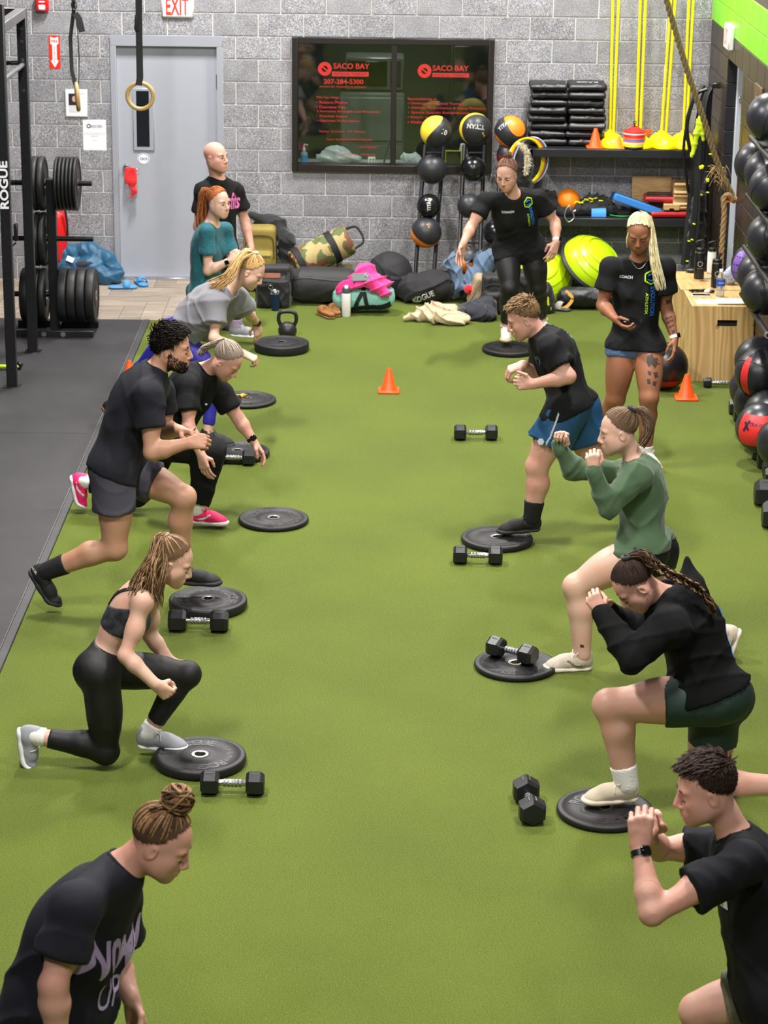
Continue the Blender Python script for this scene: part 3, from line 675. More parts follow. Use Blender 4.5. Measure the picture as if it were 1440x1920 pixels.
lettering('lettering','ROGUE',M('white_letter',(225,226,228),.5),AT(7,347,-3.949)-np.array([-1.69,-3.36,0])+np.array([-.0,0,0]),Rv,w=.36,h=.066,parent=rk,bold=.03)
hk=MB(); q=AT(30,440,-2.86)-np.array([-1.69,-3.36,0]); hk.box(q+(.0,.0,.02),(.03,.05,.14),.008); hk.tube([q+(-.0,-.02,-.06),q+(-.03,-.02,-.09),q+(-.09,-.02,-.08),q+(-.1,-.02,-.05)],.008,8); hk.build('band_hook',MBLACK,rk)
# lime and black strap lying by the rack
p=FL(24,694); sd=SDF(); sd.cone(p+(-.1,0,.03),p+(.03,0,.03),.03,.025,flat=((0,0,1),.6)); V,F=sd.mesh(.008,folds(.004,(60,40),2)); t=thing('resistance_strap','lime strap with a black end lying by the rack foot','strap',p)
mkmesh('band',V,F,MLIME,t,world=True,angle=180); MB().box((.05,.01,.035),(.05,.03,.06),.01,R=rotm(0,.5,0)).build('buckle',MBLACK,t)
# --- bumper plates
def arc_text(s,r,a0,hgt,z,sp):
    MBt=MB(); a=a0
    for ch in s:
        if ch!=' ':
            V,F=txt(ch,.02); V=V.copy(); e=V.max(0)-V.min(0); V*= hgt/.72
            ca,sa=math.cos(a),math.sin(a); R=np.array([[sa,ca,0],[-ca,sa,0],[0,0,1]])
            W=V@R.T+np.array([r*ca,r*sa,z]); MBt.add(W,F)
        a-=sp
    return MBt
def make_plate(th,letters='ROGUE',lb='LB BUMPER'):
    r=.225; t=thing('bumper_plate','x','weight plate')
    pf=[(.027,0),(.21,0),(.222,.006),(r,.014),(r,th-.012),(.222,th-.004),(.212,th),(.196,th),(.190,th-.006),(.105,th-.006),(.098,th-.001),(.045,th-.001),(.04,th-.003),(.027,th-.003)]
    b=MB().lathe(pf,56).build('rubber_body',MRUB,t,angle=50)
    e=arc_text('ROGUE',.146,2.1,.055,th-.0048,.30); e2=arc_text('ROGUE',.146,2.1+PI,.055,th-.0048,.30); e.add(e2.V,e2.F); e3=arc_text(lb,.146,.25,.024,th-.0048,.13); e.add(e3.V,e3.F)
    tag(e.build('raised_lettering',MRUB2,b,smooth=False),kind='stuff')
    MB().lathe([(.0255,.0005),(.0255,th-.001),(.029,th),(.041,th-.0005),(.041,th-.004),(.027,th-.004)],32).build('steel_hub',MCHR,t)
    return t
PL={}
def plate(th,loc,rot,label,group=None):
    if th not in PL: o=make_plate(th); PL[th]=o; o.location=tuple(map(float,loc)); o.rotation_euler=rot
    else: o=dup(PL[th],loc,rot)
    o['label']=label
    if group: o['group']=group
    elif 'group' in o: del o['group']
    return o
GP='bumper plates laid on the turf'
FP=[(375,1413,.05,.3,'bumper plate under the grey shoe of the kneeling woman in black leggings'),
    (390,1121,.058,1.9,'bumper plate under the black shoe of the bearded lunging man'),
    (513,969,.033,.9,'bare thin bumper plate on the turf near the pink-shoed woman'),
    (445,843,.045,2.6,'bumper plate behind a dumbbell under a black shoe'),
    (462,746,.03,.2,'bumper plate with a small lizard-shaped toy on it'),
    (528,640,.075,1.,'thick bumper plate in front of the kettlebell'),
    (955,650,.04,2.2,'bumper plate under the white shoe of the leaning coach'),
    (932,1005,.04,.1,'bumper plate under the black running shoe of the person in blue shorts'),
    (967,1241,.033,2.9,'bumper plate with a dumbbell lying across it'),
    (1134,1512,.035,.6,'bumper plate under the cream shoe of the woman in a black hoodie')]
PLOC=[]
for u,v,th,a,lb in FP:
    p=FL(u,v,th); PLOC.append(p); plate(th,(p[0],p[1],0),(0,0,a),lb)
# lizard toy on plate
p=FL(446,744,.03); sd=SDF(); sd.cone(p+(-.04,0,.012),p+(.04,.01,.012),.012,.009,flat=((0,0,1),.7)); sd.cone(p+(.04,.01,.012),p+(.07,.03,.01),.008,.004)
for sx in(-.03,.03): sd.cone(p+(sx,-.025,.008),p+(sx,.025,.008),.006,.006)
V,F=sd.mesh(.005); tag(mkmesh('lizard_toy',V,F,M('gecko_skin',(120,96,54),.6,col2=(210,180,60),vscale=40),angle=180),'small yellow-brown lizard toy on a bumper plate','toy')
# --- plate tree
TX0,TY0=-1.60,-2.13
tr=thing('plate_tree','black steel plate tree with three peg levels','plate rack',(TX0,TY0,0))
MB().box((0,0,.66),(.076,.076,1.28),.005).build('post',MBLACK,tr)
bf=MB().box((.0,-.155,.03),(.68,.05,.058),.004).build('base_beam',MBLACK,tr); MB().box((0,.2,.03),(.68,.05,.058),.004).build('base_beam',MBLACK,tr); MB().box((0,.02,.03),(.076,.32,.056),.004).build('base_beam',MBLACK,tr)
for x in(-.07,.09): MB().cyl((x,-.18,.03),(x,-.19,.03),.022,n=10).build('bolt',MCHR,bf)
PEG=(1.266,.802,.33)
for z in PEG: MB().cyl((-.36 if z>.4 else -.33,-.0,z),(.34,-.0,z),.0225,n=14).build('peg',M('peg_steel',(40,40,42),.3,metal=.7),tr)
RYP=(0,PI/2,0)
def stack(x0,z,ths,lab,grp,sgn=1):
    x=x0
    for k_,th in enumerate(ths):
        loc=(TX0+x if sgn>0 else TX0+x-th, TY0, z-.004); plate(th,loc,RYP,('first','second','third','fourth','fifth','sixth')[k_]+' '+lab+', counted from its post',grp); x+=sgn*(th+.003)
stack(.045,1.266,[.028]*6,'thin bumper plate on the right top peg of the tree','plates on the right top peg')
stack(-.045,1.266,[.05,.05],'bumper plate on the left top peg of the tree','plates on the left top peg',-1)
stack(-.045,.802,[.05,.05],'bumper plate on the left middle peg of the tree','plates on the left middle peg',-1)
stack(.045,.33,[.075]*4,'thick bumper plate on the right bottom peg of the tree','plates on the right bottom peg')
stack(-.06,.33,[.05,.075,.075],'thick bumper plate on the left bottom peg of the tree','plates on the left bottom peg',-1)
# fire extinguisher behind the tree
p=AT(119,415,-.12); fe=thing('fire_extinguisher','red fire extinguisher on the block wall behind the plate tree','fire extinguisher',(p[0]-.05,-.115,.20)); MB().lathe([(0,0),(.075,0),(.08,.02),(.08,.40),(.06,.45),(.025,.47),(.025,.5),(0,.5)],24).build('cylinder',MRED,fe)
hd=MB(); hd.cyl((0,0,.49),(0,0,.54),.02,n=12); hd.box((.03,-.02,.55),(.14,.02,.02),.005,R=rotm(0,-.2,0)); hd.build('valve_head',MBLACK,fe); MB().tube(bez([(0,-.03,.52),(.07,-.09,.5),(.09,-.06,.35),(.085,-.02,.2)],16),.01,8).build('hose',MBLACK,fe); MB().box((0,.09,.3),(.06,.05,.3),.005).build('bracket',MBLACK,fe)
# --- gymnastic rings
MWOOD=M('ring_wood',(176,146,92),.45,var=.12,vscale=20,stretch=(1,6,1)); MSTR=M('black_webbing',(16,17,20),.7,bump=.1,bscale=300)
def ring(c,axis,label):
    t=thing('gymnastic_ring',label,'gym ring',c); R=frame(axis,(0,0,1)); P=[R@np.array([.101*math.cos(a),.101*math.sin(a),0]) for a in np.linspace(0,2*PI,40,endpoint=False)]
    MB().tube(P,.0165,12,closed=True).build('wooden_ring',MWOOD,t)
    return t
c=AT(263,180,-3.0); t=ring(c,(0.05,1,0),'wooden gymnastic ring facing the room in front of the grey door')
sp=MB(); sp.ribbon([(-.01,.02,.085),(-.0,.012,.14),(.0,.008,.5),(.01,.004,1.4)],.05,.004,(1,0,0)); sp.ribbon([(-.01,-.02,.085),(-.0,-.012,.14),(.0,-.008,.5),(.01,-.004,1.4)],.05,.004,(1,0,0)); sp.ribbon([(-.012,-.02,.5),(-.02,-.03,.52),(-.012,-.025,.62)],.03,.003,(1,0,.3)); sp.build('strap',MSTR,t)
c=AT(145,181,-3.0); t=ring(c,(1,.16,.07),'wooden gymnastic ring turned edge-on beside the fire sign')
sp=MB(); sp.ribbon([(-.01,-.02,.09),(-.035,-.02,.2),(-.04,-.01,.45),(-.01,0,.66),(-.01,0,1.3)],.04,.004,(.55,.8,0)); sp.ribbon([(.01,.02,.09),(.02,.02,.3),(.015,.01,.5),(0,0,.66),(0,0,1.3)],.012,.004,(.3,1,0)); sp.ribbon([(0,-.01,.64),(.03,-.02,.6),(.055,-.03,.5)],.05,.003,(.8,.3,.3)); sp.build('strap',MSTR,t)
MB().tube([(-.005+.02*math.cos(a),-.005,.70+.035*math.sin(a)) for a in np.linspace(0,2*PI,16,endpoint=False)],.005,6,closed=True).build('carabiner',MCHR,t)
# --- dumbbells
def make_db(L,h,hw,hr=.0165):
    t=thing('hex_dumbbell','x','dumbbell')
    a=h/2; z0=h/2
    for sg in(-1,1):
        r=a/math.cos(PI/6); x0=sg*(L/2); x1=sg*(L/2-hw); mb=MB()
        pr=[(.0,0),(r*.78,0),(r,hw*.2),(r,hw*.82),(r*.8,hw),(0,hw)]
        # axis frame: x'=world y rotated so a flat faces down
        R=np.stack([np.array([0,math.cos(PI/6),math.sin(PI/6)]),np.cross(np.array([-sg,0,0]),np.array([0,math.cos(PI/6),math.sin(PI/6)])),np.array([-sg,0,0])],1)
        mb.lathe(pr,6,(x0,0,z0),R); hd=mb.build('hex_head',MURE,t,smooth=False)
        MB().box((sg*(L/2-hw/2),0,h-.001),(hw*.44,h*.32,.004),.001).build('weight_badge',M('badge_black',(44,44,46),.35),hd)
    prof=[]; n=L-2*hw
    for i in range(13):
        x=-n/2+n*i/12; prof.append((hr*(1+.12*math.cos(PI*(i-6)/6.)),x))
    hb=MB().lathe(prof,18,(0,0,z0),frame((1,0,0))).build('handle',MCHR,t)
    kn=MB()
    for x in np.linspace(-n*.28,n*.28,5): kn.lathe([(hr*1.135,-.006),(hr*1.16,-.005),(hr*1.16,.005),(hr*1.135,.006)],18,(x,0,z0),frame((1,0,0)))
    kn.build('knurled_grip',M('knurl_steel',(150,148,152),.4,metal=.9,bump=.4,bscale=500),hb)
    return t
DB={}
def db(L,h,hw,loc,rz,label,group=None,rot=None):
    k=(L,h,hw)
    if k not in DB: DB[k]=make_db(*k); o=DB[k]; o.location=tuple(map(float,loc)); o.rotation_euler=rot or (0,0,rz)
    else: o=dup(DB[k],loc,rot or (0,0,rz))
    o['label']=label
    if group: o['group']=group
    elif 'group' in o: del o['group']
    return o
def dbat(u,v,L,h,hw,rz,label): p=FL(u,v,h/2); return db(L,h,hw,(p[0],p[1],0),rz,label)
dbat(436,1468,.30,.108,.085,-.02,'hex dumbbell beside the plate of the kneeling woman')
dbat(372,1164,.335,.118,.1,-.01,'hex dumbbell touching the plate of the bearded lunging man')
dbat(437,858,.30,.10,.085,-.02,'hex dumbbell below the outstretched hand of the grey-haired woman')
dbat(892,811,.31,.105,.085,.03,'hex dumbbell alone on the turf near the person in blue shorts')
dbat(896,1041,.30,.105,.085,-.03,'hex dumbbell beside the plate under the black running shoe')
dbat(992,1500,.33,.12,.1,-1.50,'hex dumbbell lying end-on beside the plate of the woman in a black hoodie')
p=PLOC[8]; db(.29,.105,.085,(p[0]-.02,p[1]+.03,.033),-.62,'hex dumbbell lying across a bumper plate')
p=FL(1352,717,.04); db(.27,.075,.06,(p[0]+.0,p[1],0),-.02,'small hex dumbbell lying in front of the plywood box')
# --- kettlebell
p=FL(539,633); kb=thing('kettlebell','black kettlebell standing behind the thick bumper plate','kettlebell',p)
MB().lathe([(0,0),(.045,0),(.065,.012),(.078,.045),(.078,.075),(.06,.115),(.035,.13),(0,.134)],28).build('bell',M('cast_iron',(30,29,31),.45,var=.2,vscale=30),kb)
MB().tube(bez([(-.052,0,.10),(-.074,0,.15),(-.066,0,.205),(-.03,0,.222),(.03,0,.222),(.066,0,.205),(.074,0,.15),(.052,0,.10)],28),[.018]*2+[.0165]*(len(bez([(0,0,0)]*8,28))-4)+[.018]*2,10).build('handle',M('iron_handle',(26,25,27),.5,var=.2),kb)
MB().lathe([(.0535,.117),(.056,.111),(.062,.108)],20,(0,0,0)).build('band',M('copper_band',(120,86,70),.4,metal=.5),kb)
# --- cones
def cone(loc,s,label,mat=MORG,rot=None,group=None):
    t=thing('training_cone',label,'cone',loc,0,group)
    if rot is not None: t.rotation_euler=rot
    MB().box((0,0,.008*s),(.165*s,.165*s,.016*s),.005*s).build('base',mat,t)
    MB().lathe([(.066*s,.015*s),(.060*s,.022*s),(.018*s,.175*s),(.014*s,.182*s),(.010*s,.182*s),(.009*s,.17*s)],24).build('cone_body',mat,t); return t
cone(FL(729,734),1.0,'orange training cone alone in the middle of the turf')
cone(FL(1286,747),1.05,'orange training cone beside the black stability ball')
cone(FL(243,716),.95,'orange training cone on the rubber edge behind the bearded man')
cone(FL(231,752),.95,'second orange training cone on the rubber edge, nearer the brown-soled shoe')
# --- plyo boxes
m,N,L,b=nodes_mat('plywood'); tc=N.new('ShaderNodeTexCoord'); mp=N.new('ShaderNodeMapping'); mp.inputs['Scale'].default_value=(1,1,.22); L.new(tc.outputs['Object'],mp.inputs[0])
n0=noise(N,L,mp.outputs[0],4.5,2.); wv=N.new('ShaderNodeTexWave'); wv.inputs['Scale'].default_value=3.2; wv.inputs['Distortion'].default_value=11.; wv.inputs['Detail'].default_value=2.; wv.inputs['Detail Scale'].default_value=1.2; L.new(mp.outputs[0],wv.inputs['Vector'])
r1=ramp(N,[(.0,(170,132,78)),(.35,(204,170,112)),(.7,(214,184,130)),(1.,(190,152,96))]); L.new(wv.outputs['Fac'],r1.inputs[0]); r0=ramp(N,[(.35,(210,176,120)),(.65,(150,112,62))]); L.new(n0.outputs['Fac'],r0.inputs[0])
c=mixc(N,L,r1.outputs[0],r0.outputs[0],.3)
n9=noise(N,L,tc.outputs['Object'],9.,2.); r9=ramp(N,[(.70,(255,255,255)),(.74,(90,62,36))]); L.new(n9.outputs['Fac'],r9.inputs[0]); c=mixc(N,L,c,r9.outputs[0],.5,'MULTIPLY'); L.new(c,b.inputs['Base Color']); b.inputs['Roughness'].default_value=.5
MPLY=MATS['plywood']; MPLYE=M('plywood_edge',(226,204,160),.6,var=.1,vscale=40)
def plyo(x0,x1,y0,y1,h,label,slot):
    t=thing('plyometric_box',label,'plyo box',((x0+x1)/2,(y0+y1)/2,0)); w,d=x1-x0,y1-y0; th=.018
    sx=(slot[0],slot[1]) if slot else None
    if slot:
        cx,cz,sw,sh=slot; f=MB(); y=-d/2+th/2
        f.box((0-(w/2-(w/2+cx-sw/2)/2)+0,y,h/2),((w/2+cx-sw/2),th,h),.001); 
        rw=w/2-(cx+sw/2); f.box((w/2-rw/2,y,h/2),(rw,th,h),.001); f.box((cx,y,(cz-sh/2)/2),(sw,th,cz-sh/2)); f.box((cx,y,(cz+sh/2+h)/2),(sw,th,h-cz-sh/2)); f.build('front_panel',MPLY,t,smooth=False)
        MB().box((cx,-d/2+th+.004,cz),(sw+.04,.004,sh+.04)).build('hand_slot_shade',M('slot_shade_black',(10,9,8),.9),t)  # near-black sheet behind the slot, standing in for the shade inside
    else: MB().box((0,-d/2+th/2,h/2),(w,th,h),.001).build('front_panel',MPLY,t,smooth=False)
    MB().box((0,d/2-th/2,h/2),(w,th,h),.001).build('back_panel',MPLY,t,smooth=False)
    for sg in(-1,1): MB().box((sg*(w/2-th/2),0,h/2),(th,d-2*th,h),.001).build('side_panel',MPLY,t,smooth=False)
    MB().box((0,0,h-th/2+.0005),(w-2*th,d-2*th,th)).build('top_panel',M('plywood_top',(206,174,118),.45,col2=(180,140,84),vscale=5,stretch=(6,1,1)),t,smooth=False)
    ed=MB(); ed.box((0,-d/2+.002,h+.0005),(w,.004,.002)); ed.box((-w/2+.002,0,h+.0005),(.004,d,.002)); ed.build('top_edge',MPLYE,t); return t
plyo(3.565,4.055,-3.49,-2.92,.605,'plywood plyo box with a hand slot at the end of the ball rack',(.035,.47,.155,.052))
plyo(3.545,4.055,-2.90,-2.2,.605,'second plywood plyo box behind the slotted one',None)
BZ=.6065
def on(u,v,z=BZ): return FL(u,v,z)
def bottle(name,label,p,r,h,mat,cap,capm,logo=None,steel=True,handle=False,straw=False):
    t=thing(name,label,'bottle',p); MB().lathe([(0,0),(r*.95,0),(r,.006),(r,h*.8),(r*.93,h*.84)]+([(r*.93,h*.86),(0,h*.86)]),22).build('body',mat,t)
    if steel: MB().lathe([(r*1.005,.0),(r*1.01,.012),(r*1.005,.014)],22).build('base_ring',MCHR,t); MB().lathe([(r*.94,h*.845),(r*.94,h*.885),(0,h*.886)],22).build('neck_ring',MCHR,t)
    MB().lathe([(r*.9,h*.87),(r*.92,h*.89),(r*.9,h*.97),(r*.6,h),(0,h)],20).build('cap',capm,t)
    if handle: MB().tube(bez([(-r*.8,0,h*.95),(-r*.9,0,h*1.16),(r*.7,-.0,h*1.22),(r*.85,0,h*.97)],14),.006,6).build('carry_loop',capm,t)
    if straw: MB().cyl((.0,0,h*.98),(.03,0,h*1.18),.011,.012,10).build('spout',capm,t)
    if logo: 
        g=MB(); P=[(0,-r*1.01,h*.52)]
        for k in range(6):
            a,b2=k*PI/3+PI/6,(k+1)*PI/3+PI/6; q0=np.array([.02*math.cos(a),-math.sqrt(max(1e-6,(r*1.02)**2-(.02*math.cos(a))**2)),h*.52+.022*math.sin(a)]); q1=np.array([.02*math.cos(b2),-math.sqrt(max(1e-6,(r*1.02)**2-(.02*math.cos(b2))**2)),h*.52+.022*math.sin(b2)]); g.tube([q0,q1],.002,4)
        g.build('hexagon_logo',M('silver_print',(190,190,192),.4),t)
        lettering('lettering',logo,MATS['silver_print'],(0,-r*1.03,h*.39),RWALL,w=.042,parent=t,bold=.0)
    return t
MBB=M('black_bottle',(18,18,20),.38,var=.1)
bottle('insulated_bottle','tall black insulated bottle with a hexagon logo on the plywood box',on(1310,525),.042,.27,MBB,None,MBB,'EVOLUTION',handle=True)
bottle('insulated_bottle','white steel bottle standing behind the black bottles',on(1333,513),.036,.22,MWHITE,None,MBB,None,handle=True)
bottle('insulated_bottle','black bottle with a flip spout beside the clear water bottle',on(1342,541),.042,.245,MBB,None,MBB,'ATHLETIX',straw=True)
wbp=on(1350,555); t=thing('water_bottle','clear plastic water bottle with a blue label','bottle',wbp); MCLR=M('clear_plastic',(215,225,230),.08,trans=.85)
MB().lathe([(0,0),(.03,0),(.034,.01),(.031,.03),(.034,.045),(.031,.06),(.034,.08),(.034,.14),(.03,.16),(.014,.19),(.014,.205),(0,.205)],20).build('body',MCLR,t); MB().lathe([(.0348,.085),(.0348,.135)],20).build('label',M('blue_label',(24,74,170),.5),t); lettering('lettering','AQUAFINA',MWHITE,(0,-.0362,.112),RWALL,w=.048,parent=t); MB().lathe([(.0155,.195),(.0155,.215),(0,.216)],16).build('cap',MWHITE,t)
t=thing('smartphone','black phone lying on the plywood box','phone',on(1310,546)); MB().box((0,0,.005),(.15,.075,.009),.004,R=rotm(0,0,.25)).build('body',M('phone_black',(12,12,14),.15),t); MB().box((.02,.01,.011),(.03,.03,.004),.003,R=rotm(0,0,.25)).build('camera_bump',MINK,t)
t=thing('smartphone','white-rimmed phone lying face up on the plywood box','phone',on(1315,555)); MB().box((0,0,.005),(.15,.075,.01),.004,R=rotm(0,0,.0)).build('body',MWHITE,t); MB().box((0,0,.0104),(.14,.066,.001),R=rotm(0,0,0)).build('screen',MATS['phone_black'],t)
t=thing('key_fob','white and black key fob beside the phones','key',on(1326,549)); MB().sphere((0,0,.014),(.026,.016,.014)).build('fob',MWHITE,t); MB().sphere((.035,.0,.013),(.025,.018,.013)).build('case',MATS['phone_black'],t)
a=on(1308,571); t=thing('paper_sheets','white sheets of paper at the edge of the plywood box','paper',on(1333,567)); MB().box((0,0,.001),(.24,.13,.002)).build('sheet',MPAPER,t,smooth=False); MB().box((.03,.02,.003),(.24,.12,.002),R=rotm(0,0,.1)).build('sheet',MPAPER,t,smooth=False)
t=thing('tablet_computer','white tablet lying on the papers on the plywood box','tablet',on(1374,568)); MB().box((0,0,.0125),(.26,.15,.016),.006).build('body',MWHITE,t); lettering('lettering','JBL',MINK,(.05,.02,.0208),RUP,w=.03,parent=t)
t=thing('eyeglass_case','dark case behind the tall black bottle','case',on(1300,511)); MB().sphere((0,0,.018),(.075,.03,.018)).build('body',MBB,t)
sd=SDF(); p=on(1368,533); sd.ell(p+(0,0,.06),(.06,.05,.07)); sd.cone(p+(0,0,.08),p+(.02,0,.16),.04,.02,k=.04); V,F=sd.mesh(.008,folds(.008,(60,40),11),clips=[(p,(0,0,-1))]); tag(mkmesh('cloth_sack',V,F,M('blue_white_check',(210,214,222),.8,col2=(90,112,160),vscale=60),angle=180),'small blue and white checked cloth sack beside the ball rack','sack')
t=thing('wallet_card','small white card on the plywood box','card',on(1325,522)); MB().box((0,0,.004),(.08,.05,.006),.002,R=rotm(0,0,.1)).build('card',M('card_grey',(150,154,160),.5),t)
# stability ball + hidden green bag
p=FL(1262,706); t=thing('stability_ball','large black ball with a red band beside the plywood box','exercise ball',tuple(FL(1246,686,.185)*np.array([1,1,0]))); MB().sphere((0,0,.185),.185,36,20).build('ball',M('ball_black',(22,22,26),.35,var=.1,vscale=5,bump=.05,bscale=90),t)
rb=MB()
for k in range(12):
    a0,a1=k*.09-1.9,(k+1)*.09-1.9
    def P(a,z): r=.1868; c=math.sqrt(r*r-z*z); return np.array([c*math.cos(a),c*math.sin(a),.185+z])
    rb.add([P(a0,-.13),P(a1,-.13),P(a1,-.085),P(a0,-.085)],[(0,1,2,3)])
rb.build('red_panel',M('ball_red',(150,20,24),.45),t)
# --- right-hand ball rack
rk2=thing('medicine_ball_rack','black tubular ball rack along the brown wall','ball rack',(3.86,-5.0,0)); MTUB=M('rack_tube',(34,35,40),.35,metal=.3)
for y in(.5,-.72):
    MB().box((.165,y,1.22),(.05,.05,2.44),.004).build('post',MTUB,rk2); MB().box((.06,y,.03),(.22,.05,.05),.004).build('foot',MTUB,rk2)
for z in(2.08,1.66,1.28,.93,.34):
    for x in(-.07,.09):
        MB().cyl((x,.50,z),(x,-.78,z),.02,n=12).build('rail',MTUB,rk2); MB().lathe([(.011,0),(.023,0),(.023,.02),(.011,.02)],14,(x,-.8,z),frame((0,1,0))).build('rail_end',M('tube_cap',(150,152,156),.3,metal=.6),rk2)
    for y in(.5,-.72): MB().box((.05,y,z-.01),(.2,.03,.03),.003).build('bracket',MTUB,rk2)
MBAL=M('ball_leather',(34,35,40),.34,var=.12,vscale=6,bump=.06,bscale=120); MPUR=M('ball_purple',(112,78,160),.45,bump=.06,bscale=120); MREDB=M('ball_red_panel',(214,44,44),.45)
def patch(c,r,rng,mat,parent,name,n=10,m=8,R=None):
    (a0,a1),(b0,b1)=rng; V=[];F=[]
    for i in range(n+1):
        for j in range(m+1):
            a=a0+(a1-a0)*i/n; e=b0+(b1-b0)*j/m; v=np.array([math.cos(e)*math.cos(a),math.cos(e)*math.sin(a),math.sin(e)])*r; V.append((R@v if R is not None else v)+np.asarray(c))
    for i in range(n):
        for j in range(m): k=i*(m+1)+j; F.append((k,k+m+1,k+m+2,k+1))
    return mkmesh(name,np.array(V),F,mat,parent,angle=180)
def wball(loc,label,pan=None,rng=None,txt_=None,R=None,group=None):
    t=thing('medicine_ball',label,'medicine ball',loc,0,group); b=MB().sphere((0,0,0),.174,32,18).build('ball',MBAL,t)
    sm=MB()
    for k in range(2):
        R2=rotm(RNG.uniform(0,3),RNG.uniform(0,3),RNG.uniform(0,3)); sm.tube([R2@np.array([.1745*math.cos(a),.1745*math.sin(a),0]) for a in np.linspace(0,2*PI,40,endpoint=False)],.0022,4,closed=True)
    sm.build('seam',M('seam_black',(14,14,16),.6),b)
    if pan is not None: pp=patch((0,0,0),.1757,rng,pan,b,'colour_panel',R=R)
    return t
def wb(l,v,Y=None,z=None,**k):
    p=RX(l+44,v,3.87); 
    if Y is not None: p=p+(p-CC)*((Y-p[1])/(p[1]-CC[1])); p[0]=min(p[0],3.885)
    if z is not None: p[2]=z
    return p
fr_=((-1.9,-.6),(-1.0,1.0))
wball(wb(1402,219,-4.85),'black medicine ball with a purple panel on the top tier of the ball rack',MPUR,((-1.35,-.2),(-1.1,1.1)))
wball(wb(1377.5,308,-4.42),'black medicine ball on the second tier, farthest along the ball rack',)
wball(wb(1400,325,-4.79),'black medicine ball on the second tier between two others')
wball(wb(1407,352,-5.16),'black medicine ball on the second tier nearest the rail end')
wball(wb(1402,445,-5.15),'black medicine ball with a purple strip on the third tier of the ball rack',MPUR,((-1.75,-1.25),(-1.0,1.0)))
wball(wb(1371.7,500,-4.42),'purple medicine ball on the fourth tier of the ball rack',MPUR,((-2.9,-1.7),(-1.3,1.3)))
wball(wb(1383,515,-4.78),'black medicine ball on the fourth tier beside the purple one')
wball(wb(1392,545,-5.14),'black medicine ball on the fourth tier near the rail end')
wball(wb(1377,690,-4.9,.53),'black medicine ball on the lowest tier above the dumbbells')
wball(wb(1390,698,-5.27,.53)+np.array([-.04,0,0]),'black medicine ball with a red slash on the lowest tier',MREDB,((-2.55,-2.2),(-.95,.85)))
wball((3.87,-4.80,.292),'black medicine ball resting on the dumbbells, nearest the plywood box')
wball((3.85,-5.18,.292),'black medicine ball resting on the dumbbells, second from the plywood box')
wball((3.87,-5.52,.292),'black medicine ball resting on the dumbbells behind the X logo ball')
t=wball((3.77,-5.86,.292),'black medicine ball with a wide red panel and X logo',MREDB,((-2.75,-1.2),(-.55,.75)))
# X logo: flat bars pressed on the panel
lg=MB()
for e0,e1 in(((-2.45,.05),(-2.25,.50)),((-2.45,.42),(-2.23,.12))):
    P=[]
    for s_ in np.linspace(0,1,6):
        a=e0[0]+(e1[0]-e0[0])*s_; e=e0[1]+(e1[1]-e0[1])*s_; P.append(np.array([math.cos(e)*math.cos(a),math.cos(e)*math.sin(a),math.sin(e)])*.177)
    lg.ribbon(P,.016,.002,np.array([nrm(np.cross(p,P[1]-P[0])) for p in P]))
lg.build('x_logo',M('navy_ink',(30,26,60),.5),t)
def balltext(s,a0,e0,hgt,par,mat,r=.1772,bold=.02,sp=.62):
    a=a0; mb=MB()
    for ch in s:
        V,F=txt(ch,bold)
        if len(V):
            V=V*hgt/.72; W=[]
            for x,y,_ in V: aa=a+x/(r*math.cos(e0)); ee=e0+y/r; W.append(np.array([math.cos(ee)*math.cos(aa),math.cos(ee)*math.sin(aa),math.sin(ee)])*r)
            mb.add(W,F)
        a+=sp*hgt/.72/r/math.cos(e0)
    mb.build('lettering',mat,par,smooth=False)
balltext('TRAINING',-2.18,.36,.024,t,MATS['navy_ink'])
wball((3.86,-6.24,.292),'dark grey medicine ball resting on the dumbbells beside the X logo ball')
# dumbbells along the wall under the balls
GD='hex dumbbells lined up along the wall'
for i in range(11):
    db(.30,.118,.1,(3.905+.008*(i%3),-4.45-i*.2,0),.03*((i*7)%3-1),('first','second','third','fourth','fifth','sixth','seventh','eighth','ninth','tenth','eleventh')[i]+' hex dumbbell along the brown wall, counted from the plywood box',GD)
for y,zz in((-7.02,0),):
    p=FL(1432,972,.06); db(.36,.165,.13,(p[0]+.17,p[1],0),-.05,'largest hex dumbbell at the near end of the wall row'); 
p=FL(1420,936,.06); db(.36,.165,.13,(p[0]+.17,p[1]+.06,0),-.05,'large hex dumbbell just behind the largest one')
# ================================================================ SHELF CORNER
SX0,SX1,SYF,SYB=2.42,3.985,-.50,-.03; ST,SL=1.341,.722
MSH=M('shelf_black',(30,31,36),.4,var=.1)
sh=thing('storage_shelf','black steel two-tier shelf against the block wall','shelf',((SX0+SX1)/2,-.27,0)); cx=(SX0+SX1)/2
for z in(ST,SL):
    MB().box((0,0,z-.008),(SX1-SX0,.47,.012),.002).build('deck',MSH,sh); MB().box((0,-.225,z-.0385),(SX1-SX0,.03,.072),.004).build('front_beam',MSH,sh); MB().box((0,.225,z-.0385),(SX1-SX0,.03,.072),.004).build('rear_beam',MSH,sh)
for sx in(-1,1):
    for sy in(-1,1): MB().box((sx*((SX1-SX0)/2-.025),sy*.215,ST/2),(.05,.05,ST-.002),.004).build('post',MSH,sh)
def ats(u,v,z): return FL(u,v,z)
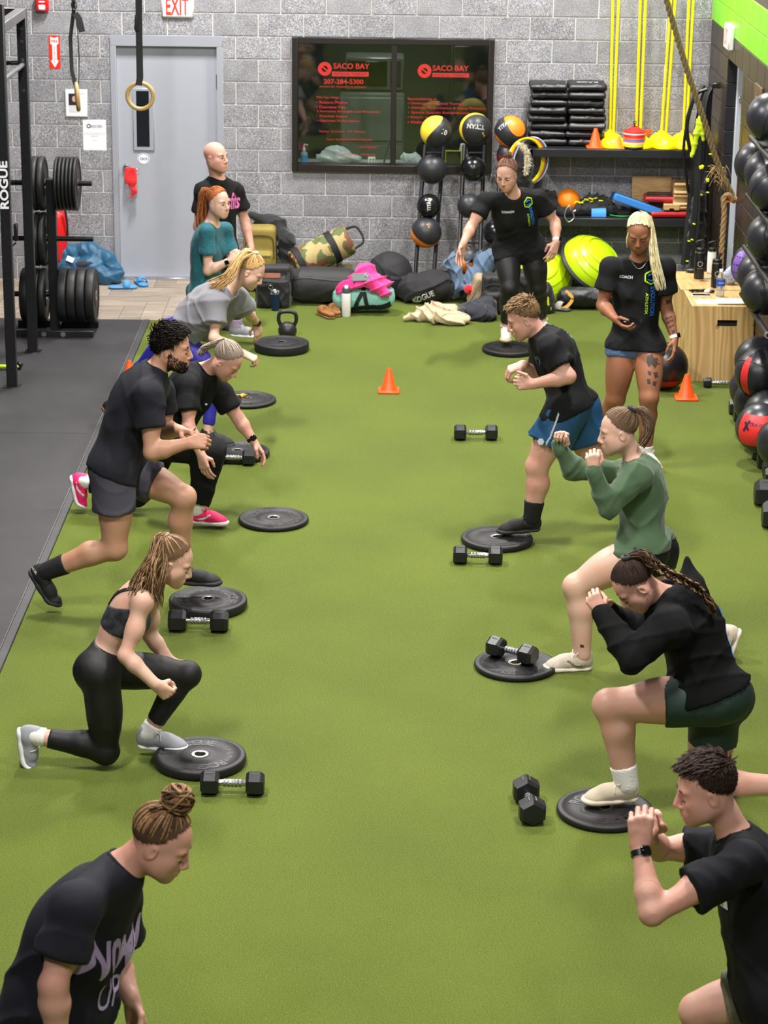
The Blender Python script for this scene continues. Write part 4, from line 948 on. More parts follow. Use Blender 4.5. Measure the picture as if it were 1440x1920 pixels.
# pads
MPAD=M('black_vinyl',(24,24,28),.42,var=.2,vscale=9,bump=.15,bscale=22)
k=0
ORD=('lowest','second','third','fourth','fifth','sixth','seventh','topmost')
for col,(u0,u1) in enumerate(((991,1062),(1060,1133))):
    x=(AT(u0,250,-.3)[0]+AT(u1,250,-.3)[0])/2
    for i in range(8):
        z=ST+.004+i*.0695; rr=random.Random(col*20+i); dx=rr.uniform(-.018,.018); dy=rr.uniform(-.03,.03)
        t=thing('wedge_pad',ORD[i]+' black vinyl pad in the '+('stack nearer the hoops' if col==0 else 'stack nearer the yellow poles'),'pad',(x+dx,-.225+dy*.4,z),rr.uniform(-.03,.03),'black pads stacked on the shelf')
        sd=SDF(); sd.box((0,0,.034),(.165,.135,.0335),.012); sd.box((0,-.13,.028),(.165,.025,.022),.012,k=.02)
        V,F=sd.mesh(.013,folds(.005,(30,16),col*9+i)); mkmesh('cover',V,F,MPAD,t,angle=180)
        MB().box((0,-.158,.036),(.30,.004,.006),.001).build('seam_piping',M('pad_seam',(60,60,64),.5),t)
        if i==7 and col==1: lettering('lettering','RAGE',M('white_print',(220,220,222),.6),(.0,-.05,.0695),np.diag([-1.,-1,1]),w=.19,h=.05,parent=t,bold=.02)
# cones on the shelf
def shz(u,v): return FL(u,v,ST)
cone((AT(1116,276,-.44)[0],-.425,ST),.95,'orange cone on the shelf beside the black pads'); cone((AT(1160,277,-.44)[0],-.445,ST),.58,'small orange cone on the shelf between the pads and the cup markers',M('orange_pale',(250,130,30),.5))
t=cone((3.42,-.16,ST+.055),.9,'orange cone lying on its side behind the yellow domes',rot=(0,1.25,.5))
# agility poles with dome bases
GA='yellow agility poles on the shelf'
PB=[(1144,237,1149,0,-.15),(1150.5,243,1160,0,-.36),(1193,240,1201,0,-.15),(1201,244,1210.5,0,-.36),(1241,243,1258,0,-.15),(1249.5,247,1266,0,-.37),(1282,240,1291.5,0,-.15),(1288,247,1300,0,-.36)]
for i,(ub,vb,ut,vt,y) in enumerate(PB):
    pb=AT(ub,vb,y); pt=AT(ut,vt,y+.06); d=nrm(pt-pb); base=pb-d*((pb[2]-ST-.03)/d[2]); R=.118
    t=thing('agility_pole',('yellow pole in the rear dome' if i%2==0 else 'yellow pole in the front dome')+', '+('pair nearest the black pads','pair behind the cup markers','pair behind the slanting rope','pair at the shelf end')[i//2],'agility pole',(base[0],y,ST+.002),0,GA)
    MB().lathe([(0,0),(R,0),(R,.008),(R*.97,.03),(R*.8,.066),(R*.5,.09),(.03,.10),(.026,.115),(.0135,.118),(0,.118)],32).build('dome_base',MYEL,t)
    o=np.array([base[0],y,ST+.002]); MB().cyl((0,0,.10),(pt-o)+d*.35,.0125,n=12).build('pole',MYEL,t)
# stacked cup markers hanging over the front edge
p=AT(1190,268,-.47); t=thing('cup_marker_stack','stack of coloured cup markers on a black carrier at the shelf edge','marker stack',(p[0],-.415,ST+.006))
cols=[('black_marker',(26,26,28)),('yellow_marker',(240,214,20)),('yellow_marker',(240,214,20)),('white_marker',(228,228,224)),('orange_marker',(240,110,40)),('blue_marker',(60,120,214)),('orange_marker',(240,110,40)),('red_marker',(222,36,32)),('red_marker',(222,36,32)),('white_marker',(228,228,224)),('red_marker',(222,36,32))]
for i,(n_,c_) in enumerate(cols):
    z=i*.0135; MB().lathe([(.096,z),(.1,z+.002),(.098,z+.012),(.06,z+.03),(.03,z+.052),(.026,z+.052),(.056,z+.028),(.09,z+.008)],30).build('marker',M(n_,c_,.45),t)
MB().cyl((0,0,.1),(0,0,.215),.006,n=8).build('carrier_stem',MBLACK,t); MB().tube([(.012*math.cos(a),0,.222+.014*math.sin(a)) for a in np.linspace(0,2*PI,12,endpoint=False)],.004,6,closed=True).build('carrier_loop',MBLACK,t)
# lower shelf
def lo(u,v): return FL(u,v,SL)
p=AT(1066,353,-.3); t=thing('rubber_ball','plain orange rubber ball on the lower shelf','ball',(p[0],-.3,SL)); MB().sphere((0,0,.113),.112,30,18).build('ball',M('orange_rubber',(255,138,20),.4,bump=.05,bscale=150),t); MB().tube([(.1125*math.cos(a),.1125*math.sin(a)*.3,.113+.1125*math.sin(a)*.95) for a in np.linspace(0,2*PI,30,endpoint=False)],.002,4,closed=True).build('seam',M('orange_seam',(220,110,10),.5),t)
def pile(name,label,cat,c,ells,mat,vox=.012,fo=(.012,(45,25),1),clipz=None,straps=()):
    sd=SDF()
    for (dx,dy,dz),(a,b_,c_) in ells: sd.ell(np.asarray(c)+np.array([dx,dy,dz]),(a,b_,c_),k=.05)
    V,F=sd.mesh(vox,folds(*fo),clips=[((0,0,c[2] if clipz is None else clipz),(0,0,-1))])
    t=thing(name,label,cat,c); mkmesh('fabric',V,F,mat,t,world=True,angle=180)
    for nm,pts,w,th,up,m_ in straps: MB().ribbon(bez([np.asarray(c)+np.asarray(q) for q in pts],18),w,th,up).build(nm,m_,t,world=True)
    return t
MBF=M('black_fabric',(20,21,25),.8,var=.2,vscale=12,bump=.12,bscale=90,sheen=.25); MNV=M('navy_fabric',(28,30,44),.8,var=.15,vscale=12,bump=.1,bscale=120,sheen=.3); MYST=M('neon_yellow',(226,230,20),.6)
c=AT(1108,400,-.28); c[2]=SL
t=pile('speed_ladder','tangled black speed ladder with yellow rungs on the lower shelf','agility ladder',c,[((0,0,.06),(.19,.14,.07)),((.06,.0,.11),(.12,.1,.06)),((-.12,-.05,.05),(.1,.09,.06)),((.14,0,.05),(.1,.12,.05))],MBF,.012,(.018,(55,30),4))
for i in range(14):
    a=RNG.uniform(-.17,.1); b_=RNG.uniform(-.13,-.06); MB().box((a,b_,.09+.05*(1-abs(a)/.2)+RNG.uniform(-.02,.02)),(.045,.012,.012),.004,R=rotm(RNG.uniform(-.6,.6),RNG.uniform(-.7,.3),RNG.uniform(-.6,.6))).build('yellow_rung',MYST,t)
c=AT(1040,405,-.3); c[2]=SL; t=pile('equipment_bag','black drawstring bag crumpled beside the orange ball','bag',c,[((0,.04,.06),(.16,.14,.08)),((-.08,.06,.12),(.12,.1,.08)),((.1,-.05,.03),(.1,.1,.04))],MBF,.013,(.016,(50,28),9))
t=thing('steel_snap_hook','white metal snap hook loop hanging over the lower shelf edge','hook',AT(1068,404,-.52)-np.array([0,0,0])); lp=MB(); lp.tube(bez([(-.03,0,.06),(-.045,-.01,.0),(-.01,-.012,-.055),(.04,-.005,-.02),(.03,0,.03),(.055,0,.05)],24),.005,6); lp.tube(bez([(-.03,.01,.06),(0,.01,.09),(.01,.01,.05)],12),.005,6); lp.build('wire_loop',M('silver_wire',(196,198,200),.3,metal=.8),t)
t=thing('handle_grip','white triangular cable handle beside the orange ball','handle',AT(1036,382,-.4)*np.array([1,1,0])+np.array([0,0,SL+.03])); hb=MB(); hb.tube([(-.03,0,0),(0,0,.07),(.03,0,0)],.008,8,closed=True); hb.build('frame',M('pale_grey_plastic',(190,192,196),.4),t)
t=thing('foam_balance_pad','long blue foam pad leaning across the lower shelf','foam pad',AT(1192,395,-.33)*np.array([1,1,0])+np.array([0,0,SL+.006])); MB().box((0,0,.095),(.45,.26,.07),.012,R=rotm(-.1,.33,0)).build('foam',M('blue_foam',(48,118,196),.8,bump=.2,bscale=150),t)
t=thing('foam_roller_half','short blue half-round foam block at the lower shelf edge','foam block',lo(1122,405)+np.array([0,.01,0])); MB().prism([(.055*math.cos(a),.07*math.sin(a)) for a in np.linspace(0,PI,12)],.13,(-.065,0,.001),np.stack([np.array([0,1.,0]),np.array([0,0,1.]),np.array([1.,0,0])],1)).build('foam',M('blue_foam_light',(62,140,214),.7),t)
def step(loc,rz,label,ry=0):
    t=thing('aerobic_step',label,'step platform',loc,rz); t.rotation_euler=(0,ry,rz); sd=SDF(); sd.box((0,0,.03),(.20,.11,.028),.026); V,F=sd.mesh(.01); mkmesh('base',V,F,M('step_red',(168,20,26),.4),t,angle=180); MB().box((0,.0,.062),(.34,.17,.016),.007).build('top_mat',MBB,t); lettering('lettering','TRAINING STEP',MWHITE,(0,-.02,.0703),RUP,w=.2,parent=t,bold=.0); return t
step(AT(1248,376,-.3)*np.array([1,1,0])+np.array([0,0,SL+.125]),-.05,'red step platform with a black top resting on the wooden block')
step(AT(1257,412,-.36)*np.array([1,1,0])+np.array([0,0,SL+.0]),.05,'red step platform flat on the lower shelf under the wooden block')
MPIN=M('pale_wood',(204,168,116),.55,col2=(176,136,86),vscale=8,stretch=(1,1,7))
t=thing('wooden_block','small notched wooden block between the two red steps','wood block',AT(1258,403,-.42)*np.array([1,1,0])+np.array([0,0,SL+.0715])); bl=MB(); bl.box((-.045,0,.025),(.05,.09,.05),.003); bl.box((.045,0,.025),(.05,.09,.05),.003); bl.box((0,.0,.033),(.05,.09,.034),.002); bl.build('block',MPIN,t)
for i,(z,w) in enumerate(((0,.20),(.105,.20),(.21,.21))):
    t=thing('wooden_hold',('lowest','middle','topmost')[i]+' notched wooden hold stacked at the end of the lower shelf','wood block',(3.83,-.34,SL+z+.001)); sd=SDF(); sd.box((0,0,.052),(.085,w/2+.01,.051),.01); sd.cone((-.1,-w/2-.005,.05),(.1,-w/2-.005,.05),.024,.024,op=1,k=.01); V,F=sd.mesh(.01); mkmesh('hold',V,F,MPIN,t,angle=60)
t=thing('wooden_plank','pale wooden plank standing behind the red steps','plank',(3.58,-.1,SL+.001)); MB().box((0,0,.16),(.36,.04,.318),.005).build('board',MPIN,t)
t=thing('sliding_disc','green-edged black sliding disc on the lower shelf','disc',lo(1165,405)+np.array([-.0,.06,0])); MB().lathe([(0,0),(.10,0),(.115,.006),(.112,.012),(.1,.014),(0,.016)],30).build('disc',MBB,t); MB().lathe([(.112,.003),(.119,.007),(.112,.012)],30).build('rim',M('green_rim',(30,150,60),.5),t)
# BOSU balls under the shelf
def bosu(c,R,label):
    t=thing('balance_dome',label,'balance trainer',c); t.rotation_euler=Matrix(R.tolist()).to_euler()
    MB().lathe([(0,-.055),(.26,-.05),(.305,-.03),(.315,0),(.3,.02),(0,.02)],44).build('platform',M('dome_base_black',(26,26,30),.5),t)
    MB().lathe([(.297,.01),(.295,.03),(.285,.07),(.255,.125),(.2,.175),(.12,.208),(.05,.219),(0,.22)],44).build('dome',MLIME,t)
    rg=MB()
    for r_,z in((.27,.1),(.225,.155),(.16,.195)): rg.lathe([(r_+.004,z-.006),(r_+.0065,z),(r_,z+.006)],44)
    rg.build('rib',M('lime_rib',(170,206,14),.3),t)
    nv=nrm(np.array([.8,0,.85])); return t
bn=nrm(np.array([.62,-.52,.72])); c=AT(1086,512,-.62); bosu((3.0,-.66,.315),frame(nrm((.55,-.45,.75)),(1,0,0)),'lime balance dome leaning on the other one under the shelf')
bosu((2.56,-.60,.165),frame(nrm((-.05,-.6,.8)),(1,0,0)),'lime balance dome lying low beside the leaning coach')
# black roll with straps
c=FL(1085,562); t=thing('padded_roll','black padded roll lying under the lime domes','padded roll',(3.02,-.98,0)); sd=SDF(); sd.cone((-.24,0,.1),(.36,.03,.1),.095,.1,k=.02); V,F=sd.mesh(.012,folds(.008,(40,22),12),clips=[((0,0,.001),(0,0,-1))]); mkmesh('fabric',V,F,M('black_nylon',(22,22,26),.45,var=.15,bump=.1,bscale=60),t,angle=180)
MB().ribbon(bez([(-.26,-.06,.17),(-.2,-.11,.12),(-.24,-.12,.05),(-.3,-.12,.02)],14),.03,.004,(0,.3,1)).build('strap',M('gold_strap',(206,160,70),.6),t)
# hanging straps in the corner
GS='suspension straps hanging in the corner'
t=thing('hanging_strap_bundle','bundle of black suspension straps with yellow tabs hanging in the corner','strap bundle',(3.93,-.75,.0))
MB().box((.1,.0,1.95),(.08,.05,.05),.01).build('wall_hook',MBLACK,t)
for i in range(9):
    r_=random.Random(i); x0=r_.uniform(-.08,.07); y0=r_.uniform(-.16,.1)
    P=bez([(.06,0,1.95),(x0*.6+.02,y0*.5,1.8),(x0,y0,1.3),(x0+r_.uniform(-.03,.03),y0+r_.uniform(-.04,.04),.85),(x0+r_.uniform(-.06,.04),y0,r_.uniform(.25,.6))],24)
    MB().ribbon(P,.042,.006,(r_.uniform(.4,1),r_.uniform(-.7,.2),0)).build('strap',MSTR,t)
for i in range(11):
    r_=random.Random(50+i); MB().box((r_.uniform(-.1,.06),-.17+r_.uniform(-.02,.02),r_.uniform(.4,1.75)),(.026,.010,.012+.02*(i%4==0)),.003,R=rotm(0,r_.uniform(-.4,.4),0)).build('yellow_tab',MYST,t)
sd=SDF(); sd.cone((-.05,-.17,1.66),(-.1,-.17,1.35),.03,.012,flat=((0,1,0),.5)); sd.cone((-.04,-.17,1.7),(-.01,-.17,1.5),.022,.012); V,F=sd.mesh(.008,folds(.004,(60,30),3)); mkmesh('yellow_handle_pad',V,F,M('neon_pad',(190,214,30),.6),t,angle=180)
sd=SDF(); sd.cone((0,0,.15),(0,0,.95),.09,.07,k=.03); sd.cone((-.02,-.06,.3),(0,-.05,.7),.06,.05,k=.03); V,F=sd.mesh(.014,folds(.016,(45,25),14)); mkmesh('black_harness',V,F,MBF,t,angle=180)
MB().tube(bez([(-.09,0,1.35),(-.14,-.02,1.6),(-.08,-.02,1.86),(.02,-.02,1.92)],20),.018,8).build('rubber_tube',MBLACK,t); MB().tube(bez([(-.09,.03,1.0),(-.155,0,1.4),(-.1,0,1.8),(0,0,1.95)],20),.014,8).build('rubber_tube',MBLACK,t)
# climbing rope tied to an orange hook
MROPE=M('manila_rope',(158,128,84),.85,var=.2,vscale=60,bump=.6,bscale=220); MROPE2=M('manila_rope_dark',(122,104,66),.85,var=.2,vscale=60,bump=.6,bscale=220)
def rope(parent,P,r,mat,pitch=.16):
    P=np.asarray(P); L=np.r_[0,np.cumsum(np.linalg.norm(np.diff(P,axis=0),axis=1))]; n=max(12,int(L[-1]/.014)); s=np.linspace(0,L[-1],n); Q=np.stack([np.interp(s,L,P[:,i]) for i in range(3)],1)
    T=np.gradient(Q,axis=0); X=[];x=np.array([.2,.9,.1])
    for i in range(n): t_=nrm(T[i]); x=nrm(x-t_*np.dot(x,t_)); X.append((x,np.cross(t_,x)))
    for k in range(3):
        W=[Q[i]+r*.5*(X[i][0]*math.cos(2*PI*s[i]/pitch+k*2*PI/3)+X[i][1]*math.sin(2*PI*s[i]/pitch+k*2*PI/3)) for i in range(n)]
        MB().tube(W,r*.56,7).build('rope_strand',mat,parent,world=True)
hk_=AT(1376,374,-2.16); t=thing('climbing_rope','thick manila climbing rope slung from above and tied back to an orange hook','rope',(hk_[0],-2.16,hk_[2]))
up=AT(1236,-60,-2.35); mids=[up,AT(1250,0,-2.33),AT(1288,130,-2.28),AT(1318,220,-2.24),AT(1345,305,-2.2),AT(1374,368,-2.17)]
rope(t,bez(mids,60),.025,MROPE2); rope(t,bez([AT(1374,368,-2.17),AT(1376,377,-2.2),AT(1366,366,-2.22),AT(1357,372,-2.23),AT(1358,400,-2.24),AT(1355,440,-2.26),AT(1351,505,-2.28)],60),.024,MROPE)
fz=MB()
for i in range(46):
    c=AT(random.uniform(1338,1362),random.uniform(308,345),-2.2); d=np.array([random.uniform(-.09,.07),random.uniform(-.05,.03),random.uniform(-.13,.03)]); fz.tube(bez([c,c+d*.5+np.array([0,0,.012]),c+d],6),[.0022]*3+[.001]*(len(bez([c,c,c],6))-3),4)
tag(fz.build('frayed_fibres',M('rope_fibre',(190,158,108),.9),t,world=True),kind='stuff')
p=AT(1370,377,-2.14); t=thing('rope_hook','orange coated steel hook on the door jamb holding the rope','hook',(4.05,-2.14,p[2])); q=AT(1385,371,-2.14)-np.array([4.05,-2.14,p[2]]); MB().tube([(.012,0,.035),AT(1384,378,-2.18)-np.array(t.location),AT(1360,378,-2.24)-np.array(t.location),AT(1357,374,-2.24)-np.array(t.location)],.008,8).build('hook',M('orange_coat',(240,110,20),.5),t)
# --- vertical ball rack by the window
MB5=M('ball_matt_black',(40,41,46),.42,var=.08,vscale=5); MB6=M('ball_gloss_black',(20,21,24),.22); MYB=M('ball_yellow',(232,204,56),.5); MOB=M('ball_orange',(236,132,30),.5)
for nm,(ul,ur),(tl,tr_) in (('left',(776,811),(797,832)),('middle',(857,898),(871,908)),('right',(925,962),(940,974))):
    a0,b0=AT(ul,512,-.62),AT(ur,512,-.62); a0[2]=b0[2]=0.; a1,b1=AT(tl,272,-.12),AT(tr_,272,-.12)
    t=thing('ball_ladder',{'left':'black ball ladder holding a black and orange ball at its foot','middle':'black ball ladder between the other two in front of the window','right':'black ball ladder behind the leaning coach'}[nm],'ball rack',((a0[0]+b0[0])/2,-.4,0))
    for P,Q in((a0,a1),(b0,b1)): MB().tube([P,P*.35+Q*.65,Q],.019,8).build('rail',MBLACK,t,world=True)
    for s_ in(.36,.62,.95): P=a0+(a1-a0)*s_; Q=b0+(b1-b0)*s_; MB().tube([P,Q],.009,6).build('rung',MBLACK,t,world=True)
def mball(u,v,rp,label,base,pan=None,seedR=None,Y=-.42,text=None):
    p=AT(u,v,Y); sc=CF/((p-CC)@_f); r=rp/sc; t=thing('medicine_ball',label,'medicine ball',p)
    b=MB().sphere((0,0,0),r,48,28).build('ball',base,t)
    if pan:
        mat,R,(w0,w1)=pan; V=[];F=[]; n=64; m_=15
        # wavy band of the second colour around the ball
        for i in range(n):
            a=2*PI*i/n; e0=w0+.16*math.sin(2*a); e1=w1+.16*math.sin(2*a+.6)
            for j in range(m_):
                e=e0+(e1-e0)*j/(m_-1); e=max(-1.57,min(1.57,e)); V.append(R@(np.array([math.cos(e)*math.cos(a),math.cos(e)*math.sin(a),math.sin(e)])*r*1.018))
        for i in range(n):
            for j in range(m_-1): F.append((i*m_+j,((i+1)%n)*m_+j,((i+1)%n)*m_+j+1,i*m_+j+1))
        mkmesh('colour_panel',np.array(V),F,mat,b,angle=180)
    if text: 
        s_,Rt,h_=text; V,Fc=txt(s_,.02); V=V*h_/.72; W=[]
        for x,y,_ in V: W.append(Rt@(np.array([math.sin(x/r)*math.cos(y/r),math.sin(y/r),math.cos(x/r)*math.cos(y/r)])*r*1.024))
        mkmesh('lettering',np.array(W),Fc,M('ball_print',(206,204,198),.6),b,smooth=False)
    return t
def facing(rz): # frame whose z points to the viewer side (-Y, slightly up) rotated by rz in its plane
    z=nrm((0,-.95,.3)); x=np.array([1,0,0.]); y=np.cross(z,x); return np.stack([x*math.cos(rz)+y*math.sin(rz),-x*math.sin(rz)+y*math.cos(rz),z],1)
mball(818,247,30,'yellow and black medicine ball with a mostly yellow face atop the first ladder',MYB,(MB5,frame((.93,-.1,-.45)),(-.15,1.55)),text=('10',facing(-.3)@rotm(0,.55,0),.045))
mball(891,242,30,'yellow and black medicine ball with lettering atop the middle ladder',MYB,(MB5,frame((.5,-.86,-.2)),(.1,1.55)),text=('TITAN',facing(PI-.1),.04))
mball(957,247,30,'orange and black medicine ball atop the third ladder beside the pads',MOB,(MB5,frame((.35,-.6,.75)),(-.3,.75)),text=('TITAN',facing(.6)@rotm(-.5,-.2,0),.035))
mball(810,317,28,'matt black medicine ball below the mostly yellow one',MB5)
mball(887,316,24,'glossy black medicine ball below the lettered yellow one',MB6)
mball(804,386,23,'small black medicine ball with white lettering above the orange one',MB6,Y=-.48,text=('TITAN',facing(PI/2),.03))
mball(880,386,23,'plain small black medicine ball half behind the leaning coach',MB5,Y=-.48)
mball(799,436,29,'black medicine ball with an orange rim at the foot of the first ladder',MOB,(MB5,frame((.1,-.72,.55)),(.3,1.56)),Y=-.52)
mball(877,488,27,'orange medicine ball with a black cap behind the blue-grey jacket',MOB,(MB5,frame((0,-.3,.95)),(.4,1.57)),Y=-.5)
mball(955,292,24,'dark red medicine ball behind the head of the leaning coach',M('ball_maroon',(110,34,34),.45),(MB5,frame((-.2,-.5,.8)),(.5,1.57)))
mball(930,436,24,'black medicine ball low on the third ladder behind the leaning coach',MB6,Y=-.48)
# hoops + fur trimmed jacket
hc=AT(984,303,-.55)
for i,(n_,c_) in enumerate((('yellow_hoop',(246,222,20)),('yellow_hoop',(246,222,20)),('orange_hoop',(238,120,24)),('blue_hoop',(50,84,150)),('white_hoop',(214,224,220)))):
    R=frame((.62,-.78,.02),(0,0,1)); c=hc+np.array([.012*i+.0,.012*i,0])*1.2
    t=thing('agility_hoop',['yellow agility hoop hung outermost over the fur-trimmed jacket','yellow agility hoop behind the outermost one','orange agility hoop in the middle of the set','blue agility hoop behind the orange one','white agility hoop nearest the shelf'][i],'hoop',c,0,'agility hoops hung by the shelf')
    MB().tube([R@np.array([.205*math.cos(a),.205*math.sin(a),0]) for a in np.linspace(0,2*PI,48,endpoint=False)],.0085,8,closed=True).build('hoop',M(n_,c_,.4),t)
t=thing('hooded_coat','black coat with a pale fur hood trim hung through the hoops','coat',hc+np.array([-.02,-.02,-.45])); sd=SDF(); o=hc
sd.ell(o+(-.03,-.03,-.02),(.11,.07,.15)); sd.ell(o+(-.05,.0,-.2),(.12,.08,.2),k=.06); V,F=sd.mesh(.012,folds(.014,(40,24),21)); mkmesh('shell',V,F,MBF,t,world=True,angle=180)
fur=MB()
for i in range(420):
    s_=random.random(); c=bez([o+(-.06,-.1,.17),o+(.0,-.12,.13),o+(.02,-.12,.03),o+(.0,-.12,-.1)],30)[int(s_*29)]; d=np.array([random.gauss(0,1),random.gauss(-.5,.6),random.gauss(0,1)]); d=nrm(d)*random.uniform(.025,.045); fur.tube([c,c+d*.5,c+d+np.array([0,0,-.006])],[.0022,.0016,.0005],3,caps=False)
tag(fur.build('fur_trim',M('pale_fur',(206,196,172),.9,var=.2,vscale=60),t,world=True),kind='stuff')
sd=SDF(); sd.cone(o+(-.06,-.1,.17),o+(.01,-.11,.1),.018,.022); sd.cone(o+(.01,-.11,.1),o+(.0,-.11,-.1),.022,.018); V,F=sd.mesh(.008,folds(.006,(90,60),3)); mkmesh('fur_core',V,F,M('fur_core',(190,178,150),.9),t,world=True,angle=180)
# ================================================================ BAGS AND CLOTHES ON THE FLOOR
def cloth(name,label,cat,c,prims,mat,vox=.011,fo=(.012,(45,25),1),zc=0.002,parts=True,fabric='fabric'):
    """prims: list of ('e',center,radii[,R]) or ('c',a,b,ra,rb[,flat]) or ('b',center,half,round[,R]) relative to c (c on the floor)"""
    c=np.asarray(c,float); sd=SDF()
    for p in prims:
        if p[0]=='e': sd.ell(c+np.asarray(p[1]),p[2],p[3] if len(p)>3 else None,k=.04)
        elif p[0]=='c': sd.cone(c+np.asarray(p[1]),c+np.asarray(p[2]),p[3],p[4],k=.04,flat=p[5] if len(p)>5 else None)
        else: sd.box(c+np.asarray(p[1]),p[2],p[3],p[4] if len(p)>4 else None,k=.03)
    V,F=sd.mesh(vox,folds(*fo),clips=[((0,0,c[2]+zc),(0,0,-1))]); t=thing(name,label,cat,c); o=mkmesh(fabric,V,F,mat,t,world=True,angle=180); t['_']=0; del t['_']; return t,o
def strip(t,o,nm,pts,w,mat,up=(0,0,1),th=.006,parent=None,off=.004,n=24):
    """strap laid on a cloth object's surface: each point is dropped on the nearest surface point"""
    bv=BVHTree.FromPolygons([v.co[:] for v in o.data.vertices],[tuple(p.vertices) for p in o.data.polygons]); P=[];U=[]
    for q in bez(pts,n):
        l,nn,_,_=bv.find_nearest(Vector(q)); P.append(np.array(l)+np.array(nn)*off); U.append(np.array(nn))
    P=np.array(P); T=np.gradient(P,axis=0); side=[np.cross(U[i],nrm(T[i])) for i in range(len(P))]
    return MB().ribbon(P,w,th,np.array(side)).build(nm,mat,parent or t)
def spray(o,q0,R,s,w,mat,name='lettering',h=None,bold=.015,off=.003,sub=0,parent=None,ray=None):
    """lettering projected on a mesh object along R's -z"""
    V,F=txt(s,bold); V=V.copy(); e=V.max(0)-V.min(0); sx=w/e[0]; sy=(h/e[1]) if h else sx; V=V*np.array([sx,sy,1]); V[:,2]=0
    # refine long edges so the print follows the surface
    import bmesh
    if sub:
        bm=bmesh.new(); vs=[bm.verts.new(v) for v in V]
        for f in F:
            try: bm.faces.new([vs[i] for i in f])
            except Exception: pass
        bmesh.ops.triangulate(bm,faces=bm.faces[:])
        for _ in range(4):
            le=[e_ for e_ in bm.edges if e_.calc_length()>sub]
            if not le: break
            bmesh.ops.subdivide_edges(bm,edges=le,cuts=1); bmesh.ops.triangulate(bm,faces=bm.faces[:])
        bm.verts.ensure_lookup_table(); V=np.array([v.co[:] for v in bm.verts]); F=[tuple(x.index for x in f.verts) for f in bm.faces]; bm.free()
    bv=BVHTree.FromPolygons([v.co[:] for v in o.data.vertices],[tuple(p.vertices) for p in o.data.polygons]); W=[]; d=-(R[:,2] if ray is None else nrm(ray))
    for v in V:
        q=np.asarray(q0)+R@v; l,nn,_,_=bv.ray_cast(Vector(q-d*.3),Vector(d))
        if l is None: l,nn,_,_=bv.find_nearest(Vector(q))
        W.append(np.array(l)+np.array(nn)*off)
    return mkmesh(name,np.array(W),F,mat,parent or o,smooth=False)
MNYL=M('black_nylon_matt',(21,21,24),.6,var=.18,vscale=10,bump=.1,bscale=140,sheen=.15)
# 1 black satchel
c=FL(512,580); t,o=cloth('satchel','black satchel with an open flap and brown leather inside by the tumbler','bag',(c[0],c[1]+.12,0),[('b',(0,0,.13),(.155,.11,.13),.04),('b',(.02,.05,.3),(.14,.07,.07),.04)],MNYL,.012,(.01,(35,20),31))
MB().box((-.02,-.065,.288),(.17,.012,.05),.006,R=rotm(-.4,0,0)).build('leather_lining',M('tan_leather',(120,66,32),.5,var=.15),t); strip(t,o,'shoulder_strap',[(-.17,-.02,.05),(-.16,-.06,.2),(-.1,-.1,.27),(.1,-.11,.26),(.17,-.05,.3),(.17,.02,.1)],.035,MSTR)
MB().tube([(-.02+.018*math.cos(a),-.135,.2+.018*math.sin(a)) for a in np.linspace(0,2*PI,14,endpoint=False)],.003,6,closed=True).build('d_ring',MCHR,t)
# 2 olive backpack + coat draped
t,o=cloth('backpack','olive tan backpack standing against the block wall','backpack',(AT(487,470,-.4)[0],-.33,0),[('b',(0,0,.30),(.15,.1,.29),.05),('b',(-.0,-.11,.2),(.12,.05,.16),.04)],M('olive_nylon',(140,122,52),.65,var=.1,bump=.1,bscale=160),.012,(.006,(30,18),32))
strip(t,o,'zip',[(-.13,-.1,.42),(-.1,-.12,.5),(.1,-.12,.5),(.13,-.1,.42),(.13,-.1,.3)],.012,M('zip_dark',(82,72,34),.5)); strip(t,o,'pocket_zip',[(-.1,-.15,.33),(0,-.16,.335),(.1,-.15,.33)],.01,MATS['zip_dark']); strip(t,o,'side_strap',[(.15,-.04,.5),(.16,-.05,.3),(.15,-.04,.1)],.025,MSTR)
x=AT(495,440,-.25)[0]; t,o=cloth('draped_coat','black coat draped over the olive backpack','coat',(x,-.24,0),[('c',(-.12,.02,.66),(.06,.04,.58),.05,.07),('c',(.06,.04,.58),(.2,.02,.42),.08,.07),('c',(.2,.02,.42),(.23,0,.12),.07,.05),('e',(.05,.08,.55),(.17,.07,.12))],MBF,.012,(.024,(40,22),33),zc=.1)
# 3/4 camouflage sandbags
m,N,L,b=nodes_mat('camouflage'); tc=N.new('ShaderNodeTexCoord'); n1=noise(N,L,tc.outputs['Object'],9.,2.,.4); n2=noise(N,L,tc.outputs['Object'],7.,2.,.4)
mp=N.new('ShaderNodeMapping'); mp.inputs['Location'].default_value=(5,3,2); L.new(tc.outputs['Object'],mp.inputs[0]); L.new(mp.outputs[0],n2.inputs['Vector'])
r1=ramp(N,[(.0,(168,148,98)),(.52,(168,148,98)),(.53,(86,98,52)),(1,(86,98,52))]); r1.color_ramp.interpolation='CONSTANT'; L.new(n1.outputs['Fac'],r1.inputs[0])
g2=N.new('ShaderNodeMath'); g2.operation='GREATER_THAN'; g2.inputs[1].default_value=.57; L.new(n2.outputs['Fac'],g2.inputs[0]); c_=mixc(N,L,r1.outputs[0],lin((110,72,46)),g2.outputs[0]); L.new(c_,b.inputs['Base Color']); b.inputs['Roughness'].default_value=.7
MCAM=MATS['camouflage']
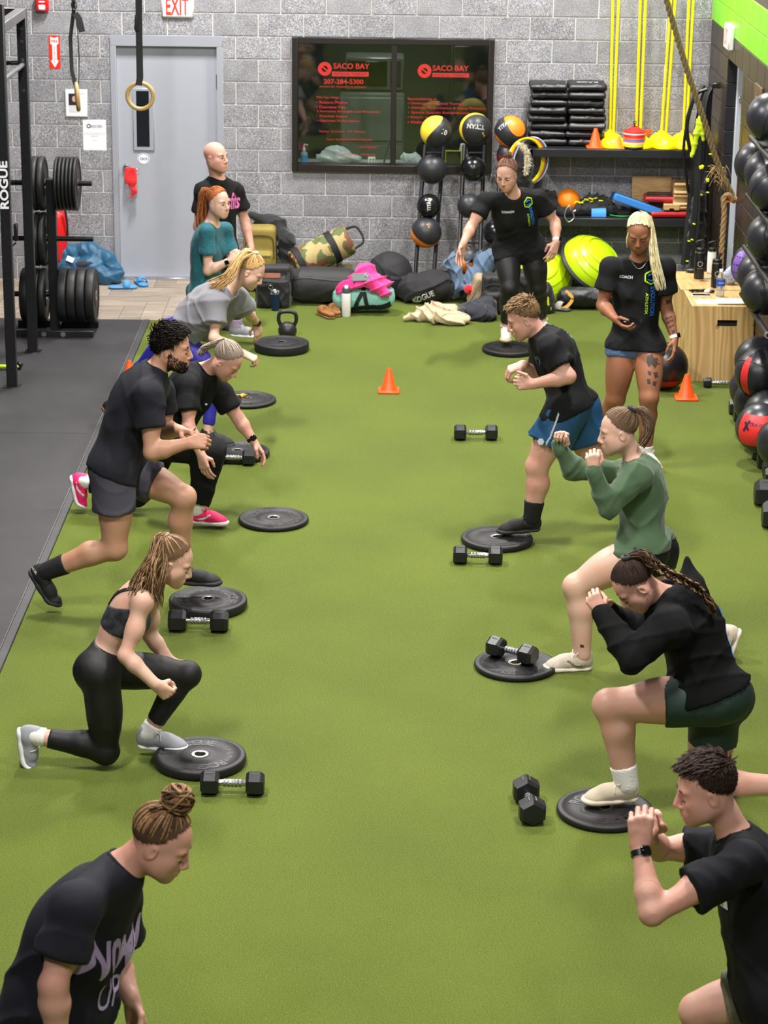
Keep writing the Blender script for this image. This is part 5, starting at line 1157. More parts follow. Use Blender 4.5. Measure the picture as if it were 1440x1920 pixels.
def roll(label,a,b_,r,mat,sd0,bands,name='sandbag'):
    a=np.asarray(a,float); b_=np.asarray(b_,float); sd=SDF(); d=nrm(b_-a); sd.cone(a+d*r*.5,b_-d*r*.5,r,r,k=.02,clip=[(b_-d*.01,d),(a+d*.01,-d)]); V,F=sd.mesh(.011,folds(.009,(34,20),sd0)); base=(a+b_)/2*np.array([1,1,0]); t=thing(name,label,'sandbag',base); o=mkmesh('shell',V,F,mat,t,world=True,angle=180)
    Rf=frame(d)
    for s_ in bands: q=a+(b_-a)*s_-base; MB().lathe([(r*1.0,-.03),(r*1.04,-.026),(r*1.04,.026),(r*1.0,.03)],28,q,Rf).build('webbing_band',MSTR,t)
    e=b_-base; MB().tube(bez([e+Rf@np.array([-r*.7,0,-.02]),e+Rf@np.array([-r*.5,0,.09]),e+Rf@np.array([r*.5,0,.09]),e+Rf@np.array([r*.7,0,-.02])],16),.011,6).build('end_handle',MSTR,t)
    return t
a=AT(550,500,-.75); b_=AT(658,447,-.62); roll('camouflage sandbag lying slanted across the black duffel',a,b_,.145,MCAM,41,(.12,.68))
a=AT(592,508,-.45); b_=AT(662,508,-.40); a[2]=b_[2]=.131; roll('second camouflage sandbag underneath the slanted one',a+np.array([0,0,.0]),b_,.13,MCAM,42,(.62,))
# 5 black duffel, 6 big black sandbag
c=FL(603,577); t,o=cloth('duffel_bag','large plain black duffel bag between the satchel and the mint bag','bag',(c[0],c[1]+.2,0),[('c',(-.16,0,.17),(.2,0,.165),.165,.165)],MNYL,.013,(.016,(26,14),43)); strip(t,o,'seam_piping',[(-.28,-.05,.2),(-.1,-.15,.26),(.1,-.15,.24),(.3,-.08,.2)],.01,M('pip_grey',(44,44,48),.5))
c=FL(726,548); t,o=cloth('sandbag','rounded black sandbag with pale chalk marks behind the pink hoodie','sandbag',(c[0]+.02,-.62,0),[('e',(0,0,.2),(.215,.2,.22))],M('chalky_black',(26,26,30),.75,col2=(30,30,36),bump=.08,bscale=120),.013,(.008,(22,12),44))
spray(o,(.09,-.25,.22),RWALL,'TRAIN HARD',.16,M('worn_print',(96,94,110),.8),h=.03)
# 7 mint gym bag with pink hoodie and phone
c=FL(684,592); bx=(c[0]-.005,c[1]+.13,0); t,o=cloth('gym_bag','mint green gym bag with black straps under the pink hoodie','bag',bx,[('c',(-.16,0,.13),(.15,.02,.13),.125,.12)],M('mint_nylon',(134,196,182),.55,var=.08,bump=.08,bscale=120),.011,(.008,(30,18),45))
strip(t,o,'carry_strap',[(-.09,-.08,.03),(-.06,-.13,.12),(-.02,-.12,.2),(.0,-.06,.26)],.035,MSTR); strip(t,o,'carry_strap',[(.04,-.1,.02),(.02,-.13,.1),(-.0,-.12,.2)],.035,MSTR); strip(t,o,'bottom_strap',[(-.12,-.1,.03),(0,-.13,.04),(.14,-.1,.06),(.22,-.05,.1)],.05,MSTR); strip(t,o,'zip',[(-.24,-.05,.2),(-.15,-.1,.21),(.1,-.1,.21),(.24,-.05,.18)],.012,M('mint_zip',(90,150,140),.5))
hz=.235; t,o=cloth('hooded_sweatshirt','bright pink hoodie bundled on top of the mint gym bag','hoodie',(bx[0]+.0,bx[1]-.01,hz),[('e',(.02,.02,.06),(.16,.12,.07)),('c',(-.2,-.06,.0),(-.05,-.08,.05),.05,.06),('c',(.05,-.1,.06),(.19,-.11,-.03),.06,.05),('e',(.0,.06,.13),(.1,.07,.06)),('e',(.13,.0,.03),(.12,.1,.06))],M('hot_pink_fleece',(236,48,134),.85,sheen=.35,bump=.08,bscale=120),.008,(.024,(46,26),46),zc=-.06)
ph=thing('smartphone','grey phone with a corner camera lying on the pink hoodie','phone',(AT(676,517,bx[1]-.12)[0],bx[1]-.125,hz+.075)); Rp=rotm(.95,0,0)@rotm(0,0,.06); MB().box((0,0,.03),(.15,.075,.009),.004,R=Rp).build('case',M('phone_grey',(96,104,106),.4),ph); MB().box(Rp@np.array([.05,.015,.006])+np.array([0,0,.03]),(.032,.034,.005),.004,R=Rp).build('camera_bump',M('cam_grey',(150,156,160),.3),ph)
for dx,dy in((.006,.008),(-.006,-.008)): MB().cyl(Rp@np.array([.05+dx,.015+dy,.008])+np.array([0,0,.03]),Rp@np.array([.05+dx,.015+dy,.011])+np.array([0,0,.03]),.006,n=10).build('lens',MBLACK,ph)
# 8 white bottle, 10 tumbler, 9 clogs
t=thing('drink_bottle','slim white bottle with a grey flip cap in front of the mint bag','bottle',FL(649,593)); MB().lathe([(0,0),(.036,0),(.039,.006),(.039,.2),(.036,.21),(0,.21)],24).build('body',MWHITE,t); MB().lathe([(.037,.208),(.0375,.245),(.03,.262),(0,.264)],24).build('cap',M('cap_grey',(70,74,80),.5),t); MB().box((0,-.01,.262),(.03,.05,.012),.005,R=rotm(.3,0,0)).build('flip_lid',MWHITE,t)
t=thing('tumbler','dark blue steel tumbler with a silver rim beside the satchel','tumbler',FL(516,582)); MB().lathe([(0,0),(.031,0),(.033,.004),(.043,.15),(.0435,.152)],24).build('body',M('blue_powder',(22,52,92),.4,metal=.3),t); MB().lathe([(.0437,.15),(.0445,.172),(.042,.176),(.04,.172)],24).build('steel_rim',MCHR,t); MB().lathe([(0,.166),(.041,.168),(.041,.174),(0,.172)],24).build('lid',MCLR,t)
MSUE=M('brown_suede',(138,92,48),.85,var=.12,bump=.1,bscale=120)
for i,(u,v,rz) in enumerate(((612,594,-1.1),(628,590,-1.35))):
    t=thing('clog',('brown suede clog with a buckle, standing apart from the white bottle' if i==0 else 'brown suede clog with a buckle, touching the white bottle'),'shoe',FL(u,v),rz+PI,'brown clogs'); sd=SDF(); sd.cone((-.08,0,.012),(.09,0,.012),.04,.048,flat=((0,0,1),.35)); V,F=sd.mesh(.007); mkmesh('cork_sole',V,F,M('cork',(150,112,72),.8,var=.15,vscale=60),t,angle=60)
    sd=SDF(); sd.ell((.06,0,.04),(.085,.05,.05)); sd.cone((-.09,0,.035),(.0,0,.035),.036,.045,k=.02); sd.cone((-.12,0,.09),(.0,0,.075),.035,.04,op=1,k=.015); sd.box((0,0,-.05),(.3,.2,.07),.01,op=1); V,F=sd.mesh(.006); mkmesh('upper',V,F,MSUE,t,angle=180); MB().box((.04,-.052,.05),(.02,.006,.02),.002).build('buckle',M('brass',(190,150,70),.3,metal=.9),t)
# 11 black ROGUE bag
c=FL(798,575); t,o=cloth('sandbag','black lettered sandbag between the mint bag and the beige hoodie','sandbag',(c[0]+.0,c[1]+.2,0),[('e',(0,0,.13),(.25,.18,.15)),('e',(.08,.05,.2),(.15,.12,.1)),('e',(-.12,.0,.12),(.14,.14,.12))],M('washed_black',(36,35,38),.85,var=.2,vscale=8,bump=.1,bscale=120),.012,(.022,(30,16),47))
Rl=np.stack([nrm((1,-.05,.45)),np.cross(nrm((0,-1,.25)),nrm((1,-.05,.45))),nrm((0,-1,.25))],1); Rl[:,1]=nrm(np.cross(Rl[:,2],Rl[:,0])); spray(o,(-.02,-.25,.10),Rl,'ROGUE',.2,MATS['white_letter'],h=.05,bold=.02,sub=.02)
# 12 beige hoodie, 13 navy jacket, small things
MFLE=M('beige_fleece',(198,176,144),.9,sheen=.4,var=.06,bump=.1,bscale=160)
c=FL(822,606); t,o=cloth('hooded_sweatshirt','beige hoodie crumpled flat on the turf','hoodie',(c[0],c[1]+.05,0),[('e',(.0,.06,.05),(.19,.14,.075)),('e',(.1,-.06,.05),(.17,.11,.06)),('c',(-.29,-.01,.035),(-.1,.03,.06),.035,.06),('c',(-.05,.13,.1),(.13,.12,.09),.05,.06),('e',(.18,-.07,.04),(.11,.09,.05))],MFLE,.008,(.026,(44,22),48))
strip(t,o,'pocket_seam',[(.02,-.14,.08),(.1,-.1,.12),(.18,-.06,.12),(.26,-.06,.09)],.008,M('beige_seam',(168,146,114),.9),off=.001)
c=FL(892,604); t,o=cloth('jacket','dark navy jacket dropped on the turf behind the beige hoodie','jacket',(c[0],c[1]+.13,0),[('e',(0,0,.06),(.17,.12,.09)),('c',(-.16,.02,.04),(.12,.05,.12),.05,.07),('e',(.09,-.05,.05),(.1,.1,.06))],MNV,.009,(.024,(40,22),49))
c=FL(862,573); t,o=cloth('pouch','small black pouch with red trim lying on the navy jacket','pouch',(c[0],c[1]+.2,.09),[('e',(0,0,.05),(.14,.08,.06)),('e',(.09,.02,.08),(.06,.05,.04))],MNYL,.01,(.012,(45,25),50),zc=-.04); strip(t,o,'red_trim',[(-.1,-.06,.05),(-.05,-.08,.07),(0,-.07,.08)],.016,MRED); MB().lathe([(0,0),(.03,0),(.032,.06),(0,.062)],18,(.02,-.09,.0),frame((.3,-1,.2))).build('round_lens',MATS['black_gloss'],t)
c=AT(886,545,-.98); t,o=cloth('red_towel','small red towel on top of the black pouch','towel',(c[0],c[1],c[2]-.04),[('e',(0,0,.04),(.06,.05,.05)),('e',(-.03,-.01,.06),(.04,.03,.03))],M('red_terry',(216,26,30),.9,sheen=.3),.007,(.012,(70,40),51),zc=-.02)
# 14 denim-blue jacket, tan + black backpacks
c=AT(886,500,-.62); t,o=cloth('jacket','blue-grey jacket hung over the foot of the ball ladder','jacket',(c[0],-.72,0.0),[('c',(-.19,0,.34),(-.12,.0,.12),.06,.08),('c',(-.12,-.02,.12),(.0,-.03,.10),.085,.07),('c',(.02,.02,.2),(.18,.04,.40),.1,.08),('c',(-.19,.03,.36),(-.17,.06,.42),.05,.03),('e',(.12,.05,.36),(.13,.09,.09))],M('denim_blue',(86,108,134),.8,var=.1,bump=.08,bscale=200,sheen=.2),.009,(.022,(36,18),52),zc=.02); strip(t,o,'pale_hem',[(.0,-.08,.22),(.1,-.1,.235),(.2,-.06,.25)],.016,M('pale_hem',(176,186,196),.8))
c=FL(905,560); t,o=cloth('backpack','tan canvas backpack propped behind the leaning coach','backpack',(c[0],-.95,0),[('b',(0,0,.13),(.13,.1,.15),.05,rotm(0,.25,0))],M('tan_canvas',(166,146,118),.8,var=.08,bump=.1,bscale=160),.011,(.008,(30,18),53)); strip(t,o,'strap',[(-.12,-.05,.05),(-.1,-.1,.15),(-.04,-.1,.26)],.025,M('tan_strap',(142,122,94),.8)); strip(t,o,'stitching',[(-.05,-.1,.06),(.02,-.1,.12),(.08,-.1,.1)],.006,MATS['tan_strap'])
c=FL(925,590); t,o=cloth('backpack','black backpack standing upright behind the coach leg','backpack',(c[0]+.01,c[1]+.12,0),[('b',(0,0,.17),(.11,.1,.17),.04),('b',(0,-.1,.1),(.09,.04,.09),.03)],MNYL,.011,(.008,(30,18),54)); strip(t,o,'zip',[(-.09,-.1,.25),(0,-.12,.27),(.09,-.1,.25)],.01,M('zip_grey',(60,60,66),.5)); strip(t,o,'side_panel_edge',[(-.11,-.05,.05),(-.12,-.06,.2),(-.1,-.05,.32)],.02,MSTR)
c=FL(995,585); t,o=cloth('backpack','black pack with a blue tab and yellow buckle between the coach legs','backpack',(c[0]-.12,c[1]+.2,0),[('b',(0,0,.16),(.2,.12,.17),.05)],MNYL,.012,(.01,(30,18),55)); MB().box((-.06,-.125,.06),(.05,.01,.03),.004).build('blue_tab',M('blue_tab',(30,110,190),.5),t); MB().box((.06,-.125,.09),(.02,.01,.05),.004).build('yellow_buckle',MYST,t); strip(t,o,'strap',[(-.15,-.1,.05),(-.1,-.13,.2),(-.1,-.05,.33)],.04,MSTR); MB().box((-.03,-.08,.335),(.05,.02,.09),.008,R=rotm(.2,.2,0)).build('red_white_tag',MRED,t)
c=FL(1022,590); t,o=cloth('hip_pack','black pouch with a yellow buckle beside the grey slides','pouch',(c[0],c[1]+.1,0),[('e',(0,0,.12),(.09,.09,.15)),('e',(.0,-.02,.05),(.1,.09,.06))],MNYL,.01,(.01,(40,24),56)); MB().box((.02,-.1,.12),(.022,.016,.08),.005,R=rotm(0,-.2,0)).build('yellow_buckle',MYST,t); MB().box((.045,-.085,.05),(.02,.012,.03),.004).build('yellow_buckle',MYST,t)
def slide(u,v,rz,label,m1,m2,grp):
    t=thing('slide_sandal',label,'sandal',FL(u,v),rz,grp); sd=SDF(); sd.cone((-.09,0,.016),(.09,0,.014),.042,.05,flat=((0,0,1),.38)); V,F=sd.mesh(.007); mkmesh('footbed',V,F,m1,t,angle=60)
    sd=SDF(); sd.ell((.035,0,.02),(.062,.054,.062)); sd.ell((.035,0,.02),(.09,.046,.052),op=1,k=.005); sd.box((0,0,-.05),(.3,.2,.065),.005,op=1,k=.004); V,F=sd.mesh(.005); mkmesh('strap',V,F,m2,t,angle=180); return t
MG1=M('slide_grey',(72,74,78),.7); MG2=M('slide_pale',(176,172,164),.8)
slide(1043,581,-.5,'grey slide sandal with a pale strap, toe towards the turf',MG1,MG2,'grey slide sandals'); slide(1056,566,-.9,'grey slide sandal turned on its side behind the other',MG1,MG1,'grey slide sandals')
MSL=M('slide_blue',(74,146,206),.6)
slide(230,541,.15,'light blue slide sandal nearer the puffer jacket',MSL,MSL,'light blue slides'); slide(264,533,-1.2,'light blue slide sandal standing away from the puffer jacket',MSL,MSL,'light blue slides')
t=thing('running_shoe','grey running shoe with an orange collar beside the black pouch','shoe',FL(1036,552),-.9); sd=SDF(); sd.ell((0,0,.05),(.12,.045,.045)); sd.ell((-.07,0,.08),(.05,.04,.045),k=.03); V,F=sd.mesh(.008,clips=[((0,0,.015),(0,0,-1))]); mkmesh('upper',V,F,M('shoe_taupe',(140,128,118),.8),t,angle=180); MB().tube([(-.075+.04*math.cos(a),.03*math.sin(a),.118) for a in np.linspace(0,2*PI,18,endpoint=False)],.01,6,closed=True).build('collar',M('shoe_orange',(232,92,30),.7),t); MB().box((0,0,.01),(.24,.08,.02),.008).build('sole',MWHITE,t)
t=thing('orange_strap','orange strap loop lying beside the lime dome','strap',FL(1048,545)); MB().ribbon(bez([(-.06,0,.02),(-.02,-.03,.03),(.03,-.02,.09),(.06,.02,.12),(.03,.05,.05)],18),.03,.004,(.3,.4,1)).build('strap',MATS['shoe_orange'],t)
# 16 puffer jacket
c=FL(175,532); pts=[('c',(-.30,.1,.10),(-.2,.08,.24),.085,.09),('c',(-.2,.08,.24),(.0,.06,.28),.09,.085),('c',(.0,.06,.28),(.16,.03,.2),.085,.08),('c',(.16,.03,.2),(.24,.0,.08),.08,.075),('c',(-.22,-.02,.14),(.02,-.03,.17),.07,.07),('c',(.02,-.03,.17),(.16,-.05,.06),.07,.07),('e',(-.15,.0,.06),(.2,.1,.07))]
def quilt(x,y,z):
    return -.010*np.abs(np.sin((x*.9+z*.35)*34))**.6+folds(.006,(50,30),57)(x,y,z)
sd=SDF(); c3=np.array([c[0]-.04,-.17,0])
for p in pts:
    if p[0]=='c': sd.cone(c3+np.array(p[1]),c3+np.array(p[2]),p[3],p[4],k=.03)
    else: sd.ell(c3+np.array(p[1]),p[2],k=.04)
V,F=sd.mesh(.01,quilt,clips=[((0,0,.002),(0,0,-1))]); t=thing('puffer_jacket','teal blue quilted puffer jacket heaped beside the grey door','jacket',c3); mkmesh('quilted_shell',V,F,M('teal_nylon',(18,82,116),.5,var=.1,sheen=.2),t,world=True,angle=180)
sd=SDF(); sd.ell(c3+(-.03,-.07,.19),(.1,.05,.04)); V,F=sd.mesh(.009,folds(.008,(40,24),58)); mkmesh('dark_lining',V,F,MNV,t,world=True,angle=180); MB().box((-.16,-.09,.235),(.07,.01,.05),.003,R=rotm(-.5,.4,0)).build('white_label',MPAPER,t)
# ================================================================ PEOPLE
def skinmat(name,col,red=(1.0,.72,.66)):
    m,N,L,b=nodes_mat(name); tc=N.new('ShaderNodeTexCoord'); n1=noise(N,L,tc.outputs['Object'],7.,3.); n2=noise(N,L,tc.outputs['Object'],90.,2.); c=lin(col); d=tuple(c[i]*red[i] for i in range(3))+(1,)
    mr=N.new('ShaderNodeMapRange'); mr.inputs[1].default_value=.4; mr.inputs[2].default_value=.75; mr.inputs[4].default_value=.55; L.new(n1.outputs['Fac'],mr.inputs[0]); L.new(mixc(N,L,c,d,mr.outputs[0]),b.inputs['Base Color'])
    b.inputs['Roughness'].default_value=.48; b.inputs['Specular IOR Level'].default_value=.4; b.inputs['Subsurface Weight'].default_value=.07; b.inputs['Subsurface Radius'].default_value=(.012,.005,.003); b.inputs['Subsurface Scale'].default_value=.6
    bumpn(N,L,n2.outputs['Fac'],.06,.002,b); return m
SK=[skinmat('skin_fair',(208,170,150)),skinmat('skin_pink',(200,154,136)),skinmat('skin_tan',(186,142,116)),skinmat('skin_bronze',(146,98,72))]
MLIP=M('lip',(176,98,90),.45); MEYE=M('eye_white',(226,222,218),.25); MIRIS=M('iris',(52,58,60),.2); MLASH=M('lash',(38,26,22),.7)
def hairmats(n,cols): return [M(n+str(i),c,.6,spec=.12,var=.12,vscale=90) for i,c in enumerate(cols)]
def setup(J):
    lat=nrm(J['sL']-J['sR']); up=nrm(J['nek']-J['pel']); fw=nrm(np.cross(lat,up)); lat=nrm(np.cross(up,fw))
    lh=nrm(J['hL']-J['hR']); fh=nrm(np.cross(lh,up)); J['F']=np.stack([fw,lat,up],1); J['FH']=np.stack([fh,nrm(np.cross(up,fh)),up],1); return J
def bprims(sd,J,B,parts,g=0.):
    F,FH=J['F'],J['FH']; fw,lat,up=F.T; fh=FH[:,0]; t,w,h,ar,lg=B.get('t',1.),B.get('w',1.),B.get('h',1.),B.get('arm',1.),B.get('leg',1.); pel,nek=J['pel'],J['nek']; sp=nek-pel
    bend=fw*B.get('curve',-.03)
    if 'torso' in parts:
        sd.ell(pel+sp*.60+bend,np.array([.105*t,.148*t,.17])+g,F,k=.05); sd.ell(pel+sp*.80+bend*.6,np.array([.085*t,.15*t,.10])+g,F,k=.05)
        sd.ell(pel+sp*.32+bend*.5,np.array([.095*w,.132*w,.14])+g,F,k=.05)
        for s in 'LR': sd.cone(nek-up*.045,J['s'+s]-up*.005,.046*t+g,.05*ar+g,k=.05)
        if B.get('bust'):
            for sg in(-1,1): sd.ell(pel+sp*.60+bend+fw*(.075*t)+lat*sg*.07*t-up*.01,np.array([.062,.064,.066])*B['bust']+g,F,k=.035)
        if B.get('belly'): sd.ell(pel+sp*.3+fw*.05,np.array([.10,.14,.13])*B['belly']+g,F,k=.06)
    if 'hips' in parts:
        sd.ell(pel+up*.01,np.array([.105*h,.15*h,.11])+g,FH,k=.05)
        for s in 'LR': sd.ell(J['h'+s]-fh*.055*h+up*.0,np.array([.088,.085,.098])*h+g,FH,k=.05)
    for s in 'LR':
        S_,E,W=J['s'+s],J['e'+s],J['w'+s]; Hh,K,A=J['h'+s],J['k'+s],J['a'+s]
        if 'uarm'+s in parts:
            sd.ell(S_,np.array([.056,.056,.056])*ar+g,k=.03); sd.cone(S_,E,.049*ar+g,.037*ar+g,k=.03); m=S_*.5+E*.5; sd.ell(m+nrm(W-E)*.012,np.array([.046,.046,.06])*ar+g,frame(E-S_),k=.03); sd.cone(E,E,.037*ar+g,k=.02)
        if 'farm'+s in parts:
            m=E+(W-E)*.3; sd.cone(E,m,.037*ar+g,.042*ar+g,k=.02); sd.cone(m,W,.042*ar+g,.0265*max(1,ar*.95)+g,k=.02)
        if 'thigh'+s in parts:
            d=nrm(K-Hh); sd.cone(Hh,K,.088*lg+g,.056*lg+g,k=.04); q=np.cross(d,np.cross(nrm(A-K),d)); q=-nrm(q) if np.linalg.norm(q)>.15 else fh; sd.ell(Hh+(K-Hh)*.45+q*.015,np.array([.072*lg+g,.075*lg+g,.17]),frame(d),k=.04)
        if 'knee'+s in parts or 'shin'+s in parts:
            sd.cone(K,K,.054*lg+g,k=.02)
        if 'shin'+s in parts:
            d=nrm(A-K); tt=nrm(Hh-K); bk=tt-d*np.dot(tt,d); bk=nrm(bk) if np.linalg.norm(bk)>.15 else -fh
            m=K+(A-K)*.33+bk*.018; sd.cone(K,m,.046*lg+g,.053*lg+g,k=.03); sd.cone(m,A,.053*lg+g,.034*lg+g,k=.03); sd.cone(K,A,.046*lg+g,.032*lg+g,k=.02)
def headprims(sd,J,B):
    c,R,s=J['hed'],J['RH'],B.get('hs',1.); f=B.get('fem',1)
    def T(p): return c+R@(np.array(p,float)*s)
    def E(p,r,Rl=None,**k): sd.ell(T(p),np.array(r)*s,R if Rl is None else R@Rl,**k)
    E((-.014,0,.035),(.099,.077,.086)); E((.02,0,-.03),(.066,.061,.085),k=.04); jw=.044 if f else .05
    for y in(-1,1):
        sd.cone(T((-.010,y*jw,-.055)),T((.062,y*.016,-.100)),.022*s,.020*s,k=.04); E((.050,y*.038,-.026),(.028,.026,.026),k=.03); E((.036,y*.036,-.058),(.036,.028,.036),k=.035)
        E((.066,y*.03,.022),(.02,.026,.011 if f else .014),k=.015)
        sd.ell(T((.0945,y*.031,-.003)),np.array([.017,.018,.012])*s,R,k=.016,op=1); E((.0705,y*.032,-.005),(.0155,.0165,.0135),k=.008)
        E((.096,y*.0135,-.043),(.011,.008,.008),k=.008)
        E((-.012,y*.076,-.014),(.019,.008,.031),rotm(0,.2,y*.3),k=.006); sd.ell(T((-.006,y*.083,-.012)),np.array([.009,.005,.017])*s,R@rotm(0,.2,0),k=.004,op=1)
    E((.071,0,-.108),(.02,.022,.018),k=.02); sd.cone(T((.086,0,.012)),T((.109,0,-.034)),.0085*s,.0125*s,k=.012)
    sd.cone(T((.086,-.017,-.0665)),T((.086,.017,-.0665)),.0085*s,k=.008); sd.cone(T((.091,-.008,-.066)),T((.091,.008,-.066)),.0075*s,k=.007); sd.cone(T((.086,-.013,-.079)),T((.086,.013,-.079)),.0095*s,k=.008); sd.cone(T((.105,-.02,-.0725)),T((.105,.02,-.0725)),.0045*s,op=1,k=.006)
    E((.05,0,-.075),(.04,.04,.03),k=.03)
    nb=B.get('neck',.052 if f else .058); sd.cone(J['nek']-nrm(J['nek']-J['pel'])*.03+0*c,T((-.028,0,-.045)),nb,nb*.96,k=.035)
    return T
def handprims(sd,w,d,pn,side,s=1.,curl=(30,35,25),thumb=(.6,.5),spread=.06,idx=None):
    d=nrm(d); pn=nrm(pn-d*np.dot(pn,d)); th=np.cross(d,pn)*(1 if side=='R' else -1); tips=[]
    kn=[]
    for i,(o,l0,ls) in enumerate(((.031,.089,(.043,.026,.021)),(.0105,.094,(.047,.030,.022)),(-.0105,.09,(.044,.028,.022)),(-.0305,.081,(.034,.021,.019)))):
        k0=w+(d*l0+th*o)*s; kn.append(k0); sd.cone(w+(d*.012+th*o*.55)*s,k0,.0155*s,.0122*s,k=.012)
        c=curl if idx is None or i not in idx else idx[i]; dir_=nrm(d+th*(spread*(o/.03))); p=k0; r=.0098 if i<3 else .0085; ang=0.
        for L_,a in zip(ls,c):
            ang+=math.radians(a); v=nrm(dir_*math.cos(ang)+pn*math.sin(ang)); q=p+v*L_*s; sd.cone(p,q,r*s,r*.9*s,k=.0035); p=q; r*=.9
        tips.append(p)
    sd.cone(w+d*.045*s+th*.012*s,w+d*.05*s-th*.014*s,.019*s,.018*s,k=.012,flat=(pn,.75)); sd.cone(w-d*.01,w+d*.02,.0255*s,.024*s,k=.015,flat=(pn,.8))
    b=w+(d*.022+th*.026+pn*.008)*s; a0,a1=thumb; v=nrm(d*.75+th*math.cos(a0)*.8+pn*math.sin(a0)); q=b+v*.042*s; sd.cone(w+(d*.02+th*.014+pn*.004)*s,q,.0175*s,.0125*s,k=.012)
    v=nrm(d*1.0+th*math.cos(a0)*.35*(1-a1)+pn*math.sin(a0)*(.3+a1)-th*a1*.5); q2=q+v*.031*s; sd.cone(q,q2,.0118*s,.0105*s,k=.005); v=nrm(v+pn*a1*.2-th*a1*.4); sd.cone(q2,q2+v*.024*s,.0105*s,.0088*s,k=.004)
    return kn
def meshparts(sd,vox,boxes):
    V,F=sd.mesh(vox); Vs=[V];Fs=[];n=len(V); C=V[F].mean(1); keep=np.ones(len(F),bool)
    for lo,hi,v2 in boxes: keep&=~((C>lo+vox*1.2)&(C<hi-vox*1.2)).all(1)
    Fs.append(F[keep])
    for lo,hi,v2 in boxes:
        V2,F2=sd.mesh(v2,lo=lo,hi=hi)
        if len(F2)==0: continue
        Vs.append(V2); Fs.append(F2+n); n+=len(V2)
    V=np.concatenate(Vs); F=np.concatenate(Fs); u=np.unique(F); mp=np.full(len(V),-1); mp[u]=np.arange(len(u)); return V[u],mp[F]
def shoe(root,a,toe,n,mats,L=.275,bend=0.,lace=True,name='shoe',brand=None,wd=1.,swoosh=None):
    """a=ankle joint; toe direction; n=sole normal (up)"""
    x=nrm(toe); z=nrm(np.asarray(n)-x*np.dot(n,x)); y=np.cross(z,x); R=np.stack([x,y,z],1); o=np.asarray(a)-x*.062-z*.088
    def bd(V):
        if bend:
            x0=L*.66; q=V[:,0]>x0; t=np.clip((V[q,0]-x0)/(L*.2),0,1)*bend; dx=V[q,0]-x0; zz=V[q,2]; V[q,0]=x0+dx*np.cos(t)-zz*np.sin(t)*.6; V[q,2]=dx*np.sin(t)+zz*np.cos(t)
        return V@R.T+o
    su,mu=mats[1],mats[0]
    s=SDF(); s.cone((.045,0,.016),(L*.45,0,.014),.037*wd,.033*wd,k=.02,flat=((0,0,1),.46)); s.cone((L*.45,0,.014),(L-.055,0,.016),.035*wd,.046*wd,k=.02,flat=((0,0,1),.40)); s.cone((L-.075,.004,.018),(L-.045,.004,.022),.043*wd,.04*wd,k=.02,flat=((0,0,1),.42))
    V,F=s.mesh(.0075); so=None
    s2=SDF(); s2.ell((.055,0,.058),(.055,.034*wd,.058),k=.02); s2.cone((.07,0,.06),(L*.6,0,.05),.04*wd,.036*wd,k=.03); s2.cone((L*.55,0,.045),(L-.065,.003,.034),.037*wd,.036*wd,k=.03); s2.ell((L-.06,.003,.03),(.052,.042*wd,.026),k=.02); s2.cone((.05,0,.10),(.055,0,.11),.034*wd,.034*wd,k=.02)
    s2.cone((.062,0,.112),(.056,0,.17),.027*wd,.032,k=.008,op=1)
    V2,F2=s2.mesh(.007,clips=[((0,0,.020),(0,0,-1))]); up=mkmesh(name,bd(V2),F2,mu,root,world=True,angle=180); mkmesh('sole',bd(V),F,su,up,world=True,angle=60)
    if lace:
        lc=MB()
        for i in range(5):
            xx=.098+i*.017; zz=.098-i*.0085; w_=.02-.001*i; lc.tube([(xx,-w_,zz-.007),(xx+.004,-w_*.4,zz+.0015),(xx+.008,w_*.4,zz+.0005),(xx+.012,w_,zz-.01)],.0026,5)
        for sg in(-1,1): lc.tube(bez([(.098,0,.102),(.085,sg*.025,.118),(.105,sg*.045,.105),(.112,sg*.02,.098),(.098,0,.102)],16),.0022,5); lc.tube(bez([(.098,0,.102),(.12,sg*.03,.09),(.125,sg*.045,.06)],8),.0022,5)
        mkmesh('laces',bd(np.array(lc.V)),lc.F,mats[2],up,world=True,angle=180)
    if swoosh is not None:
        for sg in(-1,1):
            V=[];Fc=[]
            P=bez([(.05,0,.05),(.1,0,.045),(.15,0,.075)],10); mb=MB(); mb.tube([(p[0],sg*(.0375+.004*math.sin(p[0]*12))*wd,p[2]) for p in P],.008,5,flat=.25,up=(0,1,0)); mkmesh('side_panel',bd(np.array(mb.V)),mb.F,swoosh,up,world=True,angle=180)
    if brand:
        V,Fc=txt(brand[0],.02); e=V.max(0)-V.min(0); V=V*brand[1]/e[0]; sg=brand[2]; W=np.array([(.06+v[0]*(1 if sg<0 else -1)+brand[3],sg*.0385*wd,.052+v[1]) for v in V]); mkmesh('lettering',bd(W),Fc,brand[4],up,world=True,smooth=False)
    return up
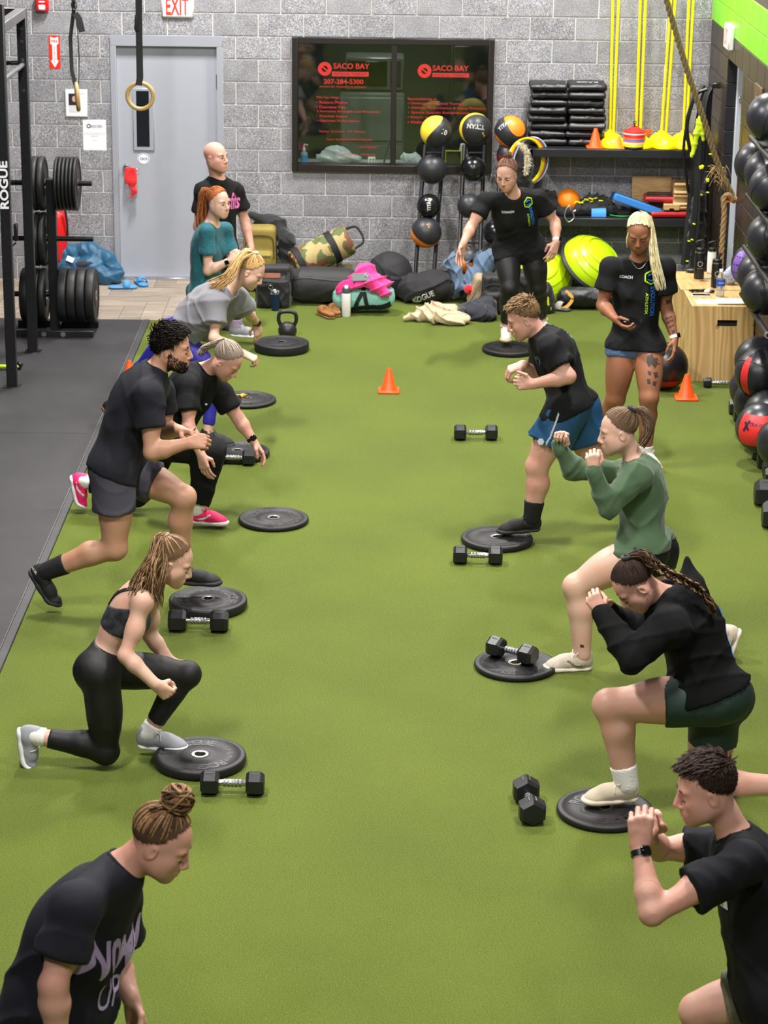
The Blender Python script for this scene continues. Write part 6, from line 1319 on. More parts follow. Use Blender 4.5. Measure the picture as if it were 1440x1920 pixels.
# ---------------- hair
SC=np.array([-.014,0,.036]); SR=np.array([.103,.081,.091])
def hl(x,y): return np.interp(x,[-1,-.6,-.25,.05,.26,.44,.58,.95],[-.78,-.62,-.34,-.12,.06,.42,.68,.85])
def hdirs(n,seed,edge=.3):
    r=np.random.default_rng(seed); out=[]
    while len(out)<n:
        d=nrm(r.normal(size=3)); m=hl(d[0],d[1])
        if d[2]>m and not(d[2]>m+edge and r.random()<.45): out.append(d)
    return out
def slerp(a,b,t): 
    w=math.acos(max(-1,min(1,float(np.dot(a,b))))); 
    return a if w<1e-4 else (math.sin((1-t)*w)*a+math.sin(t*w)*b)/math.sin(w)
def haircap(mb,T,h=.004):
    n,m=48,26; V=[];ok=[]
    for j in range(m+1):
        e=PI/2-(PI*.86)*j/m
        for i in range(n): a=2*PI*i/n; d=np.array([math.cos(e)*math.cos(a),math.cos(e)*math.sin(a),math.sin(e)]); V.append(T(SC+SR*(1+h/.09)*d)); ok.append(d[2]>hl(d[0],d[1])+.09)
    F=[]
    for j in range(m):
        for i in range(n):
            q=(j*n+i,(j+1)*n+i,(j+1)*n+(i+1)%n,j*n+(i+1)%n)
            if sum(ok[k] for k in q)>=3: F.append(q)
    mb.cm=0; mb.add(V,F)
def hair_back(mb,T,tie,nm,n=240,seed=1,r=.0028,lift=.09):
    """strands combed over the skull to a tie direction"""
    R_=random.Random(seed); haircap(mb,T)
    for d in hdirs(int(n*1.55),seed):
        P=[];h0=R_.uniform(.025,lift)
        for t in np.linspace(0,1,9): q=slerp(d,tie,t); P.append(T(SC+SR*q*(.995+(h0+.03)*math.sin(min(1,t*1.8)*PI/2)*(.6+.4*t))))
        mb.cm=R_.choices(range(nm),[3,2,1][:nm])[0]; mb.tube(P,[r*.35,r*.8]+[r]*6+[r*.8],3,caps=False)
def tail(mb,pts,w,nm,n=90,seed=2,r=.0025,ends=.25,curl=0.):
    R_=random.Random(seed); G=bez(pts,22); m=len(G); Tn=np.gradient(G,axis=0)
    W=np.interp(np.linspace(0,1,m),np.linspace(0,1,len(w)),w)
    for k in range(int(n*1.5)):
        a=R_.uniform(0,2*PI); q=math.sqrt(R_.random()); stop=int(m*R_.uniform(1-ends,1.)); P=[];ph=R_.uniform(0,6); x=np.array([.3,.8,.2])
        for i in range(max(4,stop)):
            t=nrm(Tn[i]); x=nrm(x-t*np.dot(x,t)); y=np.cross(t,x); rr=W[i]*q; aa=a+.5*math.sin(i*.35+ph)+curl*i; P.append(G[i]+(x*math.cos(aa)+y*math.sin(aa))*rr)
        P=P[::2]+([P[-1]] if len(P)%2==0 else []); mb.cm=R_.choices(range(nm),[3,2,2][:nm])[0]; mb.tube(P,[r]*(len(P)-1)+[r*.3],3,caps=False)
def short_hair(mb,T,nm,n=800,seed=3,top=.035,side=.010,sweep=(.6,0,.6),r=.0030,fade=.25,up=.45,wave=0.):
    R_=random.Random(seed); haircap(mb,T,.0035 if side<.012 else .007); sw=nrm(sweep)
    for d in hdirs(n,seed,.5):
        k=min(1,max(0,(d[2]-fade)/.35)); L=side+(top-side)*k; L*=R_.uniform(.7,1.2); nn=nrm(d/SR); g=sw*k+np.array([-.35,0,-.8])*(1-k); g=g-nn*np.dot(g,nn)*.9; g=nrm(g+np.array([R_.gauss(0,.22),R_.gauss(0,.22),R_.gauss(0,.12)])); p=SC+SR*d*1.0; w=np.array([R_.gauss(0,1),R_.gauss(0,1),R_.gauss(0,1)])*wave
        P=[T(p),T(p+(nn*up+g*.5)*L*.5+w*.4),T(p+(nn*up*.9+g*.75)*L*.8-w),T(p+(nn*up*.6+g)*L)]; mb.cm=R_.randrange(nm); mb.tube(P,[r,r,r*.9,r*.35],3,caps=False)
def bun(mb,c,r,nm,n=70,seed=5,rr=.0035):
    R_=random.Random(seed)
    for k in range(n):
        R2=rotm(R_.uniform(-.9,.9),R_.uniform(-.9,.9),R_.uniform(0,6.28)); q=R_.uniform(.55,1.); off=R_.uniform(-.75,.75)*r; rc=math.sqrt(max(.05,1-(off/r)**2))*r*q; a0=R_.uniform(0,6.28); P=[c+R2@np.array([rc*math.cos(a),rc*math.sin(a),off*.8]) for a in np.linspace(a0,a0+R_.uniform(2.5,4.5),9)]; mb.cm=R_.randrange(nm); mb.tube(P,[rr*.5]+[rr]*7+[rr*.5],3,caps=False)
def face(body,T,R,s,B):
    for y in(-1,1):
        if B.get('eyes',1)==2:
            e=mkmesh('eyeball',*(lambda m:(np.array(m.V),m.F))(MB().sphere(T((.0715,y*.032,-.004)),.0152*s,14,10)),MEYE,body,world=True,angle=180)
            MB().lathe([(0,.0006),(.0062*s,0),(.0062*s,-.002)],14,T((.0875,y*.0325,-.004)),R@frame((1,0,-.1))).build('iris',MIRIS,body,world=True)
            li=bez([T((.0815,y*.018,-.003)),T((.0895,y*.030,.0045)),T((.082,y*.047,-.001))],10); MB().tube(li,.0022*s,5).build('eyelid',B['lash'],body,world=True)
        else:
            li=bez([T((.0825,y*.019,-.011)),T((.0885,y*.032,-.0135)),T((.079,y*.046,-.010))],10); MB().tube(li,.0019*s,5).build('eyelash',B['lash'],body,world=True)
        br=bez([T((.0895,y*.014,.020)),T((.0895,y*.030,.0255)),T((.074,y*.05,.020))],10); MB().tube(br,[.0018*s]+[.0036*s]*(len(br)-3)+[.0026*s,.0012*s],5).build('eyebrow',B['brow'],body,world=True)
    lp=MB(); lp.tube(bez([T((.081,-.024,-.0715)),T((.0975,-.006,-.0665)),T((.0975,.006,-.0665)),T((.081,.024,-.0715))],12),[.001*s]+[.0045*s]*(len(bez([(0,0,0)]*4,12))-2)+[.001*s],6); lp.tube(bez([T((.081,-.022,-.0735)),T((.096,-.006,-.079)),T((.096,.006,-.079)),T((.081,.022,-.0735))],12),[.001*s]+[.0052*s]*(len(bez([(0,0,0)]*4,12))-2)+[.001*s],6); lp.build('lips',B['lip'],body,world=True)
def person(label,J,B,base=None):
    """J: joints in world space; B: build parameters"""
    setup(J); f=nrm(B['face']); u=np.asarray(B.get('hup',(0,0,1)),float); u=nrm(u-f*np.dot(u,f)); J['RH']=np.stack([f,np.cross(u,f),u],1)
    base=np.array([J['pel'][0],J['pel'][1],0.]) if base is None else np.asarray(base,float)
    root=thing('person',label,'person',base); sd=SDF()
    bprims(sd,J,B,{'torso','hips','uarmL','uarmR','farmL','farmR','thighL','thighR','shinL','shinR'},-.004 if 0 else 0.)
    for s in 'LR': sd.cone(J['a'+s],J['a'+s]-nrm(B['sole'+s])*.03+nrm(B['toe'+s])*.02,.034*B.get('leg',1.),.03,k=.02)
    T=headprims(sd,J,B); boxes=[(J['hed']-.155*B.get('hs',1),J['hed']+.155*B.get('hs',1),B.get('vh',.005))]
    for s in 'LR':
        hd=B['hand'+s]; handprims(sd,J['w'+s],hd[0],np.asarray(hd[1],float),s,B.get('hand',1.),*hd[2:3],**(hd[3] if len(hd)>3 else {})); c=J['w'+s]+nrm(hd[0])*.07; boxes.append((c-.125,c+.125,B.get('vm',.0045)))
    # merge overlapping hand boxes
    if (np.abs((boxes[1][0]+boxes[1][1])/2-(boxes[2][0]+boxes[2][1])/2)<.25).all(): boxes=[boxes[0],(np.minimum(boxes[1][0],boxes[2][0]),np.maximum(boxes[1][1],boxes[2][1]),boxes[1][2])]
    if len(boxes)>1 and (np.minimum(boxes[0][1],boxes[1][1])>np.maximum(boxes[0][0],boxes[1][0])).all(): boxes=[(np.minimum(boxes[0][0],boxes[1][0]),np.maximum(boxes[0][1],boxes[1][1]),boxes[0][2])]+boxes[2:]
    if len(boxes)>1 and (np.minimum(boxes[0][1],boxes[1][1])>np.maximum(boxes[0][0],boxes[1][0])).all(): boxes=[(np.minimum(boxes[0][0],boxes[1][0]),np.maximum(boxes[0][1],boxes[1][1]),boxes[0][2])]+boxes[2:]
    if len(boxes)>2 and (np.minimum(boxes[2][1],boxes[1][1])>np.maximum(boxes[2][0],boxes[1][0])).all(): boxes=[boxes[0],(np.minimum(boxes[2][0],boxes[1][0]),np.maximum(boxes[2][1],boxes[1][1]),boxes[1][2])]
    V,F=meshparts(sd,B.get('vox',.0105),boxes); body=mkmesh('body',V,F,B['skin'],root,world=True,angle=180); B['lash']=B.get('lashm',MLASH); B.setdefault('brow',MLASH); B.setdefault('lip',MLIP)
    face(body,T,J['RH'],B.get('hs',1.),B); J['T']=T; return root,body
def cloth_mesh(root,name,sd,mat,fo,vox,clips=None):
    V,F=sd.mesh(vox,fo,clips=clips); return mkmesh(name,V,F,mat,root,world=True,angle=180)
def tee(root,J,B,mat,g=.012,hem=-.02,sl=.5,fo=(.006,(26,14),1),vox=.0098,name='t_shirt',loose=.014,hemtilt=0.,sleeves=True,long_=False,extra=None,neckr=.060,lower=True,neckdrop=.0,drape=1.04,th=.012):
    sd=SDF(); bprims(sd,J,B,{'torso'}|({'hips'} if lower else set()),g); fw,lat,up=J['F'].T
    for s in 'LR':
        S_,E,W=J['s'+s],J['e'+s],J['w'+s]; ar=B.get('arm',1.)
        sd.ell(S_,np.array([.051,.051,.051])*ar+g,k=.04)
        if lower: Hh_,K_=J['h'+s],J['k'+s]; lg_=B.get('leg',1); sd.cone(Hh_,Hh_+(K_-Hh_)*.17,.09*lg_+th,.088*lg_+th,k=.05)
        if long_:
            bprims(sd,J,B,{'uarm'+s,'farm'+s},g+.004)
            d=nrm(W-E); sd.cone(W-d*.05,W-d*.005,.031+g*.6,.029+g*.6,k=.01,clip=[(W-d*.002,d)])
        elif sleeves:
            d=nrm(E-S_); q=S_+(E-S_)*sl; sd.cone(S_,q,.049*ar+g,.050*ar+g+loose,k=.035,clip=[(q,d)])
            m=S_+(E-S_)*min(.5,sl); sd.ell(m,np.array([.048,.048,.06])*ar+g+.004,frame(d),k=.03,clip=[(q,d)])
    sp=J['nek']-J['pel']; bend=fw*B.get('curve',-.03)
    if drape: sd.cone(J['pel']+sp*.62+bend,J['pel']+up*(hem-.03)+fw*.01,(.143*B.get('t',1)+g)*drape,(.138*max(B.get('h',1),B.get('w',1))+g)*drape,k=.05,flat=(fw,.76))
    if extra: extra(sd)
    nd=nrm(J['hed']-J['nek']); sd.cone(J['nek']+up*.012-fw*neckdrop*0+fw*.012,J['hed'],neckr,neckr,k=.012,op=1)
    hn=nrm(up+fw*hemtilt); cl=[(J['pel']+up*hem,-hn)]
    o=cloth_mesh(root,name,sd,mat,folds(*fo),vox,cl)
    return o
def collar(root,J,mat,parent,r=.062,th=.006,tilt=.5):
    fw,lat,up=J['F'].T; nd=nrm(nrm(J['hed']-fw*.03-J['nek'])*.6+up); c=J['nek']+up*.016+fw*.010; x=nrm(fw-nd*np.dot(fw,nd)); y=np.cross(nd,x)
    bv=BVHTree.FromPolygons([v.co[:] for v in parent.data.vertices],[tuple(p.vertices) for p in parent.data.polygons]); o=rootloc(root); P=[]
    for a in np.linspace(0,2*PI,32,endpoint=False):
        q=c+x*r*1.08*math.cos(a)+y*r*math.sin(a)-up*(.022*tilt*max(0,math.cos(a))); l,n,_,_=bv.find_nearest(Vector(q-o)); P.append(np.array(l)+o)
    P=np.array(P); P=(P+np.roll(P,1,0)+np.roll(P,-1,0))/3
    return MB().tube(P,th,6,closed=True).build('collar',mat,parent,world=True)
def bottoms(root,J,B,mat,frac=.5,g=.008,flare=.02,top=.0,fo=(.004,(26,14),5),vox=.0098,name='shorts',shin=None,hemtilt=None,thick=0.):
    sd=SDF(); bprims(sd,J,B,{'hips'},min(g,.007)); fw,lat,up=J['F'].T; lg=B.get('leg',1.); sp=J['nek']-J['pel']; sd.ell(J['pel']+sp*.2,np.array([.097*B.get('w',1),.136*B.get('w',1),.10])+min(g,.005),J['F'],k=.05)
    for s in 'LR':
        Hh,K,A=J['h'+s],J['k'+s],J['a'+s]
        if shin is None:
            f_=frac if np.isscalar(frac) else frac[s]; d=nrm(K-Hh); q=Hh+(K-Hh)*f_; r1=.088*lg+(.056-.088)*lg*f_; sd.cone(Hh,q,.09*lg+g,max(r1,.075*lg)+g+flare,k=.04,clip=[(q,d)]); sd.ell(Hh+(K-Hh)*.4,np.array([.074*lg+g,.077*lg+g,.16]),frame(d),k=.04,clip=[(q,d)])
        else:
            bprims(sd,J,B,{'thigh'+s,'knee'+s},g); f_=shin if np.isscalar(shin) else shin[s]; tmp=SDF(); bprims(tmp,J,B,{'shin'+s},g+thick); d=nrm(A-K); q=K+(A-K)*f_
            for p in tmp.P: sd.P.append(p[:6]+([(q,d)],))
    sd.box(J['pel']+up*(top+.25)-fw*.03,(.14,.27,.25),.001,J['F'],k=.004,op=1)
    return cloth_mesh(root,name,sd,mat,folds(*fo) if fo else None,vox)
def sock(root,J,s,mat,lo=.12,r=.038,name='sock',B_=None):
    K,A=J['k'+s],J['a'+s]; d=nrm(A-K); sd=SDF(); tmp=SDF(); bprims(tmp,J,B_ or B,{'shin'+s},.006)
    for p in tmp.P: sd.P.append(p[:6]+([(A-d*lo,-d)],))
    sd.cone(A-d*lo*.4,A+d*.02,.036,.036,k=.02)
    V,F=sd.mesh(.0075,lambda x,y,z:.0012*np.sin(((x-A[0])*d[0]+(y-A[1])*d[1]+(z-A[2])*d[2])*500),lo=A-.11-lo*.6,hi=A+.11+lo*.6); mkmesh(name,V,F,mat,root,world=True,angle=180)
def watch(root,w,d,pn,band,facem,r=.031,parent=None):
    d=nrm(d); pn=nrm(np.asarray(pn,float)-d*np.dot(pn,d)); R=frame(d,pn); t=MB().lathe([(r,-.011),(r+.003,-.010),(r+.003,.010),(r,.011)],22,w,R).build('watch',band,root,world=True); MB().box(w+R[:,0]*(r+.006),(.012,.036,.036),.005,R=R).build('watch_face',facem,t,world=True); return t
def JP(Y0,**kw):
    out={}
    for k,v in kw.items(): out[k]=AT(v[0],v[1],Y0+v[2])+(np.asarray(v[3],float) if len(v)>3 else 0)
    return out
MLEG=M('black_legging',(9,9,12),.6,var=.1,bump=.05,bscale=200); MTB=M('black_cotton',(11,11,14),.85,var=.12,bump=.06,bscale=260,spec=.3); MTNV=M('washed_navy_cotton',(25,25,33),.85,var=.3,vscale=6,bump=.06,bscale=260,spec=.3)
WHT=M('white_knit',(222,220,216),.85); BLKS=M('black_sock',(14,14,16),.85)
SH_BK=(M('shoe_black',(20,20,22),.7),M('sole_black',(28,28,30),.7),M('lace_black',(14,14,15),.8)); SH_GR=(M('shoe_grey',(146,148,154),.8,bump=.1,bscale=300),M('sole_white',(222,222,222),.6),M('lace_pale',(206,208,206),.8))
SH_CR=(M('shoe_cream',(206,192,168),.8,var=.08),M('sole_cream',(222,210,188),.65),M('lace_cream',(220,212,198),.8)); SH_WH=(M('shoe_white',(214,210,200),.75,var=.08),M('sole_gum',(196,176,138),.6),M('lace_white',(230,230,226),.8)); SH_PK=(M('shoe_pink',(240,30,108),.6,var=.06),MATS['sole_white'],M('lace_pink',(246,24,100),.7)); SH_ST=(M('shoe_stone',(196,184,168),.8,var=.12,vscale=30),M('sole_stone',(226,218,204),.6),M('lace_stone',(224,218,206),.8)); SH_BR=(SH_BK[0],M('sole_gumbrown',(112,70,40),.6),SH_BK[2])
# ---- woman kneeling in a black sports bra
Y=-11.05
J=JP(Y,hed=(325,1052,.13),nek=(268,1098,.14),pel=(194,1246,.10),sR=(268,1126,-.02),sL=(280,1118,.29),eR=(235,1229,-.10),wR=(291,1283,-.14),eL=(282,1192,.33),wL=(318,1240,.30),hR=(188,1264,.0),hL=(200,1258,.19),kR=(198,1409,.0),aR=(66,1380,.02),kL=(352,1264,.20),aL=(279,1373,.17))
B=dict(vh=.0042,vm=.0037,face=(.86,-.06,-.42),skin=SK[0],hs=.93,arm=.9,leg=1.02,t=.88,w=.82,h=.92,bust=.85,hand=.92,curve=-.01,soleR=(1,0,.12),toeR=(.12,0,-1),soleL=(0,0,1),toeL=(1,0,-.06),handR=((.75,0,-.62),(.35,.85,-.2),(75,85,50),dict(thumb=(.9,.6))),handL=((.6,0,-.5),(0,-1,0),(30,30,20)),brow=M('brow_brown',(92,66,44),.8))
R_,b_=person('woman kneeling in a lunge wearing a black sports bra and black leggings',J,B); PW=R_
lgs=bottoms(R_,J,B,MLEG,shin=.80,g=.005,top=.10,fo=(.0015,(26,14),5),name='leggings')
sd=SDF(); bprims(sd,J,B,{'torso'},.006); fw,lat,up=J['F'].T; sp=J['nek']-J['pel']; c0=J['pel']+sp*.60
bra=cloth_mesh(R_,'sports_bra',sd,M('camo_black_knit',(20,20,26),.7,col2=(62,64,72),vscale=26,detail=1.),None,.006,[(c0-up*.075,-up),(c0+up*.07-fw*.02,nrm(up*.9-fw*.5)),])
for s,ls in(('R',-1),('L',1)):
    strip(R_,b_,'bra_strap',[x-np.array(R_.location) for x in (c0+up*.07+fw*.08+lat*ls*.07,J['nek']-up*.03+lat*ls*.09+fw*.05,J['nek']-up*.02+lat*ls*.095-fw*.03,c0+up*.10-fw*.12+lat*ls*.06,c0+up*.02-fw*.14+lat*ls*.02)],.018,MATS['black_legging'],parent=bra)
HM=hairmats('hair_dark_blonde',[(92,70,50),(124,98,70),(172,138,100)]); mb=MB(); T=J['T']; tie=nrm((-.72,0,.70)); hair_back(mb,T,tie,3,240,11); tp=T(SC+SR*tie*1.12); tail(mb,[tp,tp+(-.03,-.02,-.01),AT(292,1045,Y+.05),AT(270,1082,Y+.02),AT(258,1110,Y+.0),AT(247,1120,Y+.01)],[.012,.03,.045,.05,.06,.05],3,110,12,ends=.5); tail(mb,[T((-.06,-.05,.05)),AT(308,1075,Y+.0),AT(300,1110,Y-.02),AT(303,1150,Y-.03)],[.012,.018,.02,.015],3,40,13,ends=.6); tail(mb,[tp,AT(285,1060,Y),AT(283,1100,Y-.02),AT(294,1135,Y-.03)],[.012,.025,.03,.025],3,40,14,ends=.5)
hr=mb.build('hair',None,R_,world=True,mats=HM,angle=180); MB().tube([tp+np.array([.0,0,0])+frame(tp-J['hed'])@np.array([.017*math.cos(a),.017*math.sin(a),.003]) for a in np.linspace(0,2*PI,14,endpoint=False)],.005,6,closed=True).build('hair_tie',M('mauve',(176,140,130),.8),hr,world=True)
shoe(R_,J['aR'],B['toeR'],B['soleR'],SH_GR,.262,bend=.5,brand=('NOBULL',.085,-1,.03,MATS['white_print'])); shoe(R_,J['aL'],B['toeL'],B['soleL'],SH_GR,.262,brand=None)
for s in 'RL': sock(R_,J,s,WHT,.045)

# ---- bearded man lunging
Y=-8.95
J=JP(Y,hed=(323,652,.20),nek=(291,690,.20),pel=(218,858,.14),sR=(277,741,-.01),sL=(300,733,.40),eR=(285,848,-.08),wR=(352,831,-.06),eL=(310,806,.40),wL=(338,807,.18),hR=(212,886,.03),hL=(236,880,.24),kR=(216,1028,.0),aR=(84,1072,.04),kL=(345,932,.16),aL=(340,1068,.24))
B=dict(vh=.0042,vm=.0037,face=(.98,-.08,-.13),skin=SK[2],hs=1.02,fem=0,arm=1.18,leg=1.22,t=1.13,w=1.08,h=1.0,hand=1.05,curve=-.02,soleR=(.86,0,.5),toeR=(.5,0,-.86),soleL=(0,0,1),toeL=(1,-.1,0),handR=((.98,.1,.1),(0,.8,-.5),(60,70,40)),handL=((.8,-.5,.0),(.1,-.4,-.8),(40,50,30)),brow=M('brow_black',(26,20,18),.8))
R_,b_=person('bearded man in a faded black tee and grey shorts stepping onto a plate',J,B)
o=tee(R_,J,B,MTNV,.018,-.085,.55,(.007,(22,12),61),th=.024); o['label']='washed black t-shirt'; collar(R_,J,MTNV,o,.068)
fw,lat,up=J['F'].T; spray(o,J['pel']+(J['nek']-J['pel'])*.62+fw*.12-lat*.03-np.array(R_.location),np.stack([lat,up,fw],1),'REVIVAL',.17,M('teal_print',(70,150,140),.7),h=.13,sub=.03)
sh_=bottoms(R_,J,B,M('charcoal_short',(64,62,74),.75,var=.06,bump=.05,bscale=200),.50,.012,.02,.03,(.005,(26,14),62)); MB().tube(bez([J['pel']+fw*.13+up*.0,J['pel']+fw*.16-up*.05,J['pel']+fw*.15-up*.12],10),.003,5).build('drawstring',MBLACK,sh_,world=True)
HM=hairmats('hair_black',[(24,19,17),(34,27,24)]); mb=MB(); short_hair(mb,J['T'],2,1700,21,.042,.018,(.9,-.1,.1),.0038,.0,.45,.006); mb.build('hair',None,R_,world=True,mats=HM,angle=180)
def beard(R_,J,mats,body,n=4200,seed=4,L=.005):
    q=random.Random(seed); T=J['T']; c=T((0,0,0)); R=J['RH']; sc=np.linalg.norm(T((1,0,0))-c); o=rootloc(R_); me=body.data
    V=np.empty(len(me.vertices)*3,np.float32); me.vertices.foreach_get('co',V); V=V.reshape(-1,3)+o; Nn=np.empty(len(me.vertices)*3,np.float32); me.vertex_normals.foreach_get('vector',Nn); Nn=Nn.reshape(-1,3); l=((V-c)@R)/sc
    ok=(np.abs(l[:,1])<.09)&(l[:,2]>-.135)&(l[:,2]<-.052+(.075-l[:,0])*.55)&(l[:,0]>-.008)&(l[:,2]<-.012)&~((l[:,0]>.074)&(np.abs(l[:,1])<.026)&(l[:,2]>-.088)&(l[:,2]<-.061)); ids=np.nonzero(ok)[0]; mb=MB()
    for k in range(min(n,len(ids))):
        i=ids[q.randrange(len(ids))]; p,nn=V[i],Nn[i]; d=nrm(nn*.55+R@np.array([.2,0,-.8])+np.array([q.gauss(0,.2),q.gauss(0,.2),q.gauss(0,.2)])); mb.cm=q.randrange(len(mats)); mb.tube([p-nn*.001,p+d*L*q.uniform(.7,1.3)],[.0023,.0008],4,caps=False)
    mb.build('beard',None,R_,world=True,mats=mats,angle=180)
beard(R_,J,HM,b_)
shoe(R_,J['aR'],B['toeR'],B['soleR'],SH_BK,.30,bend=.45,brand=('NOBULL',.07,-1,-.03,MATS['white_print'])); shoe(R_,J['aL'],B['toeL'],B['soleL'],SH_BK,.30); sock(R_,J,'R',BLKS,.13,.044); sock(R_,J,'L',BLKS,.05,.044)
for i in range(2): MB().lathe([(.0105,-.003),(.0125,0),(.0105,.003)],12,J['wL']+nrm((.8,-.5,0))*.1+np.array([.0,0,.0+.02*i]),frame((.8,-.3,-.5))).build('silver_ring',MCHR,R_,world=True)
# ---- grey-haired woman in black with pink shoes
Y=-7.30
J=JP(Y,hed=(426,676,.14),nek=(384,690,.20),pel=(312,815,.16),sR=(354,722,.05),sL=(412,733,.34),eR=(353,800,-.07),wR=(377,852,-.12),eL=(446,783,.34),wL=(476,829,.30),hR=(312,836,.06),hL=(308,830,.26),kR=(398,846,.0),aR=(371,957,.0),kL=(255,925,.27),aL=(157,902,.27))
B=dict(face=(.66,-.25,-.70),skin=SK[1],hs=.95,arm=1.02,leg=1.08,t=1.,w=1.,h=1.05,bust=.95,hand=.95,soleR=(0,0,1),toeR=(1,-.12,-.02),soleL=(1,0,.18),toeL=(.2,0,-1),handR=((.25,-.25,-.95),(.5,.8,0),(15,25,15)),handL=((.62,-.15,-.77),(-.4,-.3,-.6),(20,25,15)),brow=M('brow_grey',(120,100,84),.8))
R_,b_=person('grey-haired woman in a black tee and pink trainers reaching over her knee',J,B)
o=tee(R_,J,B,MTB,.016,-.06,.62,(.008,(22,12),63),th=.018); collar(R_,J,MTB,o,.066); fw,lat,up=J['F'].T; MB().sphere(J['pel']+(J['nek']-J['pel'])*.62+fw*.13+lat*.02,.008,10,8).build('pin_badge',MPAPER,o,world=True)
bottoms(R_,J,B,MTB,shin=.86,g=.012,thick=.016,top=.04,fo=(.006,(26,14),64),name='trousers')
HM=hairmats('hair_grey',[(120,108,96),(168,156,142),(88,72,60)]); mb=MB(); tie=nrm((-.85,0,.52)); hair_back(mb,J['T'],tie,3,240,22); tp=J['T'](SC+SR*tie*1.12); tail(mb,[tp,AT(386,652,Y+.14),AT(378,660,Y+.14),AT(370,667,Y+.12)],[.012,.022,.026,.02],3,70,23,ends=.4); mb.build('hair',None,R_,world=True,mats=HM,angle=180)
shoe(R_,J['aR'],B['toeR'],B['soleR'],SH_PK,.262,swoosh=WHT); shoe(R_,J['aL'],B['toeL'],B['soleL'],SH_PK,.262,bend=.5,swoosh=WHT); sock(R_,J,'R',WHT,.06,.04); sock(R_,J,'L',WHT,.07,.04)
watch(R_,J['wL']-nrm(J['wL']-J['eL'])*.025,J['wL']-J['eL'],(.3,-.8,.5),MBLACK,MATS['black_gloss'])
# ---- woman in a grey tee and blue leggings
Y=-5.55
J=JP(Y,hed=(471,508,.20),nek=(431,540,.22),pel=(332,622,.28),sR=(406,562,.05),sL=(446,557,.36),eR=(401,634,-.04),wR=(458,664,.0),eL=(465,586,.55),wL=(481,606,.72),hR=(338,634,.18),hL=(328,630,.40),kR=(405,712,.05),aR=(389,813,.0),kL=(264,692,.55),aL=(213,760,.62))
B=dict(face=(.80,-.15,-.58),skin=SK[0],hs=.93,arm=.88,leg=.9,t=.88,w=.86,h=.96,bust=.8,hand=.92,soleR=(0,0,1),toeR=(1,-.12,-.03),soleL=(.75,0,.65),toeL=(.65,0,-.75),handR=((.8,.0,-.35),(.2,.3,-.9),(55,60,30)),handL=((.15,.1,-1),(-.5,.6,0),(20,30,15)),brow=M('brow_blonde',(150,120,84),.8))
R_,b_=person('blonde woman in a boxy grey tee and royal blue leggings leaning forward',J,B)
MGT=M('grey_cotton',(122,122,128),.85,var=.06,bump=.06,bscale=260,sheen=.1); fw,lat,up=J['F'].T
def ex(sd):
    for s in 'LR': sd.cone(J['s'+s]-up*.05,J['pel']+up*.14+lat*(.1 if s=='L' else -.1)+fw*.06,.10,.115,k=.06)
o=tee(R_,J,B,MGT,.018,.09,.62,(.009,(20,11),65),loose=.03,extra=ex); collar(R_,J,MGT,o,.064)
bottoms(R_,J,B,M('royal_blue_knit',(38,34,146),.6,bump=.05,bscale=200),shin=.82,g=.005,top=.12,fo=(.002,(26,14),66),name='leggings')
spray(b_ if 0 else [c for c in R_.children if c.name.startswith('leggings')][0],J['pel']+up*.09-lat*.15-np.array(R_.location),np.stack([fw,up,-lat],1),'SPORT',.05,MATS['white_print'],h=.012)
HM=hairmats('hair_blonde',[(176,140,88),(214,182,128),(140,104,66)]); mb=MB(); tie=nrm((-.35,0,.94)); hair_back(mb,J['T'],tie,3,240,24); tp=J['T'](SC+SR*tie*1.12); tail(mb,[tp,AT(462,471,Y+.18),AT(446,490,Y+.10),AT(428,518,Y+.06),AT(405,533,Y+.06),AT(385,540,Y+.08)],[.012,.022,.032,.04,.05,.04],3,120,25,ends=.5); tail(mb,[tp,AT(452,488,Y+.1),AT(441,515,Y+.05),AT(425,532,Y+.02),AT(405,545,Y+.0)],[.01,.012,.014,.012],3,30,26,ends=.4); hr=mb.build('hair',None,R_,world=True,mats=HM,angle=180); MB().tube([tp+frame(tp-J['hed'])@np.array([.018*math.cos(a),.018*math.sin(a),.006]) for a in np.linspace(0,2*PI,14,endpoint=False)],.006,6,closed=True).build('hair_tie',WHT,hr,world=True)
shoe(R_,J['aR'],B['toeR'],B['soleR'],SH_BK,.262); shoe(R_,J['aL'],B['toeL'],B['soleL'],SH_BR,.262,bend=.4)
watch(R_,J['wL']-nrm(J['wL']-J['eL'])*.02,J['wL']-J['eL'],(.2,-.9,.4),MBLACK,MATS['black_gloss'],.028)
# ---- red-haired woman in a teal tee
Y=-2.55
J=JP(Y,hed=(410,379,.0),nek=(397,414,.06),pel=(386,538,.12),sR=(388,433,-.08),sL=(422,431,.20),eR=(390,508,-.12),wR=(432,489,-.14),eL=(438,505,.16),wL=(444,489,.02),hR=(388,551,.05),hL=(382,549,.24),kR=(447,562,.05),aR=(443,612,.14),kL=(372,632,.25),aL=(326,622,.40))
B=dict(face=(.76,-.64,-.08),hup=(-.1,.1,1),skin=SK[0],hs=.95,arm=.95,leg=.95,t=.93,w=.95,h=1.,bust=.9,hand=.95,eyes=2,soleR=(0,0,1),toeR=(1,-.2,0),soleL=(.9,0,.2),toeL=(.2,0,-1),handR=((.65,.1,.75),(.2,.75,-.2),(70,70,40)),handL=((.45,-.4,.8),(-.1,-.7,.3),(70,70,40)),brow=M('brow_red',(150,92,58),.8))
R_,b_=person('red-haired woman in a teal tee with clasped hands',J,B)
